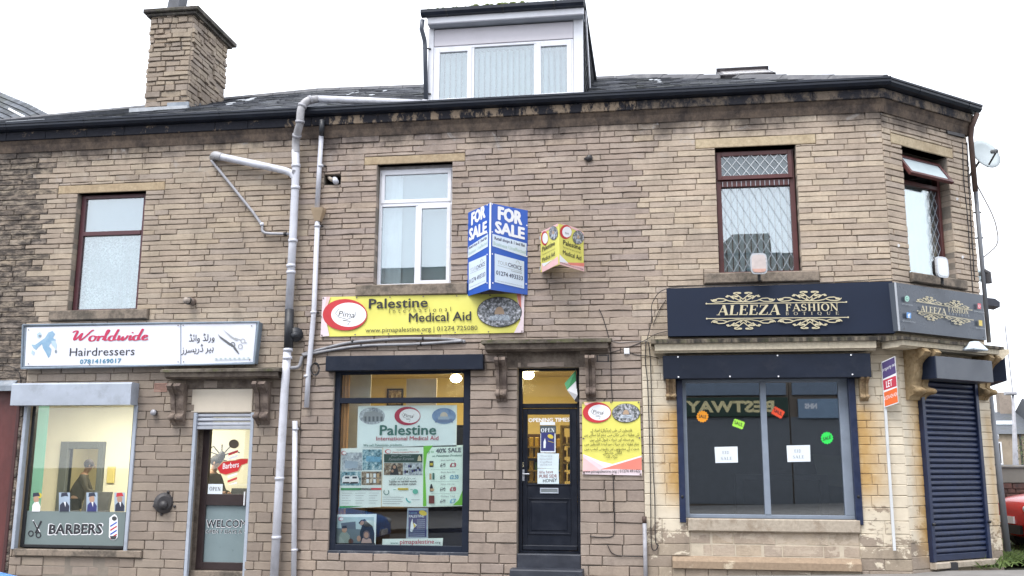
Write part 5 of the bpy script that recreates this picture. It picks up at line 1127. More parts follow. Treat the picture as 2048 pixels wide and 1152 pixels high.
D2 = m.build('door', BD, U2); p4 = rect(MF, (1055, 1030), (1142, 1030), (1098, 996), (1098, 1069), q); frame_bars(MF, p4, .022, q-.012, q+.01).build('panel_moulding', BD, D2); MB().box(MF, p4[0]+.05, p4[1]-.05, q-.008, q+.01, p4[2]+.05, p4[3]-.05, .01).build('raised_panel', BD, D2)
frame_bars(MF, (gl[0]-.02, gl[1]+.02, gl[2]-.02, gl[3]+.02), .022, q-.012, q+.01).build('glazing_bead', BD, D2); pane(MF, (gl[0]-.003, gl[1]+.003, gl[2]-.003, gl[3]+.003), q+.02, GLASS, D2)
MB().box(MF, dl[0], dl[1], q-.03, q+.01, dl[2], dl[2]+.07, .01).build('weather_bar', BD, D2)
lb_ = rect(MF, (1080, 982), (1117, 982), (1098, 976), (1098, 987), q-.01); frame_bars(MF, lb_, .015, q-.014, q+.01).build('letter_box', STEEL, D2); MB().box(MF, lb_[0]+.015, lb_[1]-.015, q-.009, q+.01, lb_[2]+.015, lb_[3]-.015).build('letter_flap', M('dull_steel', (.22, .25, .27), .35, metal=.3), D2)
hp = rect(MF, (1043, 950), (1048, 950), (1045, 939), (1045, 962), q-.01); MB().box(MF, hp[0], hp[1]+.005, q-.012, q+.01, hp[2], hp[3], .004).build('handle_plate', ALU, D2); h0 = at(MF, 1046, 948, q-.04); MB().tube([h0+Vector((0, .03, 0)), h0, h0+Vector((.09, .0, 0))], .009, 8).build('handle', ALU, D2)
pr = Print(D2, MF, q-.001); pr.text('5', (1043, 934), (1048, 934), 9, GOLD); pr.done()
pr = Print(D2, MF, q+.017); pr.text('OPENING TIMES', (1057, 844), (1139, 843), 7.5, WHITE, bold=.05); pr.done()
stp = rect(MF, (1030, 1120), (1163, 1120), (1097, 1110), (1097, 1139), .0); NS = M('navy_painted_step', (.028, .032, .045), .5, .25, 5, dirt=.3, dirtcol=(.08, .085, .1))
MB().box(MF, B_DR[0], B_DR[1], .0, .4, gz(-1.5)-.2, od[2]-.004, .012).build('threshold_step', NS, U2); zs = MF.q(1097, 1140, -.25)[1]; MB().box(MF, B_DR[0]-.06, B_DR[1]+.04, -.28, -.004, -.4, zs, .015).build('door_step', NS, U2)
gd = q+.012
def e1(p): p.rect(1082, 865, 1109, 872+30, NAVYP, 'print'); p.poly([(1087, 896), (1087, 884), (1090, 876), (1092, 884), (1091, 896)], PAPER, 'print'); p.ell(1101, 873, 6, 4, YP, 'print', .4); p.line([(1096, 882), (1107, 885)], 1, YP, 'print')
poster('door_poster', 'small purple blue poster with a pale border on the black door glass', 'poster', MF, ((1081, 865), (1111, 865), (1111, 905), (1081, 905)), gd, PAPER, e1)
poster('open_sign', 'dark OPEN sign with white serif letters on the black door glass', 'sign', MF, ((1080, 851), (1112, 851), (1112, 867), (1080, 867)), gd, M('dark_slate_card', (.06, .08, .09), .5), lambda p: p.text('OPEN', (1082, 864.5), (1109, 864), 8, PAPER, 'serif', bold=.2))
poster('paper_strip', 'narrow pale strip above the OPEN sign on the black door glass', 'note', MF, ((1080, 844), (1110, 844), (1110, 850), (1080, 850)), gd, PAPER, None)
HWG = M('faint_grey_ink', (.42, .45, .5), .6); HWR = M('dark_red_ink', (.22, .05, .05), .6)
def e2(p):
    for s_, y in (("There's", 914), ('Islamic', 920), ('Coffee', 926), ('also', 931)): p.text(s_, (1080, y), (1104, y-.5), 4, HWG)
poster('handwritten_note', 'white note with faint grey handwriting, upper of two on the black door', 'note', MF, ((1075, 906), (1118, 907), (1117, 937), (1075, 936)), gd-.001, M('blue_white_note', (.60, .70, .75), .7), e2)
def e3(p): p.text('We have', (1078, 948), (1106, 946), 6, HWR); p.text('PURE SIDR', (1079, 956), (1114, 955), 6.5, HWR, bold=.01); p.text('HONEY', (1086, 965), (1114, 963), 6.5, BLACKP, bold=.01)
poster('handwritten_note', 'white note handwritten WE HAVE PURE SIDR HONEY, lower of two on the black door', 'note', MF, ((1075, 937), (1117, 937), (1118, 968), (1075, 968)), gd-.001, M('blue_white_note'), e3)
# shelves seen through the door glass
SHM = M('ochre_shelf_wood', (.36, .25, .055), .6); t = thing('wooden_shelf', 'ochre wooden shelf unit with goods seen through the right side of the door glass', 'shelf', MF.w(-1.25, 1.0, pf))
R_ = rect(MF, (1120, 900), (1143, 900), (1130, 850), (1130, 968), 1.0); frame_bars(MF, (R_[0], R_[1]+.3, R_[2]-1, R_[3]), .04, 1.0, 1.3).build('frame', SHM, t)
for y in (888, 925): z = MF.q(1130, y, 1.0)[1]; MB().box(MF, R_[0]+.04, R_[1]+.26, 1.0, 1.28, z-.02, z+.01).build('shelf_board', SHM, t)
t = thing('goods_rack', 'dark rack of yellow packets seen through the left side of the door glass', 'shelf', MF.w(-2.1, 1.4, pf)); R_ = rect(MF, (1050, 900), (1122, 900), (1080, 868), (1080, 968), 1.4); MB().box(MF, R_[0]-.3, R_[1], 1.42, 1.5, pf, R_[3]).build('back_board', BRN, t)
rr = random.Random(12)
for j, y in enumerate((893, 914, 940, 962)):
    z = MF.q(1080, y, 1.4)[1]; MB().box(MF, R_[0]-.3, R_[1], 1.25, 1.41, z-.02, z).build('shelf_board', SHM, t)
    for i in range(9): u = R_[0]+i*.085; MB().box(MF, u, u+.06, 1.28, 1.38, z+.001, z+rr.uniform(.10, .16), .004).build('packet', M('yellow_packet', (.40, .26, .03), .5) if j != 2 or i % 2 else M('green_packet', (.06, .14, .04), .5), t)
# flag on a stick
t = thing('hanging_flag', 'green, white and dark flag on a stick hanging at the right of the fanlight', 'flag', at(MF, 1156, 790, .1)); FD = .08
MB().tube([at(MF, 1151, 728, FD), at(MF, 1155, 806, FD)], .006, 6).build('stick', IRON, t)
for nm, pts, mt in (('green_stripe', [(1151, 741), (1152, 762), (1134, 780), (1129, 767)], GREENP), ('white_stripe', [(1152, 762), (1155, 790), (1149, 800), (1134, 780)], WHITE), ('dark_stripe', [(1155, 790), (1158, 803), (1151, 804), (1149, 800)], BLACKP)):
    m = MB(); m.prism([at(MF, x, y, FD-.01-.03*math.sin((x-1129)*.25)) for x, y in pts], (0, .003, 0)); m.build(nm, mt, t)

# ------------------------------------------------------------ corner shopfront
bxr = rect(MF, (1326, 733), (1742, 731), (1534, 709), (1534, 756), -.2); SB3 = MB().box(MF, bxr[0], bxr[1], -.2, .0, bxr[2], bxr[3], .006).build('shutter_box', NAVY, U3)
m = MB()
for px_, py_ in ((1356, 714), (1555, 711), (1702, 710), (1357, 754), (1460, 753), (1557, 753), (1705, 749)): m.ball(at(MF, px_, py_, -.203), .012, .006, .012, 8, 4)
m.build('rivets', WHITE, SB3, kind='stuff')
for i, (px_, w_) in enumerate(((1362, .085), (1711, .09))):
    u = MF.q(px_, 900, -.03)[0]; rl = MB().box(MF, u-w_/2, u+w_/2, -.04, .05, MF.q(px_, (1045, 1050)[i], -.04)[1], bxr[2]-.003, .006).build('shutter_rail', BLUEP, U3); c = MF.w(u, -.045, MF.q(px_, 993)[1]); MB().ball(c, .02, .01, .02, 8, 5).build('bolt', BLK, rl)
AGF = M('grey_blue_aluminium', (.23, .27, .335), .38, .12, 4, dirt=.2, dirtcol=(.12, .13, .14)); cf_ = (C_SH[0]+.0, C_SH[1]-.0, C_SH[2], bxr[2]+.02); wl = .07
um = MF.q(1531, 900, wl)[0]; wf = frame_bars(MF, cf_, .06, wl, wl+.09, .05, .05); wf.box(MF, um-.04, um+.04, wl-.004, wl+.09, cf_[2]+.05, cf_[3]-.05, .006); wf.box(MF, cf_[1]-.19, cf_[1]-.06, wl+.01, wl+.09, cf_[2]+.05, cf_[3]-.05, .006); W7 = wf.build('window', AGF, U3)
pane(MF, (cf_[0]+.055, um-.035, cf_[2]+.045, cf_[3]-.04), wl+.05, GLASSD, W7); pane(MF, (um+.035, cf_[1]-.185, cf_[2]+.045, cf_[3]-.04), wl+.05, GLASSD, W7)
gd = wl+.047
def star(px_, py_, r, mat, name, label, s_, n_=14, rot=0, sq=1.0, ink=BLACKP):
    t = thing(name, label, 'sale tag', at(MF, px_, py_, gd), 'fluorescent sale tags in the dark window'); pts = []
    for i in range(n_*2): a = math.pi*i/n_+rot; rr_ = r*(1 if i % 2 == 0 else .84); pts.append((px_+rr_*math.cos(a), py_+rr_*sq*math.sin(a)))
    m = MB(); m.prism([at(MF, x, y, gd) for x, y in pts][::-1], MF.n*.002); m.build('card', mat, t); p = Print(t, MF, gd); dx = r*.6; dy_ = math.tan(rot)*dx; p.text(s_, (px_-dx, py_+r*.25-dy_), (px_+dx, py_+r*.25+dy_), r*.5, ink, bold=.02); p.done()
FO = M('fluorescent_orange', (.95, .36, .02), .5, .02); FG = M('fluorescent_green', (.03, .72, .10), .5, .02); FR = M('fluorescent_red', (.92, .09, .03), .5, .02); FY = M('fluorescent_lime', (.40, .85, .08), .5, .02)
star(1405, 833, 12.5, FO, 'sale_tag', 'round orange fluorescent sale tag under the reversed shop name reflection', 'SALE', rot=.1); star(1654, 876, 13, FG, 'sale_tag', 'round bright green fluorescent tag in the right pane of the dark window', 'SALE', rot=-.3)
def rtag(cx, cy, w_, h_, rot, mat, label, s_):
    t = thing('sale_tag', label, 'sale tag', at(MF, cx, cy, gd), 'fluorescent sale tags in the dark window'); pts = []; c_, q_ = math.cos(rot), math.sin(rot); base = []
    N1, N2 = 7, 5
    for i in range(N1): base += [(-w_+2*w_*i/N1, -h_), (-w_+2*w_*(i+.5)/N1, -h_*.8)]
    for i in range(N2): base += [(w_, -h_+2*h_*i/N2), (w_*.86, -h_+2*h_*(i+.5)/N2)]
    for i in range(N1): base += [(w_-2*w_*i/N1, h_), (w_-2*w_*(i+.5)/N1, h_*.8)]
    for i in range(N2): base += [(-w_, h_-2*h_*i/N2), (-w_*.86, h_-2*h_*(i+.5)/N2)]
    m = MB(); m.prism([at(MF, cx+x*c_-y*q_, cy+x*q_+y*c_, gd) for x, y in base][::-1], MF.n*.002); m.build('card', mat, t); p = Print(t, MF, gd); p.text(s_, (cx-w_*.7*c_, cy-w_*.7*q_+h_*.3), (cx+w_*.7*c_, cy+w_*.7*q_+h_*.3), h_*.8, BLACKP, bold=.02); p.done()
rtag(1477, 848, 12, 8.5, .35, FY, 'yellow green fluorescent tag reading SALE in the left pane of the dark window', 'SALE'); rtag(1556, 825, 12.5, 9, .5, FR, 'red fluorescent jagged tag just right of the mullion of the dark window', 'SALE')
for i, (a, b, c, e) in enumerate(((1429, 894, 1476, 926), (1573, 891, 1621, 924))):
    lb = ('white EID SALE paper in the left pane of the dark window', 'white EID SALE paper in the right pane of the dark window')[i]
    poster('sale_notice', lb, 'notice', MF, ((a, b), (c-1, b-1), (c, e-1), (a+2, e)), gd, PAPER, lambda p, a=a, b=b: (p.text('EID', (a+16, b+14), (a+29, b+14), 6, GREYP, 'serif'), p.text('SALE', (a+13, b+26), (a+35, b+25.5), 6, GREYP, 'serif')), 'eid sale notices')
# inside the dark shop
t = thing('clothes_rail', 'dark clothes rail standing inside the dark corner shop window', 'rail', MF.w(2.3, 1.0, cf)); m = MB(); a = at(MF, 1470, 958, 1.0); b = at(MF, 1640, 965, 1.0)
for x in (a.x, b.x): MB().box(MF, x, x+.12, 1.0, 1.12, cf, a.z, .008).build('post', M('very_dark_board', (.008, .009, .012), .6), t)
MB().box(MF, a.x, b.x+.12, 1.0, 1.14, a.z-.02, a.z+.07, .008).build('top_bar', M('very_dark_board'), t)
t = thing('folding_screen', 'dull green panelled screen seen dimly in the right pane of the dark shop', 'screen', MF.w(3.0, 1.2, cf)); c = [at(MF, 1625, 908, 1.2), at(MF, 1688, 912, 1.2), at(MF, 1688, 975, 1.2), at(MF, 1640, 968, 1.2)]; MB().prism([c[3], c[2], c[1], c[0]], (0, .02, 0)).build('panel', M('dull_green_board', (.10, .11, .065), .8, .3, 5), t)
# corner door shutter
db = rect(CFR, (1873, 735), (1986, 744), (1930, 717), (1930, 761), -.34)
u_l = db[0]; SB4 = MB().box(CFR, db[0], db[1], -.34, .02, db[2], db[3], .006).build('shutter_box', GREYB, U3)
MB().box(CFR, db[0]-.02, db[0]-.003, -.335, .02, db[2]+.004, db[3]-.004).build('box_end', NAVYS, U3)
zb = CFR.q(1900, 1122, -.03)[1]; ul = CFR.q(1850, 950, -.03)[0]; ur = CFR.q(1966, 950, -.03)[0]; R_ = (ul, ur, zb, db[2]-.003)
for a in (R_[0], R_[1]-.07): MB().box(CFR, a, a+.07, -.07, .03, R_[2], R_[3], .006).build('shutter_rail', BLUEP, U3)
nS = 31; z0 = R_[2]+.10; slats(CFR, R_[0]+.072, R_[1]-.072, z0, R_[3], -.03, nS, BLUEP, U3); MB().box(CFR, R_[0]+.072, R_[1]-.072, -.045, .02, R_[2]+.01, z0-.004, .006).build('shutter_bottom_bar', BLUEP, U3)
MB().box(CFR, D_SH[0]-.1, D_SH[1]+.1, -.10, .1, R_[2]-.09, R_[2]-.004, .012).build('door_sill', SILLP, U3)
for a in (R_[0]+.035, R_[1]-.02): c = CFR.w(a, -.085, CFR.q(1970, 1043)[1]); MB().ball(c, .025, .025, .02, 8, 5).build('shutter_lock', BLK, U3)
# side street shutter box, round the corner
MB().box(SF, .25, 1.6, -.32, .0, MF.q(1985, 757, 1.0)[1]-.0, CFR.q(1985, 712, .2)[1], .01).build('side_shutter_box', NAVYS, U3)
hood(SF, 0, 0, 0, 0, U3, CORND, CORN) if False else None
MB().prof(SF, -.1, 2.0, [(.03, 3.19), (-.30, 3.17), (-.30, 3.11), (-.2, 3.02), (.03, 3.02)]).build('cornice', CORN, U3)
# ------------------------------------------------------------ signs on the walls
# barber sign
c = [at(MF, x, y, -.13) for x, y in ((46, 650), (519, 644), (509, 727), (43, 737))]
t = thing('shop_sign', 'long white hairdressers sign in a grey-blue metal tray above the barber shop', 'sign', c[3])
MB().prism([c[3], c[2], c[1], c[0]], (0, .13, 0)).build('tray', M('grey_blue_tray', (.20, .25, .31), .5, .2, 5, dirt=.4, dirtcol=(.10, .08, .07)), t)
pi = [(54, 655), (361, 648), (361, 729), (50, 732)]; p2 = [(363, 648), (513, 646), (506, 724), (363, 729)]
for q_ in (pi, p2): cc = [at(MF, x, y, -.132) for x, y in q_]; MB().prism([cc[3], cc[2], cc[1], cc[0]], (0, -.004, 0)).build('face_panel', SIGNW, t)
fr_ = MB()
for a, b in (((46, 650), (519, 644)), ((43, 737), (509, 727)), ((46, 650), (43, 737)), ((517, 644), (508, 727))): fr_.tube([at(MF, *a, -.14), at(MF, *b, -.14)], .015, 6)
fr_.build('tray_lip', M('grey_blue_tray'), t)
pr = Print(t, MF, -.137)
MAPB = N('map_blue'); x, y, z = MAPB.xyz()[:3]; MAPB_ = MAPB.fin(MAPB.mix(MAPB.noise(9, 3), (.10, .26, .45), (.36, .50, .60)), .5)
MAPG = M('map_grey', (.22, .27, .32), .5, .2, 10); MAPP = M('map_pale_blue', (.42, .55, .64), .5, .1)
pr.poly([(90, 676), (97, 665), (105, 662), (110, 668), (106, 676), (112, 680), (100, 688), (98, 693), (103, 698), (101, 710), (97, 716), (92, 706), (86, 696), (84, 688), (77, 694), (72, 700), (67, 696), (63, 689), (70, 690), (76, 686), (84, 680)], MAPB_, 'emblem'); pr.poly([(74, 668), (80, 664), (84, 670), (79, 677), (75, 675)], MAPP, 'emblem'); pr.poly([(103, 682), (110, 681), (114, 690), (112, 700), (108, 694), (104, 690)], MAPP, 'emblem'); pr.poly([(64, 700), (70, 704), (68, 711), (63, 707)], MAPP, 'emblem')
pr.ell(112, 703, 2.2, 3.4, MAPG, 'emblem'); pr.ell(80, 672, 3, 2.4, MAPG, 'emblem')
pr.text('Worldwide', (139, 683), (297, 680), 22, M('raspberry_print', (.50, .022, .085), .4, .05), 'script', slant=.22)
pr.text('Hairdressers', (139, 712), (269, 710), 16, BLACKP, bold=-.004, space=1.0); pr.text('07814169017', (160, 727.5), (242, 725.5), 8.5, M('teal_blue_print', (.06, .22, .34), .5, .1), bold=.04, space=1.04)
pr.text(urdu('ورلڈ وائڈ'), (378, 683), (429, 681), 12.5, BLACKP, bold=.006); pr.text(urdu('ہیر ڈریسرز'), (363, 706), (427, 702), 13, BLACKP, bold=.006)
DG = M('dark_grey_print'); MG = M('mid_grey_scissor_print', (.10, .105, .11), .4, .2)
pr.poly([(436, 668), (440, 672), (462, 687), (468, 690), (466, 693), (458, 690), (440, 676)], MG, 'scissor_print'); pr.poly([(465, 690), (470, 693), (476, 702), (479, 708), (476, 707), (468, 698)], MG, 'scissor_print')
pr.poly([(446, 659), (466, 674), (476, 680), (474, 682), (462, 675)], M('silver_print', (.34, .35, .36), .4), 'scissor_print'); pr.line(arc(466, 689, 4, 4.2, 0, 360, 12), 1.6, MG, 'scissor_print'); pr.line(arc(486, 682, 4.2, 4.2, 0, 360, 12), 1.3, M('silver_print'), 'scissor_print'); pr.line(arc(481, 693, 4, 4.6, 0, 360, 12), 1.3, M('silver_print'), 'scissor_print'); pr.line([(470, 676), (482, 680)], 1.5, M('silver_print'), 'scissor_print'); pr.line([(489, 684), (494, 686)], 1.5, M('silver_print'), 'scissor_print')
PGR = M('pale_grey_print'); pr.line([(430, 720.5), (502, 718.5)], .9, PGR, 'print')
for i in range(8): pr.ell(433+i*9.2, 717.5-i*.2, 2.6, 1.3, PGR, 'print')
SCR = M('screw_dark', (.15, .12, .11), .5)
for x, y in ((58, 660), (180, 733-4), (357, 651), (357, 724), (367, 651), (368, 724), (504, 652), (500, 720), (58, 728)): pr.ell(x, y, 1.2, 1.3, SCR, 'screws')
pr.done()
# yellow charity banner, slightly wavy vinyl
def vinyl(name, label, F, q_, d, mat, border, nx=36, ny=8, amp=.008, seed=0):
    t = thing(name, label, 'banner', at(F, *q_[3], d)); 
    def P_(s, r): return (q_[0][0]*(1-s)*(1-r)+q_[1][0]*s*(1-r)+q_[2][0]*s*r+q_[3][0]*(1-s)*r, q_[0][1]*(1-s)*(1-r)+q_[1][1]*s*(1-r)+q_[2][1]*s*r+q_[3][1]*(1-s)*r)
    rr = random.Random(seed); ph = [rr.uniform(0, 6) for _ in range(6)]; vs = []
    for j in range(ny+1):
        for i in range(nx+1):
            s, r = i/nx, j/ny; x, y = P_(s, r); vs.append(at(F, x, y, d)+F.n*(amp*(abs(math.sin(s*19+ph[0]+r*2))*.4*math.sin(s*7+ph[1])+.5*math.sin(r*5+s*9+ph[2]))))
    m = MB(); m.add(vs, [(j*(nx+1)+i, (j+1)*(nx+1)+i, (j+1)*(nx+1)+i+1, j*(nx+1)+i+1) for j in range(ny) for i in range(nx)]); m.build('vinyl', mat, t, True); return t
q_ = ((645, 594), (1049, 587), (1047, 665), (641, 673.5)); t = vinyl('charity_banner', 'long yellow vinyl charity banner with a red crescent emblem, above the charity shop window', MF, q_, -.03, YEL, None, seed=3)
pr = Print(t, MF, -.041)
pr.poly([(645, 594), (661, 593.5), (655, 610), (652, 640), (659, 672), (641, 673.5)], M('pale_pink_vinyl', (.74, .62, .66), .45), 'print'); pr.poly([(653, 593.8), (661, 593.5), (655, 612), (649, 620)], PINKV, 'print')
pr.poly([(1033, 587.4), (1049, 587), (1047, 665), (1028, 665.8), (1041, 640)], M('pale_pink_vinyl'), 'print'); pr.poly([(1033, 587.4), (1042, 587.2), (1043, 625), (1038, 608)], SALM, 'print')
crescent(pr, 690, 629.5, 44.5, 31.5); pr.ell(733, 628, 1, 1, REDP, 'emblem')
pr.text('Palestine', (738, 617), (855, 614), 19, BLACKP, bold=.03); pr.text('International', (778, 626.5), (902, 622.5), 9, M('olive_black_print', (.07, .065, .02), .5), space=1.75); pr.text('Medical Aid', (818, 644), (942, 640.5), 17.5, BLACKP, bold=.022); pr.text('www.pimapalestine.org | 01274 725080', (731, 665), (955, 660), 9, BLACKP, bold=-.002)
dome_photo(pr, 999, 624, 45, 30.5)
for i in range(7): s = i/6; pr.ell(647+s*400, 596.5-s*6.8, 1.5, 1.5, SCR, 'eyelets'); pr.ell(644+s*400, 670.8-s*8.2, 1.5, 1.5, SCR, 'eyelets')
pr.ell(643, 634, 1.5, 1.5, SCR, 'eyelets'); pr.done()
# urdu banner by the door
q_ = ((1164, 804), (1279.5, 802.7), (1284.5, 951), (1165, 948.5)); t = vinyl('wall_banner', 'upright yellow banner with Urdu writing on the wall right of the black door', MF, q_, -.02, YEL, None, 12, 14, .004, 8)
pr = Print(t, MF, -.027)
pr.poly([(1166, 908), (1190, 921), (1221, 933), (1283, 912), (1284, 951), (1165, 948.5)], M('pale_pink_vinyl'), 'print'); pr.poly([(1166, 908), (1200, 922), (1225, 928), (1283, 911), (1283, 917), (1230, 933), (1215, 938)], WHITE, 'print'); pr.poly([(1200, 939), (1283, 914), (1283.5, 940), (1230, 938)], SALM, 'print'); pr.poly([(1166, 914), (1200, 940), (1166, 945)], PINKV, 'print'); pr.poly([(1168, 805), (1205, 804), (1170, 811)], PINKV, 'print')
crescent(pr, 1194, 825, 28.5, 20.5); dome_photo(pr, 1252, 826, 28, 19)
ink = M('olive_black_print')
for s_, x0, x1, y in (('فلسطین کی طبی (میڈیکل) امداد کے', 1181, 1264, 863), ('لئے عطیات اس دکان میں جمع کرا سکتے ہیں', 1168, 1278, 872), ('ہم صدقہ اور خیرات قبول کرتے ہیں', 1180, 1268, 881.5), ('تمام عطیات اور خیرات سو فیصد فلسطین میں', 1169, 1278, 890.5), ('صحت کے منصوبوں اور ریفیوجی کیمپ میں', 1169, 1278, 900), ('لگائے جائینگے', 1206, 1243, 908), ('جزاک اللہ', 1212, 1235, 916)): pr.text(urdu(s_), (x0, y), (x1, y), 5.6, ink, bold=.012)
pr.text('www.pimapalestine.org | 01274 491422', (1165.5, 945.5), (1281, 944.5), 5.6, BLACKP, bold=.01)
for x, y in ((1166, 806), (1222, 805), (1277, 805), (1167, 877), (1279, 876), (1168, 946), (1225, 949.3), (1281, 948.5)): pr.ell(x, y, 1.8, 1.8, SCR, 'eyelets')
pr.done()
# V boards: two panels meeting in front of the wall
def vboard(name, label, cat, L, R_, fold, zb, zt, mat, edge):
    t = thing(name, label, cat, (fold[0], fold[1], zb)); fr = []
    for (a, b, nm) in ((L, fold, 'left_panel'), (fold, R_, 'right_panel')):
        an = math.atan2(b[1]-a[1], b[0]-a[0]); F = Frame((a[0], a[1], 0), an); ln = math.hypot(b[0]-a[0], b[1]-a[1]); MB().box(F, 0, ln-.004, 0, .008, zb, zt).build(nm, mat, t); fr.append(F)
    if edge: MB().box(MF, fold[0]-.012, fold[0]+.012, fold[1]-.014, fold[1]-.002, zb+.01, zt-.0).build('edge_trim', edge, t)
    for x_ in (L[0]+.03, R_[0]-.03):
        for k_ in (.12, .88): MB().box(MF, x_-.05, x_+.03, -.006, .0, zb+(zt-zb)*k_-.03, zb+(zt-zb)*k_+.03).build('wall_bracket', ALU, t)
    return t, fr
t, (FL, FR_) = vboard('for_sale_board', 'large blue V-shaped FOR SALE board projecting from the wall right of the white window', 'sale board', (-2.68, -.01), (-1.775, -.01), (-2.255, -.50), 3.935, 5.21, FSBLUE, WHITE)
BG = M('pale_blue_panel_print', (.62, .72, .84), .45, .04); GRN_ = M('pale_green_ink', (.42, .56, .55), .5); DN = M('dark_navy_ink', (.04, .045, .10), .5)
pr = Print(t, FR_, -.001)
pr.text('FOR', (997, 438.5), (1043, 449), 25, WHITE, bold=.085); pr.text('SALE', (991, 464.5), (1048, 478), 22, WHITE, bold=.085)
pr.poly([(984.5, 467.5), (1053, 487), (1052, 514), (984.5, 492)], BG, 'print'); pr.text('Retail shops & 1 bed flat', (989, 479), (1049.5, 494), 6, DN, bold=.05); pr.text('Business Unaffected', (987, 489.5), (1051, 508), 7, GRN_, bold=.05)
pr.poly([(989, 507), (1048, 523), (1048, 577.5), (989, 564)], BG, 'print'); pr.text('YOUR', (995, 527.5), (1015, 533), 7.5, GREYP); pr.text('CHOICE', (1016, 533), (1043, 541), 8, DN, bold=.03); pr.line([(995, 531), (1043, 544)], .7, GREYP, 'print'); pr.text('Commercial', (1022, 543), (1043, 548), 3.4, GREYP, bold=.03); pr.line([(1032, 526), (1032, 523), (1035, 521.5), (1038, 525), (1038, 528)], .9, GREYP, 'print')
pr.text('01274 493333', (992, 549), (1045, 561), 8.5, DN, bold=.025); pr.text('www.yourchoicecommercial.co.uk', (993, 562), (1044, 573.5), 2.4, GREYP)
for x, y in ((984, 408), (1053, 451), (984, 464), (1053, 513), (984, 508), (985, 566), (1051.5, 568)): pr.ell(x, y, 1.3, 1.5, WHITE, 'screws')
pr.done()
pr = Print(t, FL, -.001)
pr.text('FOR', (943.5, 450), (970, 434), 23, WHITE, bold=.085); pr.text('SALE', (939, 481), (973, 465), 22, WHITE, bold=.085)
pr.poly([(937, 494), (976.5, 468), (976, 493), (936, 516)], BG, 'print'); pr.text('Retail shops & 1 bed flat', (938, 499), (974, 478), 5.5, DN, bold=.05); pr.text('Business Unaffected', (937.5, 511), (975, 488), 6.5, GRN_, bold=.05)
pr.poly([(938, 525), (973, 510), (973, 565), (938, 581)], BG, 'print'); pr.text('YOUR', (941, 545), (952, 540), 8, GREYP); pr.text('CHOICE', (953, 540), (970, 531), 8, DN, bold=.03); pr.line([(941, 547), (970, 535)], .7, GREYP, 'print'); pr.text('01274 493333', (939, 568), (971, 552), 8.5, DN, bold=.02); pr.line([(962, 525), (962, 521), (964, 518), (966, 520), (966, 523)], .9, GREYP, 'print'); pr.text('www.yourchoicecommercial.co.uk', (940, 576), (971, 562), 2.2, GREYP)
for x, y in ((975, 410), (975, 466), (975, 509), (975, 566)): pr.ell(x, y, 1, 1.4, WHITE, 'screws')
pr.done()
t, (FL, FR_) = vboard('charity_corner_board', 'small yellow V-shaped charity board on the wall right of the blue FOR SALE board', 'sign', (-1.58, -.04), (-.946, -.04), (-1.256, -.56), 4.26, 4.85, YEL, None)
pr = Print(t, FR_, -.001)
pr.poly([(1119, 446), (1150, 455), (1167, 465), (1167, 472), (1150, 460), (1132, 452)], PINKV, 'print'); pr.poly([(1119, 508), (1134, 525), (1168, 527), (1168, 543), (1119, 529)], PINKV, 'print'); pr.poly([(1134, 525), (1168, 526), (1168, 533), (1140, 530)], SALM, 'print'); pr.poly([(1119, 509), (1136, 526), (1119, 524)], WHITE, 'print')
crescent(pr, 1131.5, 464, 12, 14, word=False); pr.text('Pima', (1130, 469), (1137, 469), 5, BLACKP); dome_photo(pr, 1156, 475, 11.2, 14)
pr.text('Palestine', (1126, 489), (1161, 500), 9.5, BLACKP, bold=.02); pr.text('International', (1126, 496), (1161, 507.5), 4.5, M('olive_black_print'), space=1.5); pr.text('Medical Aid', (1125.5, 508.5), (1162, 521), 9, BLACKP, bold=.01); pr.text('www.pimapalestine.org | 01274 725080', (1120, 526), (1166, 540.5), 3, BLACKP)
pr.done(); pr = Print(t, FL, -.001)
pr.poly([(1083, 463), (1116, 447), (1116, 452), (1100, 458), (1084, 468)], PINKV, 'print'); pr.poly([(1083, 528), (1090, 533), (1116, 512), (1117, 528), (1084, 545)], PINKV, 'print'); pr.poly([(1083, 527), (1088, 533), (1106, 519), (1093, 525)], WHITE, 'print')
crescent(pr, 1089.5, 476.5, 7, 14, word=False); dome_photo(pr, 1107, 466, 9, 14); pr.text('Palestine', (1085, 503), (1110, 490), 9, BLACKP, bold=.02); pr.text('Medical Aid', (1085, 524), (1110, 511), 8.5, BLACKP, bold=.01); pr.text('International', (1086, 511), (1110, 499), 4, M('olive_black_print'), space=1.4); pr.done()
# fashion fascia: front and chamfer
def spiral(cx, cy, r, a0, turns, sgn=1, n_=22, r1=.12): return [(cx+r*(1-(1-r1)*i/n_)*math.cos(a0+sgn*turns*2*math.pi*i/n_), cy+r*(1-(1-r1)*i/n_)*math.sin(a0+sgn*turns*2*math.pi*i/n_)) for i in range(n_+1)]
def ornament(pr, A, mat, wd):
    """A maps unit coords (x 0..1 along one flourish, y up 0..1) to pixels; two flourishes side by side"""
    for sx in (1, -1):
        X = lambda x, y: A(.5+sx*x, y)
        L = [[(.0, .05), (.06, .20), (.14, .42), (.18, .52)]+spiral(.115, .50, .07, 0, .9, 1, 14)[1:], [(.0, .28)]+spiral(.07, .78, .085, -1.2, 1.15, 1, 20, .1), [(.0, .10), (.10, .06), (.22, .16), (.30, .34), (.38, .36)]+spiral(.425, .22, .055, 1.6, 1.0, -1, 16), [(.14, .30), (.2, .55), (.245, .6)]+spiral(.235, .50, .035, 1.2, .8, -1, 10),
             [(.0, .04), (.05, .30), (.02, .40)], [(.25, .22), (.32, .10), (.42, .06), (.47, .14), (.495, .28)]]
        for l in L: pr.line([X(*p) for p in l], wd, mat, 'ornament')
        for (bx_, by_) in ((.235, .50), (.115, .5), (.425, .22), (.07, .78)):
            x_, y_ = X(bx_, by_); pr.ell(x_, y_, wd*.75, wd*.75, mat, 'ornament')
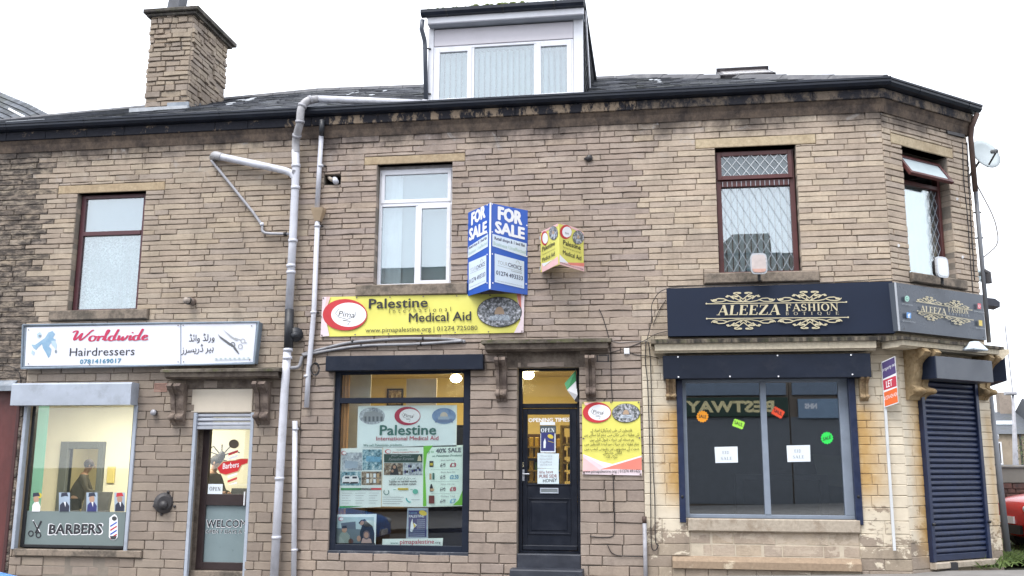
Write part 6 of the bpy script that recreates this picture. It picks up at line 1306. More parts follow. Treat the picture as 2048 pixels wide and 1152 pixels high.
def fascia_art(pr, Q, wd, GM):
    """Q(s,t): s along the panel 0..1, t down 0..1, in the box of the artwork"""
    for (s0, s1) in ((.03, .49), (.50, .96)):
        ornament(pr, lambda x, y: Q(s0+(s1-s0)*x, .30-.30*y), GM, wd); ornament(pr, lambda x, y: Q(s0+(s1-s0)*x, .70+.30*y), GM, wd)
    pr.line([Q(0, .325), Q(.99, .325)], wd*.8, GM, 'ornament'); pr.line([Q(0, .69), Q(1, .69)], wd*.8, GM, 'ornament')
    for p in (Q(0, .32), Q(.99, .32), Q(0, .69), Q(1, .69)): pr.ell(*p, wd*.9, wd*.9, GM, 'ornament')
FD_ = -.16
c = [at(MF, x, y, FD_) for x, y in ((1333, 577), (1785, 562.5), (1791, 666), (1336, 672.5))]
t = thing('fascia_sign', 'long navy fascia with pale gold scrolled lettering on the corner shop front', 'sign', c[3])
MB().prism([c[3], c[2], c[1], c[0]], (0, .15, 0)).build('tray', NAVYS, t)
def bil(q): return lambda s, r: (q[0][0]*(1-s)*(1-r)+q[1][0]*s*(1-r)+q[2][0]*s*r+q[3][0]*(1-s)*r, q[0][1]*(1-s)*(1-r)+q[1][1]*s*(1-r)+q[2][1]*s*r+q[3][1]*(1-s)*r)
Q = bil(((1412, 582), (1694, 578), (1696, 661), (1414, 663))); pr = Print(t, MF, FD_); fascia_art(pr, Q, 1.9, GOLD)
pr.text('ALEEZA', (1433, 631), (1560, 630), 20, GOLD, 'serif', bold=.15, slant=.16, gap=.02); pr.text('FASHION', (1571, 623), (1676, 622), 14.5, GOLD, 'serif', gap=.06); pr.text('BOTIQUE', (1571, 631), (1677, 630), 6, M('dull_gold_thin_print', (.36, .33, .25), .5), 'serif', gap=.9); pr.done()
c = [at(CFR, x, y, FD_) for x, y in ((1788.5, 564.5), (1965, 590), (1972.5, 680.5), (1797, 661.5))]
t = thing('fascia_sign', 'grey shop fascia with gold scrolled lettering and social icons on the chamfered corner', 'sign', c[3])
MB().prism([c[3], c[2], c[1], c[0]], CFR.n*.15).build('tray', GREYS, t); ee = [at(CFR, x, y, FD_-.002) for x, y in ((1788, 564.3), (1791.5, 565), (1800, 662), (1796.5, 661.4))]; MB().prism(ee[::-1], CFR.n*-.006).build('edge_strip', M('pale_edge_strip', (.42, .44, .48), .4), t)
Q = bil(((1829, 587), (1940, 604), (1943, 657), (1832, 638))); pr = Print(t, CFR, FD_); fascia_art(pr, Q, 1.3, GOLD)
pr.text('ALEEZA', (1837, 624), (1889, 630.5), 12.5, GOLD, 'serif', bold=.15, slant=.05, gap=.02); pr.text('FASHION', (1893, 624.5), (1933, 629), 10, GOLD, 'serif', gap=.06); pr.text('BOTIQUE', (1894, 629.5), (1935, 634.5), 4, GREYP, 'serif', gap=.9)
pr.ell(1810, 598, 4.5, 6, M('mint_icon_print', (.35, .62, .52), .5), 'icon'); pr.line(arc(1810, 598, 2.2, 3, 0, 300, 10), 1, TEALP, 'icon'); pr.poly([(1809, 625), (1818, 626.5), (1818, 637.5), (1809, 636)], M('blue_icon_print', (.12, .30, .62), .5), 'icon'); pr.text('f', (1812, 636), (1816.5, 636.5), 8, WHITE, bold=.08, name='icon')
pr.poly([(1951, 607), (1957.5, 608), (1957.5, 619), (1951, 618)], M('pink_icon_print', (.65, .12, .15), .5), 'icon'); pr.line(arc(1954.2, 613, 1.8, 2.6, 0, 360, 10), .8, WHITE, 'icon'); pr.poly([(1953, 640.5), (1960, 641.8), (1960.5, 653), (1953.5, 651.5)], M('yellow_icon_print', (.68, .52, .12), .5), 'icon')
for (x, y, w_) in ((1800, 608, 21), (1801, 641, 26), (1944, 622, 21), (1947, 655, 19)): pr.text('@aleezafashion' if y > 620 else '07716070246', (x, y+2), (x+w_, y+2+w_*.13), 3, GREYP)
for x, y in ((1803.5, 658.5), (1962, 675.5)): pr.ell(x, y, 1.6, 1.5, BLK, 'screws')
pr.done()
# letting board on its white post
t = thing('letting_board', 'purple, red and orange LET board on a tall white post against the painted wall', 'sign', at(MF, 1789, 1101, -.06))
MB().tube([at(MF, 1765, 727, -.05), at(MF, 1775, 890, -.06), at(MF, 1789, 1101, -.07)], .024, 4).build('post', M('white_painted_post', (.58, .60, .62), .6, .15, 4, dirt=.45, dirtcol=(.22, .2, .19), stretch=(1, 1, .3)), t)
LBF = Frame(at(MF, 1762, 760, -.07), math.radians(-38)); ln = LBF.q(1797, 760, 0)[0]; z0 = LBF.q(1770, 818, 0)[1]; z1 = LBF.q(1763, 724, 0)[1]+.0
c = [at(LBF, x, y, 0) for x, y in ((1763, 724), (1790, 712), (1796.5, 806), (1769, 815))]; MB().prism([c[3], c[2], c[1], c[0]], LBF.n*.01).build('board', WHITE, t); pr = Print(t, LBF, 0)
pr.poly([(1764, 726), (1789, 714), (1792, 746), (1766, 758)], M('purple_print', (.07, .045, .16), .5), 'print'); pr.poly([(1766, 761), (1792, 751), (1793.5, 772), (1767.5, 781)], M('board_red_print', (.48, .03, .06), .5), 'print'); pr.poly([(1768, 785), (1794, 775), (1796, 804), (1770, 813)], M('board_orange_print', (.72, .13, .02), .5), 'print')
pr.text('property net', (1765, 744), (1791, 731), 7, WHITE); pr.text('LET', (1773, 775.5), (1785, 771), 13, WHITE, bold=.02); pr.text('01274 424 424', (1769, 801), (1795, 791), 7.5, WHITE); pr.done()

# ------------------------------------------------------------ pipes, vents and flues
def pp(x, y, d): return at(MF, x, y, d)
def bend(pts, k_=3):
    p = [Vector(q) for q in pts]
    for _ in range(k_):
        n_ = [p[0]]
        for a, b in zip(p, p[1:]): n_ += [a*.8+b*.2, a*.2+b*.8] if (a-b).length > .02 else [a, b]
        p = n_+[p[-1]]
    return p
def collar(a, b, r, mat, par, nm='collar'): MB().tube([a, b], r, 14).build(nm, mat, par, True)
t = thing('soil_pipe', 'thick white plastic soil pipe climbing over the gutter, with a slanted branch', 'pipe', pp(548, 1152, -.12)); R0 = .060
MB().tube([pp(575, 700, -.12), pp(570, 770, -.12), pp(559, 960, -.12), pp(546, 1190, -.12)], R0, 14).build('lower_pipe', PIPE, t, True)
MB().tube([pp(591, 300, -.13), pp(592, 340, -.12), pp(586, 470, -.12), pp(578, 622, -.12)], R0, 14).build('upper_pipe', PIPE, t, True)
MB().tube([pp(579, 619, -.12), pp(577, 696, -.12)], R0+.008, 14).build('black_section', PIPEB, t, True); MB().tube([pp(583, 672, -.12), pp(597, 668, -.10)], .055, 12).build('black_boss', PIPEB, t, True); MB().tube([pp(590, 670, -.03), pp(592, 669, -.11)], .11, 12).build('black_cap', PIPEB, t, True)
for y, x in ((332, 592), (376, 591), (378+104, 586), (532, 582), (545, 582), (700, 576), (716, 575), (957, 559), (1075, 553)): a = pp(x, y-3, -.12); b = pp(x, y+3, -.12); collar(a, b, R0+.010, PIPE, t)
up = bend([pp(592, 305, -.13), pp(591, 285, -.14), pp(595, 265, -.22), pp(600, 247, -.33), pp(601, 222, -.34), pp(606, 208, -.32), pp(618, 200, -.28), pp(635, 198, -.20)], 2)
MB().tube(up, R0, 14).build('bends', M('sooty_white_pipe', (.36, .355, .37), .5, .25, 6, dirt=.6, dirtcol=(.05, .045, .045)), t, True)
for i in (8, 14, 20, 26): 
    if i+1 < len(up): dd = (up[i+1]-up[i]).normalized()*.02; collar(up[i]-dd, up[i]+dd, R0+.012, PIPEG, t)
MB().tube([pp(632, 198, -.20), pp(740, 202, -.12), pp(848, 207, -.05)], R0-.004, 14).build('roof_run', PIPE, t, True); collar(pp(845, 207, -.06), pp(862, 209, -.06), R0+.006, PIPE, t)
MB().tube([pp(866, 208, -.06), pp(878, 210, -.05)], .045, 10).build('end_joint', PIPEG, t, True)
MB().tube(bend([pp(590, 356, -.12), pp(583, 346, -.12), pp(566, 340, -.12), pp(440, 313, -.10)], 2), R0-.004, 14).build('branch_pipe', PIPE, t, True); MB().tube(bend([pp(443, 314, -.10), pp(430, 310, -.10), pp(427, 315, .03)], 2), R0+.006, 14).build('branch_elbow', M('sooty_white_pipe'), t, True); MB().tube([pp(587, 343, -.17), pp(588, 343, -.19)], .03, 10).build('access_cap', PIPEG, t)
MB().tube(bend([pp(423, 321, -.04), pp(430, 330, -.05), pp(525, 448, -.05), pp(524, 462, -.06), pp(532, 467, -.06), pp(578, 468, -.07)], 1), .022, 10).build('waste_pipe', PIPEG, t, True); collar(pp(568, 468, -.07), pp(574, 468, -.07), .032, BLK, t); collar(pp(523, 446, -.05), pp(525, 452, -.05), .03, PIPE, t)
t = thing('downpipe', 'thin white rainwater pipe with a beige hopper, just right of the soil pipe', 'pipe', pp(588, 1151, -.06)); r_ = .038
MB().tube([pp(644, 240, -.17), pp(643.5, 262, -.15), pp(643, 270, -.07)], r_+.004, 12).build('black_top', PIPEB, t, True); MB().tube([pp(643, 264, -.07), pp(634, 420, -.07)], r_, 12).build('upper_pipe', PIPE, t, True)
m = MB(); 
def ring4(x, y, hw, d0, d1): u, z = MF.q(x, y, -.07); return [MF.w(u-hw, d0, z), MF.w(u+hw, d0, z), MF.w(u+hw, d1, z), MF.w(u-hw, d1, z)]
a = ring4(638, 418, .095, -.17, .0); b = ring4(638, 423, .09, -.16, .0); c = ring4(636, 443, .04, -.11, -.02); m.add(a+b+c, [(0, 1, 2, 3), (4, 5, 1, 0), (5, 6, 2, 1), (6, 7, 3, 2), (7, 4, 0, 3), (8, 9, 5, 4), (9, 10, 6, 5), (10, 11, 7, 6), (11, 8, 4, 7), (11, 10, 9, 8)]); m.build('hopper', HOPP, t)
MB().tube([pp(635, 442, -.07), pp(628, 620, -.07), pp(617, 745, -.07), pp(613, 815, -.07)], r_, 12).build('middle_pipe', PIPE, t, True)
MB().tube(bend([pp(613, 812, -.07), pp(612, 824, -.07), pp(594, 833, -.07), pp(590, 846, -.07)], 2), r_+.005, 12).build('offset_bend', PIPEG, t, True); MB().tube([pp(590, 842, -.07), pp(589, 1000, -.07), pp(587, 1190, -.07)], r_, 12).build('lower_pipe', PIPE, t, True)
for x, y in ((641, 332), (635, 452), (627, 625), (591, 858), (589, 1100), (614, 752)): collar(pp(x, y-2.2, -.07), pp(x, y+2.2, -.07), r_+.008, PIPE, t, 'pipe_clip'); MB().box(MF, MF.q(x+7, y, -.03)[0], MF.q(x+7, y, -.03)[0]+.03, -.05, .01, MF.q(x, y, -.03)[1]-.008, MF.q(x, y, -.03)[1]+.008).build('screw_lug', IRON, t)
t = thing('waste_pipes', 'pair of curved grey waste pipes running from the soil pipe under the yellow banner', 'pipe', pp(600, 720, -.03))
WG = M('weathered_grey_waste_pipe', (.26, .26, .28), .5, .2, 6, dirt=.3)
MB().tube(bend([pp(604, 709, -.035), pp(650, 696, -.03), pp(700, 684, -.03), pp(800, 677, -.03), pp(895, 677.5, -.03), pp(924, 681, -.03)], 2), .021, 10).build('upper_waste_pipe', WG, t, True); MB().tube(bend([pp(606, 711, -.045), pp(655, 701, -.04), pp(720, 691, -.04), pp(840, 688, -.04), pp(924, 682, -.04)], 2), .021, 10).build('lower_waste_pipe', WG, t, True)
MB().tube(bend([pp(926, 683, -.035), pp(930, 683, .02)], 1), .028, 10).build('end_elbow', WG, t, True)
for x, y in ((705, 682.5), (723, 691), (846, 677), (842, 688)): collar(pp(x-1.5, y, -.035), pp(x+1.5, y, -.035), .027, BLK, t, 'pipe_clip')
MB().tube(bend([pp(606, 708, -.04), pp(600, 706, -.05), pp(597, 718, -.06), pp(582, 722, -.10)], 2), .024, 10).build('upper_connection', M('dark_stained_pipe', (.09, .085, .085), .6, .3, 8), t, True); MB().tube(bend([pp(604, 713, -.05), pp(600, 730, -.06), pp(595, 735, -.07), pp(576, 736, -.12)], 2), .026, 10).build('lower_connection', WG, t, True)
t = thing('coiled_cable', 'small coil of black cable tied to the downpipe above the charity shutter box', 'cable', pp(628, 735, -.1))
for k_ in range(3): MB().tube([pp(629+8*math.cos(a)+k_, 738+(11+k_)*math.sin(a), -.115-.006*k_) for a in [i*math.pi/10 for i in range(21)]], .006, 6).build('cable_loop', CABLE, t, True)
t = thing('boiler_pipe_stub', 'short white pipe stub poking from the broken hole left of the white window', 'pipe', pp(664, 359, 0)); MB().tube([pp(668, 357, .18), pp(670, 360, .0), pp(672, 364, -.06)], .045, 12).build('stub', PIPE, t, True); MB().tube([pp(656, 354, .1), pp(664, 360, -.04)], .03, 10).build('elbow', M('stained_pipe', (.35, .30, .25), .6, .3, 8), t, True)
MB().box(MF, hole[0]-.05, hole[1]+.05, .2, .25, hole[2]-.05, hole[3]+.05).build('cavity_back', BLK, U2)
t = thing('flue_pipe', 'short brown plastic flue with a round end above the hairdressers sign', 'flue', pp(385, 603, 0)); MB().tube([pp(388, 604, .02), pp(379, 602, -.10)], .058, 14).build('flue_body', M('brown_grey_flue', (.17, .13, .11), .5, .2), t, True); MB().tube([pp(380, 602, -.10), pp(370, 600, -.20)], .045, 14).build('flue_end', M('buff_flue_end', (.33, .28, .24), .5), t, True); collar(pp(377.5, 601.7, -.12), pp(376, 601.4, -.135), .060, BLK, t)
def grille(x0, x1, y0, y1, name, label, mf, mb_, F=MF):
    R_ = rect(F, (x0, (y0+y1)/2), (x1, (y0+y1)/2), ((x0+x1)/2, y0), ((x0+x1)/2, y1), -.012); t = thing(name, label, 'vent', F.w(R_[0], 0, R_[2])); frame_bars(F, R_, .022, -.014, .006).build('frame', mf, t); MB().box(F, R_[0]+.02, R_[1]-.02, .0, .006, R_[2]+.02, R_[3]-.02).build('back', mb_, t)
    m = MB(); 
    for i in range(1, 8): z = R_[2]+.02+(R_[3]-R_[2]-.04)*i/8; m.box(F, R_[0]+.02, R_[1]-.02, -.010, .0, z-.004, z+.004)
    for i in range(1, 9): u = R_[0]+.02+(R_[1]-R_[0]-.04)*i/9; m.box(F, u-.003, u+.003, -.009, .001, R_[2]+.02, R_[3]-.02)
    m.build('mesh_bars', mf, t, kind='stuff')
grille(308, 334, 766, 784, 'air_brick', 'small terracotta air brick to the right of the barber shutter box', TERR, BLK); grille(1193, 1218, 709, 732, 'wall_vent', 'black louvred wall vent beside the door hood, above the yellow Urdu banner', M('dark_grey_plastic', (.045, .045, .05), .5), BLK)
t = thing('round_vent', 'small round white vent cap beside the barber window, under the air brick', 'vent', pp(309, 825, 0)); MB().tube([pp(310, 825, .02), pp(308, 825, -.07)], .042, 14).build('body', IRON, t, True); MB().tube([pp(307, 825, -.07), pp(306, 825, -.085)], .045, 14).build('cap', PIPEG, t, True)
t = thing('iron_flue_cover', 'round dark grey iron flue cover on the wall between barber window and door', 'flue', pp(329, 1006, 0)); MB().tube([pp(330, 1006, .01), pp(329, 1006, -.03), pp(329, 1006, -.05), pp(328.5, 1006, -.08)], [.155, .155, .135, .10], 20).build('dish', IRON, t); MB().tube([pp(328, 1010, -.07), pp(326, 1010, -.12)], .06, 14).build('nozzle', IRON, t, True)
for a in (1.3, 3.4, 4.5, 6.0): c = pp(329, 1006, -.02)+Vector((.17*math.cos(a), 0, .17*math.sin(a))); MB().ball(c, .022, .02, .022, 8, 5).build('fixing_lug', IRON, t)
t = thing('small_outlet', 'small dark round outlet high on the bare stone between boards and lattice window', 'vent', pp(1178, 316, 0)); MB().tube([pp(1179, 316, .02), pp(1178, 317, -.05)], .05, 12).build('body', IRON, t, True); MB().tube([pp(1172, 316, 0), pp(1170, 318, -.04)], .018, 8).build('stub', IRON, t)
t = thing('cut_down_pipe', 'short grey pipe with dark cap standing at the wall foot by the painted boundary', 'pipe', pp(1291, 1152, -.05)); MB().tube([pp(1289, 1045, -.05), pp(1292, 1190, -.05)], .028, 10).build('body', PIPEG, t, True); collar(pp(1288.7, 1033, -.05), pp(1289, 1046, -.05), .030, M('rusty_cap', (.08, .05, .04), .7), t)
# cables
def cable(label, pts, r=.006, mat=None, d=-.02, nm='wall_cable', F=MF):
    o = MB().tube(bend([at(F, x, y, d) for x, y in pts], 2), r, 6).build(nm, mat or CABLE, None, True); tag(o, label, 'cable'); return o
cable('black cable running down the wall to the top of the yellow Urdu banner', [(1198, 618), (1205, 632), (1216, 668), (1222, 700), (1222, 760), (1225, 805)])
cable('short L-shaped black cable emerging below the yellow Urdu banner', [(1226, 951), (1228, 1000), (1229, 1065), (1225, 1074), (1205, 1075), (1180, 1073)])
cable('short black cable end hooked at the foot of the wall beside the cut-down pipe', [(1215, 1090), (1222, 1105), (1235, 1112), (1289, 1113), (1293, 1122), (1295, 1150)])
cable('long black cable dropping down the cream painted wall, the left of two', [(1292, 682), (1290, 720), (1295, 760), (1298, 840), (1301, 960), (1302, 1090), (1305, 1100), (1312, 1101), (1317, 1090)], .007, d=-.03)
cable('long black cable dropping down the cream painted wall, the right of two', [(1297, 684), (1301, 720), (1303, 800), (1306, 940), (1310, 1000), (1310, 1085), (1317, 1092)], .007, d=-.03)
cable('looping black cable left of the navy fascia rising over its top edge', [(1294, 680), (1304, 640), (1302, 610), (1316, 585), (1340, 574), (1480, 570), (1640, 566), (1785, 557)], .006, d=-.10)
cable('thin black cable stretched across the wall from the door hood to the corner fascia', [(1222, 705), (1250, 697), (1285, 684), (1310, 668), (1336, 662)], .005)
cable('thin pale grey cable sagging from the door hood towards the corner cornice', [(1218, 678), (1235, 686), (1262, 683), (1296, 682)], .004, CABLEG)
cable('thin cable from the white junction towards the cornice end', [(1254, 702), (1270, 710), (1300, 712), (1318, 717)], .005)
cable('thin black cable rising from the cornice end up past the fascia', [(1306, 650), (1318, 620), (1332, 600)], .005)
cable('black cable from the far left edge bending down behind the barber shutter box', [(-20, 730), (15, 731), (33, 737), (41, 750), (40, 770)], .005)
o = MB().box(MF, MF.q(1248, 700, 0)[0], MF.q(1259, 700, 0)[0], -.04, .0, MF.q(1254, 709, 0)[1], MF.q(1254, 697, 0)[1], .01).build('junction_box', WHITE, None); tag(o, 'tiny white junction box on the wall right of the black vent', 'box')

# ------------------------------------------------------------ floodlights and dishes
def flood(F, x, y, label, rot, back=False, d=-.32, face=None, wpx=31, hpx=40):
    c = at(F, x, y, d); t = thing('floodlight', label, 'floodlight', c, 'floodlights above the corner fascia')
    G = Frame(c, math.atan2(F.u.y, F.u.x)+rot); G.z = Vector((0, 0, 1)); w_ = .115; h_ = .15
    m = MB(); pts = []
    for i in range(20): a = 2*math.pi*i/20; ca, sa_ = math.cos(a), math.sin(a); pts.append((w_*math.copysign(abs(ca)**.45, ca), h_*math.copysign(abs(sa_)**.45, sa_)))
    m.prism([G.w(u, 0, z) for u, z in pts], G.n*-.03); m.build('lamp_frame', M('silver_lamp_frame', (.48, .50, .53), .3, .05, metal=.3), t)
    m = MB(); m.prism([G.w(u*.84, -.031, z*.84) for u, z in pts], G.n*-.004); m.build('lens', face or M('lamp_lens', (.55, .48, .46), .15, .15, 10), t)
    if not face:
        m = MB(); m.prism([G.w(u*.84, -.036, z*.84) for u, z in pts if z < -.03], G.n*-.003); m.build('pink_reflector', M('pink_reflector', (.55, .33, .27), .3, .15, 12), t)
    m = MB(); m.prism([G.w(u*.8, .001, z*.75) for u, z in pts], G.n*.07); m.build('housing', BLK, t)
    MB().tube([c+Vector((0, 0, -h_)), c+Vector((0, 0, -h_-.06)), at(F, x+3, y+34, -.05)], .022, 8).build('arm', BLK, t); return t
flood(MF, 1517, 528, 'floodlight with a clouded pinkish lens in front of the diamond lattice window', math.radians(4))
flood(CFR, 1882, 535, 'floodlight with a plain white face in front of the chamfered corner window', math.radians(-6), face=M('white_lamp_face', (.72, .76, .82), .25, .03))
t = thing('lantern', 'small translucent bulkhead lamp on the corner cornice above the grey shutter box', 'lamp', at(CFR, 1950, 700, -.30)); m = MB()
c = at(CFR, 1950, 693, -.38); vs = []
for (k_, z) in ((.045, .07), (.13, -.045), (.12, -.06)): vs += [c+CFR.u*(sx*k_*1.25)+CFR.n*(sy*k_*.7)+Vector((0, 0, z)) for sx, sy in ((-1, -1), (1, -1), (1, 1), (-1, 1))]
m.add(vs, [(0, 1, 2, 3)]+[(a*4+i, a*4+(i+1) % 4, a*4+4+(i+1) % 4, a*4+4+i)[::-1] for a in (0, 1) for i in range(4)]+[(11, 10, 9, 8)]); m.build('shade', M('clouded_plastic', (.55, .62, .68), .3, .1, 20), t); MB().box(CFR, *(lambda u: (u-.1, u+.12))(CFR.q(1938, 695, -.3)[0]), -.36, -.25, CFR.q(1938, 699, -.3)[1]-.02, CFR.q(1938, 699, -.3)[1]+.01, .005).build('base', WHITE, t)
def dish(c, nrm, r, label, mat, name='satellite_dish', wallpt=None):
    t = thing(name, label, 'satellite dish', c, 'satellite dishes at the corner'); n_ = Vector(nrm).normalized(); a = n_.orthogonal().normalized(); b = n_.cross(a); vs = [c-n_*.0]; S = 24
    for j in range(1, 5): 
        for i in range(S): an = 2*math.pi*i/S; q = r*j/4; vs.append(c+(a*math.cos(an)+b*math.sin(an))*q+n_*(.20*q*q/r))
    fs = [(0, 1+i, 1+(i+1) % S) for i in range(S)]+[(1+j*S+i, 1+(j+1)*S+i, 1+(j+1)*S+(i+1) % S, 1+j*S+(i+1) % S) for j in range(3) for i in range(S)]
    k = len(vs); m = MB(); m.add(vs, fs); m.add([v-n_*.012 for v in vs], [f[::-1] for f in fs]); e0, e1 = 1+3*S, k+1+3*S; m.f += [(e0+i, e1+i, e1+(i+1) % S, e0+(i+1) % S) for i in range(S)]; m.mi += [0]*S
    m.build('reflector', mat, t, True); l = c+n_*(r*1.05)+Vector((0, 0, -r*.35)); MB().tube([c+Vector((0, 0, -r*.85))+n_*.05, l], .014, 8).build('arm', IRON, t); MB().tube([l, l-(n_*.10)+Vector((0, 0, .05))], .035, 10).build('receiver', M('receiver_grey', (.16, .17, .18), .5), t)
    if wallpt is not None: MB().tube([c-n_*.03, wallpt+Vector((0, 0, 0)), wallpt+Vector((0, 0, -.12))], .018, 8).build('wall_mount', IRON, t)
    return t
DM = M('translucent_grey_dish', (.42, .47, .49), .5, .05); e = SF.w(.6, 0, 0)
dish(at(MF, 1968, 311, 1.75), (.35, -.75, .25), .26, 'large pale grey satellite dish sticking out past the corner under the eaves', DM, wallpt=SF.w(.35, 0, 5.85))
dish(at(MF, 1955, 551, 1.9), (.55, -.6, .3), .13, 'small pale satellite dish just past the corner above the grey fascia', M('pale_blue_dish', (.48, .58, .60), .5, .05), wallpt=SF.w(.3, 0, 4.1))
# things at the far corner edge: downpipe, cables, bracket, far awning lamp
t = thing('corner_downpipe', 'dark grey rainwater pipe on the far edge of the corner, beside the dish', 'pipe', SF.w(.1, -.08, 0)); 
MB().tube([CFR.w(CHL+.02, -.2, 6.8), CFR.w(CHL-.0, -.10, 6.6), CFR.w(CHL+.03, -.05, 6.45), CFR.w(CHL+.03, -.05, 5.6)], .04, 10).build('rusty_top', M('rusty_pipe', (.09, .055, .045), .7, .3, 8), t, True); MB().tube([SF.w(.12, -.09, 6.2), SF.w(.12, -.09, 3.3)], .032, 10).build('pipe', M('mid_grey_pipe', (.17, .18, .20), .5), t, True)
for z in (4.9, 5.3): MB().tube([SF.w(.12, -.14, z), SF.w(.12, .02, z)], .012, 6).build('clip', BLK, t)
MB().tube([SF.w(.14, -.08, 4.4), SF.w(.14, -.16, 4.35), SF.w(.14, -.16, 4.2)], .05, 10).build('junction', IRON, t); MB().tube(bend([SF.w(.15, -.1, 5.8), SF.w(.15, -.33, 5.2), SF.w(.15, -.36, 4.8), SF.w(.15, -.12, 4.6)], 2), .010, 6).build('loop_cable', CABLEG, t)
MB().tube([SF.w(.06, -.02, 2.6), SF.w(.06, -.08, .3)], .045, 10).build('lower_pipe', M('mid_grey_pipe'), t, True)
cable('pair of dark cables running down the chamfer edge below the bracket', [(1925, 285), (1927, 360), (1935, 430), (1942, 540), (1946, 585)], .007, F=CFR, d=-.012); cable('dark cable beside the pair, nearest the far corner edge', [(1934, 285), (1936, 340), (1941, 430), (1949, 560)], .009, F=CFR, d=-.012)
o = MB().prism([at(CFR, x, y, -.03) for x, y in ((1895, 261), (1930, 269), (1930, 275), (1896, 267))][::-1], CFR.n*.03).build('steel_bracket', IRON, None); tag(o, 'flat dark steel bracket bolted near the top of the chamfer', 'bracket')
pts_ = [(1914, 398), (1797, 491), (1925, 514)]
for i, (x, y) in enumerate(pts_): o = MB().tube([at(CFR, x, y, -.015), at(CFR, x, y, .0)], .022, 10).build('wall_plug', WHITE, None); tag(o, ('round white plug high on the chamfer right of the window', 'round white plug on the chamfer left of the window', 'round white plug low on the chamfer right of the floodlight')[i], 'plug', 'white wall plugs on the chamfer')
t = thing('side_awning_lamp', 'dark hooded lamp box seen past the grey corner fascia', 'lamp', at(MF, 1980, 604, 2.2)); m = MB(); m.prism([at(MF, x, y, 2.2) for x, y in ((1960, 607), (2000, 614), (2000, 604), (1990, 597), (1960, 594))], (0, .3, 0)); m.build('hood', M('dark_blue_grey_hood', (.05, .055, .075), .5), t)

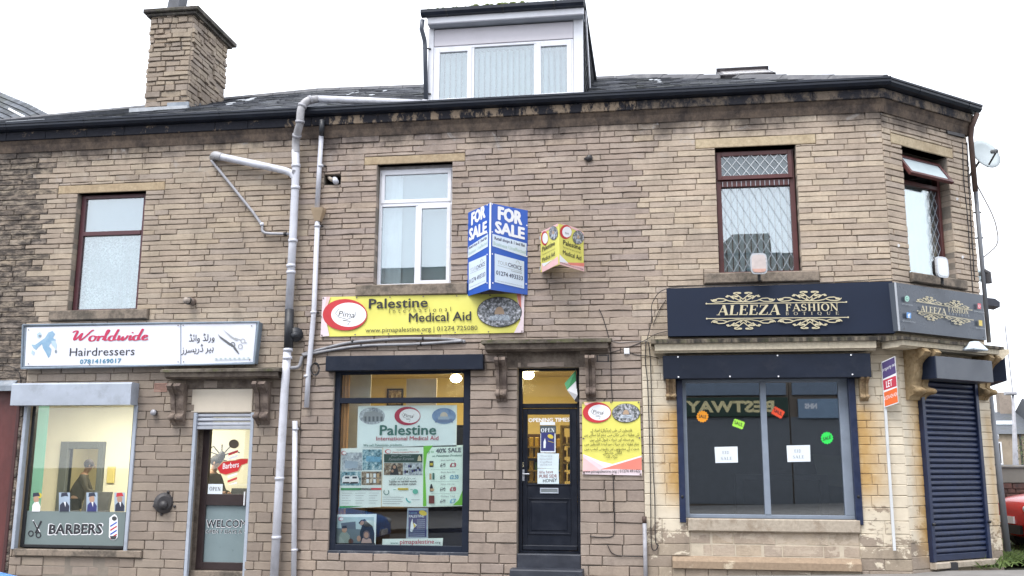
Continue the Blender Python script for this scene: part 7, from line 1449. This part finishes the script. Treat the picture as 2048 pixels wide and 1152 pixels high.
# ------------------------------------------------------------ people
def person(name, label, loc, scale, face, pose, cloth, hairc, cap=None, lean=.25):
    """face: direction the figure looks (radians, 0 = +x); pose gives both hands in body space"""
    t = thing(name, label, 'person', loc); ca, sa_ = math.cos(face), math.sin(face)
    def W_(p): x, y, z = p; return Vector((loc[0], loc[1], loc[2]))+Vector((ca*x-sa_*y, sa_*x+ca*y, z))*scale
    def skin(nm, chains, mat, sub=2, root=0):
        vs, es, rs = [], [], []; idx = {}
        for ch in chains:
            pv = None
            for p, r in ch:
                k = tuple(round(q, 4) for q in p)
                if k not in idx: idx[k] = len(vs); vs.append(tuple(W_(p)-WLOC[t])); rs.append(r*scale if not isinstance(r, tuple) else tuple(q*scale for q in r))
                if pv is not None: es.append((pv, idx[k]))
                pv = idx[k]
        me = bpy.data.meshes.new(nm); me.from_pydata(vs, es, []); o = bpy.data.objects.new(nm, me); COL.objects.link(o); o.parent = t; WLOC[o] = WLOC[t]
        sm_ = o.modifiers.new('skin', 'SKIN'); sm_.use_smooth_shade = True; d_ = me.skin_vertices[0].data
        for i, r in enumerate(rs): d_[i].radius = (r, r) if not isinstance(r, tuple) else r
        d_[root].use_root = True; sb_ = o.modifiers.new('sub', 'SUBSURF'); sb_.levels = sb_.render_levels = sub; me.materials.append(mat); return o
    hx = lean*.55; sh_ = (hx*.75, 0, 1.42); hip = (0, 0, .95)
    SK = M('skin_tone', (.36, .21, .14), .5, .1, 10)
    nk = (hx*.9, 0, 1.50); hd_ = (hx*1.15+.03, 0, 1.64)
    legs = [[(hip, .13), ((0, s*.1, .86), .1), ((.02, s*.11, .5), .065), ((0, s*.12, .1), .045), ((.12, s*.13, .04), .04)] for s in (1, -1)]
    body = [[(hip, .12), ((hx*.4, 0, 1.2), .12), (sh_, .10), (nk, .055), (hd_, .085), ((hd_[0]+.0, 0, 1.73), .075)]]+legs
    hands = []
    for s, h in zip((1, -1), pose):
        el = ((sh_[0]+h[0])/2-.06, (s*.24+h[1])/2+s*.06, (sh_[2]+h[2])/2-.14); body.append([(sh_, .10), ((sh_[0], s*.19, 1.40), .06), (el, .042), (h, .03)])
        dv = (Vector(h)-Vector(el)).normalized(); sd_ = Vector((-dv.y, dv.x, 0)).normalized(); H = Vector(h); pm = H+dv*.05; body[-1].append((tuple(pm), (.035, .02)))
        for f in range(4):
            b0 = pm+dv*.035+sd_*(.026*(f-1.5)/1.5); b1 = b0+dv*(.035+.006*(f in (1, 2))); b2 = b1+dv*.02-Vector((0, 0, .022)); hands.append([(tuple(pm), .018), (tuple(b0), .0095), (tuple(b1), .0085), (tuple(b2), .0075)])
        th0 = H+dv*.025-sd_*s*.035; hands.append([(tuple(H+dv*.02), .015), (tuple(th0), .011), (tuple(th0+dv*.035-Vector((0, 0, .01))), .009)])
    skin('body', body+[], SK); 
    for ch in hands: pass
    skin('hands', [c_ for c_ in hands[:5]], SK, 1); skin('hands', [c_ for c_ in hands[5:]], SK, 1)
    jk = [[((0, 0, .82), (.17, .20)), ((hx*.3, 0, 1.1), (.145, .175)), ((sh_[0]*.95, 0, 1.36), (.135, .17)), ((nk[0], 0, 1.46), .07)]]
    for s, h in zip((1, -1), pose):
        el = ((sh_[0]+h[0])/2-.06, (s*.24+h[1])/2+s*.06, (sh_[2]+h[2])/2-.14); jk.append([((sh_[0]*.95, 0, 1.36), (.135, .17)), ((sh_[0], s*.20, 1.39), .082), (el, .062), (tuple(Vector(el)*.15+Vector(h)*.85), .05)])
    skin('jacket', jk, cloth); skin('trousers', [[(p, (r if not isinstance(r, tuple) else r[0])+.022) for p, r in l[:-1]] for l in legs], M('dark_trousers', (.02, .02, .025), .8))
    c_ = W_(hd_)
    def hp_(x, y, z): return W_((hd_[0]+x, hd_[1]+y, hd_[2]+z))
    m = MB(); S_ = scale
    m.ball(hp_(-.025, 0, .045), .105*S_, .098*S_, .105*S_, 14, 9); m.build('hair', M(*hairc), t, True)
    for s in (1, -1): m = MB(); m.ball(hp_(.0, s*.088, .0), .018*S_, .012*S_, .032*S_, 8, 6); m.build('ear', SK, t, True); m = MB(); m.ball(hp_(.082, s*.032, .02), .012*S_, .012*S_, .009*S_, 8, 6); m.build('eye', BLK, t, True)
    m = MB(); m.ball(hp_(.098, 0, -.01), .02*S_, .014*S_, .025*S_, 8, 6); m.build('nose', SK, t, True); m = MB(); m.ball(hp_(.085, 0, -.055), .01*S_, .025*S_, .007*S_, 8, 6); m.build('mouth', M('lip_tone', (.25, .09, .07), .5), t, True)
    if cap: m = MB(); m.ball(hp_(-.01, 0, .06), .115*S_, .105*S_, .075*S_, 14, 8); m.prism([hp_(.08, -.06, .05), hp_(.17, -.05, .045), hp_(.17, .05, .045), hp_(.08, .06, .05)], (0, 0, .012)); m.build('cap', cap, t, True)
    return t
JK = M('dark_olive_jacket', (.050, .045, .035), .8, .25, 8); JK2 = M('dark_brown_jacket', (.07, .055, .04), .8, .2, 8)
p0 = at(MF, 148, 1010, 4.9)
person('person', 'person in a dark jacket reaching right, seen through the inner doorway frame', (p0.x-.0, 4.9, bf), .96, math.radians(25), ((.55, .10, 1.02), (.50, -.22, 1.08)), JK, ('black_brown_hair', (.035, .022, .018), .7), None, .35)
p1 = at(MF, 434, 960, 3.0)
person('person', 'person in dark cap and brown top bending over behind the barber door glass', (p1.x-.22, 3.0, bf), 1.0, math.radians(-8), ((.45, .12, 1.10), (.48, -.14, 1.12)), JK2, ('dark_hair', (.03, .02, .018), .7), M('dark_cap', (.03, .03, .03), .8), .30)
# barber's chairs and trolley behind the film
def bchair(loc, label, hh=1.12):
    t = thing('barber_chair', label, 'chair', loc, 'barber chairs'); x, y, z = loc; LTH = M('grey_black_leather', (.06, .06, .062), .4, .2, 6)
    MB().tube([(x, y, z), (x, y, z+.04)], .28, 18).build('base', ALU, t); MB().tube([(x, y, z+.04), (x, y, z+.42)], .05, 12).build('column', ALU, t); MB().box(MF, x-.27, x+.27, y-.27, y+.27, z+.42, z+.58, .03).build('seat', LTH, t)
    m = MB(); m.prism([Vector((x-.26, y+.22, z+.58)), Vector((x+.26, y+.22, z+.58)), Vector((x+.24, y+.36, z+hh)), Vector((x-.24, y+.36, z+hh))], (0, .08, 0)); m.build('backrest', LTH, t)
    for s in (-1, 1): MB().box(MF, x+s*.29-.03, x+s*.29+.03, y-.2, y+.25, z+.76, z+.80, .01).box(MF, x+s*.29-.02, x+s*.29+.02, y+.1, y+.16, z+.5, z+.76).build('armrest', LTH, t)
bchair((-10.0, 2.4, bf), 'dark barber chair low behind the window film, right of the doorway frame'); bchair((-7.3, 2.6, bf), 'dark barber chair behind the barber door glass', 1.2)
t = thing('ceiling_pendant', 'branched dark metal lamp fitting hanging behind the barber pole sticker', 'lamp', at(MF, 443, 905, 2.4))
c = at(MF, 443, 912, 2.4); MB().ball(c, .07, .05, .09, 12, 8).build('hub', IRON, t, True)
for i in range(5): a = math.pi*(.12+.19*i); MB().tube([c, c+Vector((.28*math.cos(a), 0, .18*math.sin(a)+.02)), c+Vector((.36*math.cos(a), 0, .20*math.sin(a)-.02))], .012, 6).build('arm', IRON, t)

# ------------------------------------------------------------ cars
def car(label, loc, yaw, paint, L=4.0, Wd=1.72, H=1.46, name='parked_car'):
    t = thing(name, label, 'car', loc); cy_, sy_ = math.cos(yaw), math.sin(yaw)
    def W_(x, y, z): return Vector(loc)+Vector((cy_*x-sy_*y, sy_*x+cy_*y, z))
    P = [(-L/2, .42, .62, .80), (-L/2+.06, .24, .78, .88), (-L/2+.35, .20, .86, .94), (-L/2+.95, .20, .95, .98), (-L/2+1.15, .20, .97, 1), (0, .20, .99, 1), (L/2-.75, .22, 1.0, .99), (L/2-.25, .24, .98, .95), (L/2-.03, .28, .92, .90), (L/2, .40, .80, .84)]
    m = MB(); vs = []; hw = Wd/2
    for x, zb, zt, k in P:
        w_ = hw*k; vs += [W_(x, -w_*.92, zb), W_(x, -w_, zb+.14), W_(x, -w_*1.0, (zb+zt)/2+.05), W_(x, -w_*.95, zt-.05), W_(x, -w_*.78, zt+.015), W_(x, 0, zt+.045), W_(x, w_*.78, zt+.015), W_(x, w_*.95, zt-.05), W_(x, w_, (zb+zt)/2+.05), W_(x, w_, zb+.14), W_(x, w_*.92, zb)]
    n_ = 11; fs = []
    for i in range(len(P)-1):
        for j in range(n_): a, b = i*n_+j, i*n_+(j+1) % n_; fs.append((a, a+n_, b+n_, b))
    fs += [tuple(range(n_)), tuple(reversed(range((len(P)-1)*n_, len(P)*n_)))]; m.add(vs, fs); o = m.build('body', paint, t, True); sb_ = o.modifiers.new('s', 'SUBSURF'); sb_.levels = sb_.render_levels = 1
    G = [(-L/2+1.0, .96, .80), (-L/2+1.75, H-.06, .62), (-.1, H, .62), (L/2-.75, H-.05, .60), (L/2-.25, .98, .78)]; m = MB(); vs = []
    for x, z, k in G: vs += [W_(x, -hw*k, z), W_(x, hw*k, z)]
    bs = [(x, y) for x, z, k in G for y in (-hw*.86, hw*.86)]; vs += [W_(x, y, .97) for x, y in bs]; q = 10
    m.add(vs, [(2*i, 2*i+1, 2*i+3, 2*i+2) for i in range(4)]+[(2*i, 2*i+2, q+2*i+2, q+2*i) for i in range(4)]+[(2*i+3, 2*i+1, q+2*i+1, q+2*i+3) for i in range(4)]); m.build('window_glass', M('car_glass', (.02, .025, .03), .08, .05), t)
    m = MB(); m.prism([W_(-L/2+1.72, -hw*.63, H-.055), W_(-L/2+1.72, hw*.63, H-.055), W_(L/2-.72, hw*.61, H-.045), W_(L/2-.72, -hw*.61, H-.045)], (0, 0, .03)); m.build('roof_panel', paint, t)
    for s in (-1, 1):
        for x in (-L/2+.72, L/2-.70):
            c = W_(x, s*(hw-.09), .31); ax = W_(x, s*(hw+.012), .31)-c; wh = MB().tube([c-ax*.9, c+ax], .31, 22).build('wheel', M('tyre_rubber', (.02, .02, .02), .85), t); MB().tube([c+ax*1.0, c+ax*1.08], .19, 16).build('rim', ALU, wh)
        m = MB(); m.ball(W_(-L/2+.16, s*hw*.68, .70), .17, .17, .085, 12, 8); m.build('headlight', M('headlight_glass', (.62, .66, .70), .1, .05), t, True); m = MB(); m.ball(W_(L/2-.05, s*hw*.75, .78), .06, .12, .10, 10, 6); m.build('tail_light', M('tail_lamp_red', (.4, .01, .01), .2), t, True)
        MB().ball(W_(-L/2+1.25, s*(hw+.09), .98), .07, .09, .06, 10, 6).build('wing_mirror', paint, t, True)
    MB().prism([W_(-L/2-.012, -.42, .30), W_(-L/2-.012, .42, .30), W_(-L/2-.012, .46, .44), W_(-L/2-.012, -.46, .44)], W_(.05, 0, 0)-W_(0, 0, 0)).build('grille', BLK, t); MB().prism([W_(-L/2-.02, -.26, .46), W_(-L/2-.02, .26, .46), W_(-L/2-.02, .26, .57), W_(-L/2-.02, -.26, .57)], W_(.03, 0, 0)-W_(0, 0, 0)).build('number_plate', WHITE, t)
    return t
RC = M('car_red_paint', (.50, .012, .012), .18, .05, 2, spec=.7); BC = M('car_blue_paint', (.008, .17, .55), .45, .05, 2, spec=.25)
car('bright red hatchback parked in the side yard at the right edge of the photo', (5.62+2.0, 3.55, gz(6)-.05), math.radians(8), RC)
car('bright blue car parked in the road, only its rounded bonnet showing at bottom left', (-7.55, -5.75, gz(-7)-.19), math.radians(180), BC, H=1.46)

# ------------------------------------------------------------ side street background
RW = worn_stone('purple_red_brick_face', (.16, .085, .075), (.08, .06, .06), .45, .62); t = thing('boundary_wall', 'old dark red brick wall with a pale concrete band and coping, behind the red car', 'wall', (6, 5.6, 0))
WF = Frame((5.5, 5.6, 0), math.radians(4)); rg = random.Random(90); zt_ = MF.q(1990, 966, 5.6)[1]; cp = MF.q(1990, 930, 5.6)[1]
for i, s in enumerate(sorted(lay(WF, 0, 8, -.1, zt_, [], [], lambda z, r: .078, lambda z: (.2, .26), rg, .012), key=lambda s: s[0])[:200]): stone_mb(WF, s[0], s[1], s[2], s[3], .05, rg.uniform(0, .012), rg, 0).build('brick', RW, t, centre=True)
MB().box(WF, 0, 12, .015, .25, -.2, zt_).build('wall_core', M('dark_mortar', (.07, .05, .045), .9), t); MB().box(WF, -.02, 12, -.015, .25, zt_+.003, cp-.05, .008).build('concrete_band', M('grey_concrete', (.22, .21, .19), .85, .2, 3, bump=.3), t); MB().box(WF, -.05, 12, -.05, .28, cp-.048, cp, .01).build('coping', M('pale_concrete', (.30, .29, .27), .85, .2, 4, bump=.3), t)
# far terrace
t = thing('far_house_row', 'distant row of stone houses with slate roofs beyond the boundary wall', 'house', (24, 46, 0)); FH = Frame((18, 46, 0), math.radians(-3)); FS = stone('far_house_stone', gain=.85, soot_eaves=0, patch=.4)
ze = FH.q(2015, 868, 0)[1]; zr = FH.q(2015, 824, 3.5)[1]; m = MB(); m.box(FH, 0, 22, 0, 7, -1, ze); m.build('wall', FS, t)
rf = MB().prof(FH, -.2, 22.2, [(-.2, ze), (3.5, zr), (7.2, ze)]).build('roof', SLATE0, t); MB().box(FH, 3.0, 3.7, 3.2, 3.9, zr-.4, zr+1.2, .03).build('chimney', FS, rf); MB().box(FH, 9, 9.7, 3.2, 3.9, zr-.4, zr+1.2, .03).build('chimney', FS, rf)
rwp = FH.q(1996, 838, 1); MB().prism([FH.w(rwp[0]-.1, 1.2, ze+(zr-ze)*.38), FH.w(rwp[0]+1.0, 1.2, ze+(zr-ze)*.38), FH.w(rwp[0]+1.0, 1.8, ze+(zr-ze)*.54), FH.w(rwp[0]-.1, 1.8, ze+(zr-ze)*.54)], (0, -.05, .06)).build('roof_window', M('bright_roof_pane', (.6, .66, .7), .15), rf)
for u in (1.0, 3.6, 6.4, 9.5, 13): 
    wv = frame_bars(FH, (u, u+1.0, ze-1.75, ze-.45), .08, -.03, .05).build('window', UPVC, t); pane(FH, (u+.07, u+.93, ze-1.7, ze-.5), .0, M('dark_far_glass', (.04, .045, .05), .1), wv)
for u in (3.0, 8.6): MB().tube([FH.w(u, -.1, -1), FH.w(u, -.1, ze)], .06, 8).build('downpipe', IRON, t)
t = thing('far_house', 'taller distant house end with a steep slate roof at the right edge', 'house', (30, 44, 0)); FB = Frame((22.3, 44, 0), 0); z2 = FB.q(2040, 870, 0)[1]; z3 = FB.q(2046, 815, 3)[1]; MB().box(FB, 0, 12, 0, 8, -1, z2).build('wall', FS, t); MB().prof(FB, -.2, 12.2, [(-.2, z2), (4, z3+.6), (8.2, z2)]).build('roof', SLATE0, t)
for u in (.8, 3.2): wv = frame_bars(FB, (u, u+1.1, z2-1.7, z2-.4), .08, -.03, .05).build('window', UPVC, t); pane(FB, (u+.07, u+1.03, z2-1.65, z2-.45), .0, M('dark_far_glass'), wv)
t = thing('street_lamp', 'tall thin pale lamp post rising behind the wall at the right', 'street lamp', (12, 22, 0)); a = at(MF, 2031, 925, 20); b = at(MF, 2026, 790, 20); MB().tube([(a.x, 20, -.1), (a.x, 20, 1.5), (b.x, 20, b.z)], [.11, .09, .04], 10).build('post', PIPEG, t, True); MB().box(MF, b.x-.25, b.x+.1, 19.9, 20.1, b.z, b.z+.1, .02).build('lamp_head', PIPEG, t); MB().tube([(b.x, 20, b.z), (b.x-.05, 20, b.z+2.4)], .02, 6).build('rod', PIPEG, t)
t = thing('parked_car', 'distant dark blue car roof just showing above the coping of the wall', 'car', (11, 14, 0)); m = MB(); a = at(MF, 1993, 925, 13); m.prof(Frame((a.x, 13, 0), 0), 0, 3.8, [(0, .2), (0, .95), (.25, 1.52), (1.4, 1.52), (1.6, .95), (1.6, .2)]); m.build('body', M('dark_blue_car_paint', (.05, .09, .16), .2), t); MB().box(Frame((a.x, 13, 0), 0), .3, 3.3, .10, .16, 1.05, 1.40, .02).build('window_glass', M('car_glass'), t)
m = MB(); rr = random.Random(5); t = thing('torn_tinsel', 'crumpled white plastic sheeting hanging on the far edge beside the wall', 'plastic sheet', at(MF, 1992, 900, 3.5))
pv = None; w_ = []; 
for i in range(16): y = 868+i*4.6; w_.append((1991+rr.uniform(-2, 3)+(i*.28), y, rr.uniform(1.5, 5)))
for (x0, y0, a), (x1, y1, b) in zip(w_, w_[1:]): m.add([at(MF, x0-a, y0, 3.3+rr.uniform(-.1, .1)), at(MF, x0+a, y0, 3.5+rr.uniform(-.1, .1)), at(MF, x1+b, y1, 3.3+rr.uniform(-.1, .1)), at(MF, x1-b, y1, 3.5+rr.uniform(-.1, .1))], [(0, 1, 2, 3)])
m.build('sheeting', M('white_plastic_film', (.72, .74, .76), .3), t)
# bush, weeds and grass
def leaves(c, rx, ry, rz, n_, s, mat, seed, name, par=None, kind=None):
    rr = random.Random(seed); m = MB()
    for i in range(n_):
        a, b = rr.uniform(0, 6.283), math.acos(rr.uniform(-1, 1)); q = rr.random()**.4; p = Vector((c[0]+rx*q*math.sin(b)*math.cos(a), c[1]+ry*q*math.sin(b)*math.sin(a), c[2]+rz*q*math.cos(b)))
        u = Vector((rr.gauss(0, 1), rr.gauss(0, 1), rr.gauss(0, 1))).normalized()*s*rr.uniform(.5, 1.3); v = u.orthogonal().normalized()*u.length*.5; m.add([p-u*.5, p+v*.5, p+u*.5, p-v*.5], [(0, 1, 2, 3)])
    return m.build(name, mat, par, kind=kind)
nL = N('leaf_green'); LEAF = nL.fin(nL.mix(nL.rnd(), (.035, .06, .022), (.09, .13, .04)), .7); t = thing('garden_bush', 'dark leafy bush behind the wall at the right edge', 'bush', at(MF, 2050, 925, 9)); c = at(MF, 2070, 905, 9); leaves(c, .36, .36, .5, 900, .055, LEAF, 3, 'foliage', t); MB().tube([(c.x, c.y, 0), (c.x, c.y, c.z)], [.05, .03], 8).build('stem', BRN, t)
nW = N('weed_green'); WEED = nW.fin(nW.mix(nW.rnd(), (.05, .09, .02), (.14, .20, .05)), .7)
m = MB(); rr = random.Random(14)
for i in range(700):
    a = rr.random(); p = at(MF, 1962+a*60, 1128, .9+a*1.1); x = p.x+rr.gauss(0, .10); y = p.y+rr.gauss(0, .14); z = gz(x); h = rr.uniform(.02, .12)*(.5+rr.random()); dx, dy_ = rr.gauss(0, .06), rr.gauss(0, .06); w2 = rr.uniform(.004, .014)
    m.add([Vector((x-w2, y, z-.02)), Vector((x+w2, y, z-.02)), Vector((x+dx+w2*.6, y+dy_, z+h*.7)), Vector((x+dx*1.6, y+dy_*1.6, z+h))], [(0, 1, 2, 3)])
m.build('weeds', WEED, None, kind='stuff')
nG = N('patchy_verge'); VG = nG.fin(nG.mix(nG.mr(nG.noise(3, 7, .7), .42, .6), (.065, .062, .055), (.075, .10, .035)), .95, nG.noise(60, 5), .6, .02)
sheet('grass_verge', VG, 5.0, 30, 1.9, 5.6, -.012, 20)
m = MB(); rr = random.Random(15)
for i in range(4500):
    x = rr.uniform(5.3, 8.5); y = rr.uniform(2.2, 5.5); z = gz(x)-.02; h = rr.uniform(.02, .08); dx, dy_ = rr.gauss(0, .03), rr.gauss(0, .03); w2 = .006
    m.add([Vector((x-w2, y, z)), Vector((x+w2, y, z)), Vector((x+dx, y+dy_, z+h))], [(0, 1, 2)])
m.build('grass', WEED, None, kind='stuff')
# roof behind on the left
t = thing('neighbour_building', 'higher slate roof of the building behind, rising at the far left', 'building', (-14, 9, 0)); a = at(MF, -60, 170, 9); b = at(MF, 0, 186, 9); c = at(MF, 60, 211, 9); d = at(MF, 108, 236, 9)
for nm, ps in (('roof', [a, b, c, d]),):
    m = MB(); lo = [Vector((p.x+.2, p.y-3.2, p.z-2.6)) for p in ps]; m.add(ps+lo, [(i, i+1, 4+i+1, 4+i)[::-1] for i in range(3)]); m.add([p+Vector((0, .3, 0)) for p in ps]+[Vector((p.x, p.y+.3, 0)) for p in ps], [(i, i+1, 4+i+1, 4+i)[::-1] for i in range(3)]); rfo = m.build(nm, SLATE0, t)
    m = MB(); rr = random.Random(3)
    for r in range(16):
        for i in range(26):
            s0_, s1_ = (i+(r % 2)*.5)/26, (i+(r % 2)*.5+.96)/26
            if s1_ > 1: continue
            def L_(s, k): s = s*3; j = min(2, int(s)); f = s-j; p = ps[j]*(1-f)+ps[j+1]*f; q = lo[j]*(1-f)+lo[j+1]*f; return p*(1-k)+q*k+Vector((0, -.03, .03))
            m.add([L_(s0_, (r+1.05)/16)+Vector((0, -.02, .02)), L_(s1_, (r+1.05)/16)+Vector((0, -.02, .02)), L_(s1_, r/16), L_(s0_, r/16)], [(0, 1, 2, 3)])
    m.build('roof_slates', SLATE0, rfo, kind='stuff')
MB().tube([at(MF, 18, 218, 6.5), at(MF, 62, 241, 6.2)], .03, 6).build('pale_flashing_strip', WHITE, t)

# ------------------------------------------------------------ the other side of the street (seen in the glass)
OF = Frame((0, -22, 0), math.pi)
OS = stone('opposite_stone', gain=.62, soot_eaves=0, patch=.5)
def opp(x0, x1, h, label, extra=None, gable=None):
    t = thing('opposite_shop', label, 'building', (x0, -22, 0)); m = MB().box(OF, -x1, -x0, 0, 8, -.1, h); m.build('wall', OS, t); m = MB().prof(OF, -x1, -x0, [(-.1, h), (4, h+.25), (8.1, h)]); m.build('roof', SLATE, t)
    x = x0+.8
    while x < x1-1.6:
        wv = frame_bars(OF, (-x-1.0, -x, 5.0, 6.6), .07, -.02, .05).build('window', UPVC, t); pane(OF, (-x-.94, -x-.06, 5.06, 6.54), .0, M('dark_far_glass'), wv); x += 2.6
    MB().box(OF, -x1+.02, -x0-.02, -.03, .05, .1, 3.2).build('shop_window', M('dark_shopfront', (.13, .14, .155), .5), t); MB().box(OF, -x1+.1, -x0-.1, -.12, .0, 4.0, 4.45, .01).build('upper_band', M('blue_grey_band', (.16, .20, .26), .6), t); return t  # plain blue-grey band runs along each front above the shop level
ta = opp(-16, .6, 9.12, 'stone terrace with dark shop windows across the street, left part'); tb = opp(.62, 4.9, 9.33, 'stone shop with a dark green BESTWAY fascia across the street'); tc = opp(4.92, 16, 9.3, 'stone building with a blue grey health sign across the street, right part')
MB().prism([OF.w(-4.55, 0.02, 9.33), OF.w(-2.3, .02, 9.33), OF.w(-3.15, .02, 10.1), OF.w(-4.5, .02, 10.1), OF.w(-4.55, .02, 9.6)], OF.n*1.2).build('chimney_stack', OS, tb)
t = thing('bestway_sign', 'dark green BESTWAY fascia with gold letters across the street', 'sign', (2.7, -21.9, 3.3)); MB().box(OF, -4.85, -.9, -.16, -.04, 3.22, 3.92, .01).build('tray', M('dark_green_fascia', (.018, .045, .030), .5), t)
def otext(t, s_, u0, u1, z, h, mat, bold, d):
    V_, F_ = sans(s_, bold); x0 = min(v[0] for v in V_); x1 = max(v[0] for v in V_); m = MB(); m.add([OF.w(u0+(v[0]-x0)/(x1-x0)*(u1-u0), d, z+v[1]*h) for v in V_], F_); m.build('lettering', mat, t)
otext(t, 'BESTWAY', -4.35, -1.2, 3.40, .38, M('gold_letters', (.80, .68, .36), .5), .055, -.170);
t = thing('health_sign', 'blue grey sign board with small NHS letters across the street', 'sign', (6, -21.9, 3.2)); MB().box(OF, -7.1, -5.2, -.15, -.02, 3.15, 3.85, .01).build('board', M('blue_grey_board', (.20, .28, .38), .5), t); otext(t, 'NHS', -5.85, -5.42, 3.5, .17, WHITE, .08, -.16)
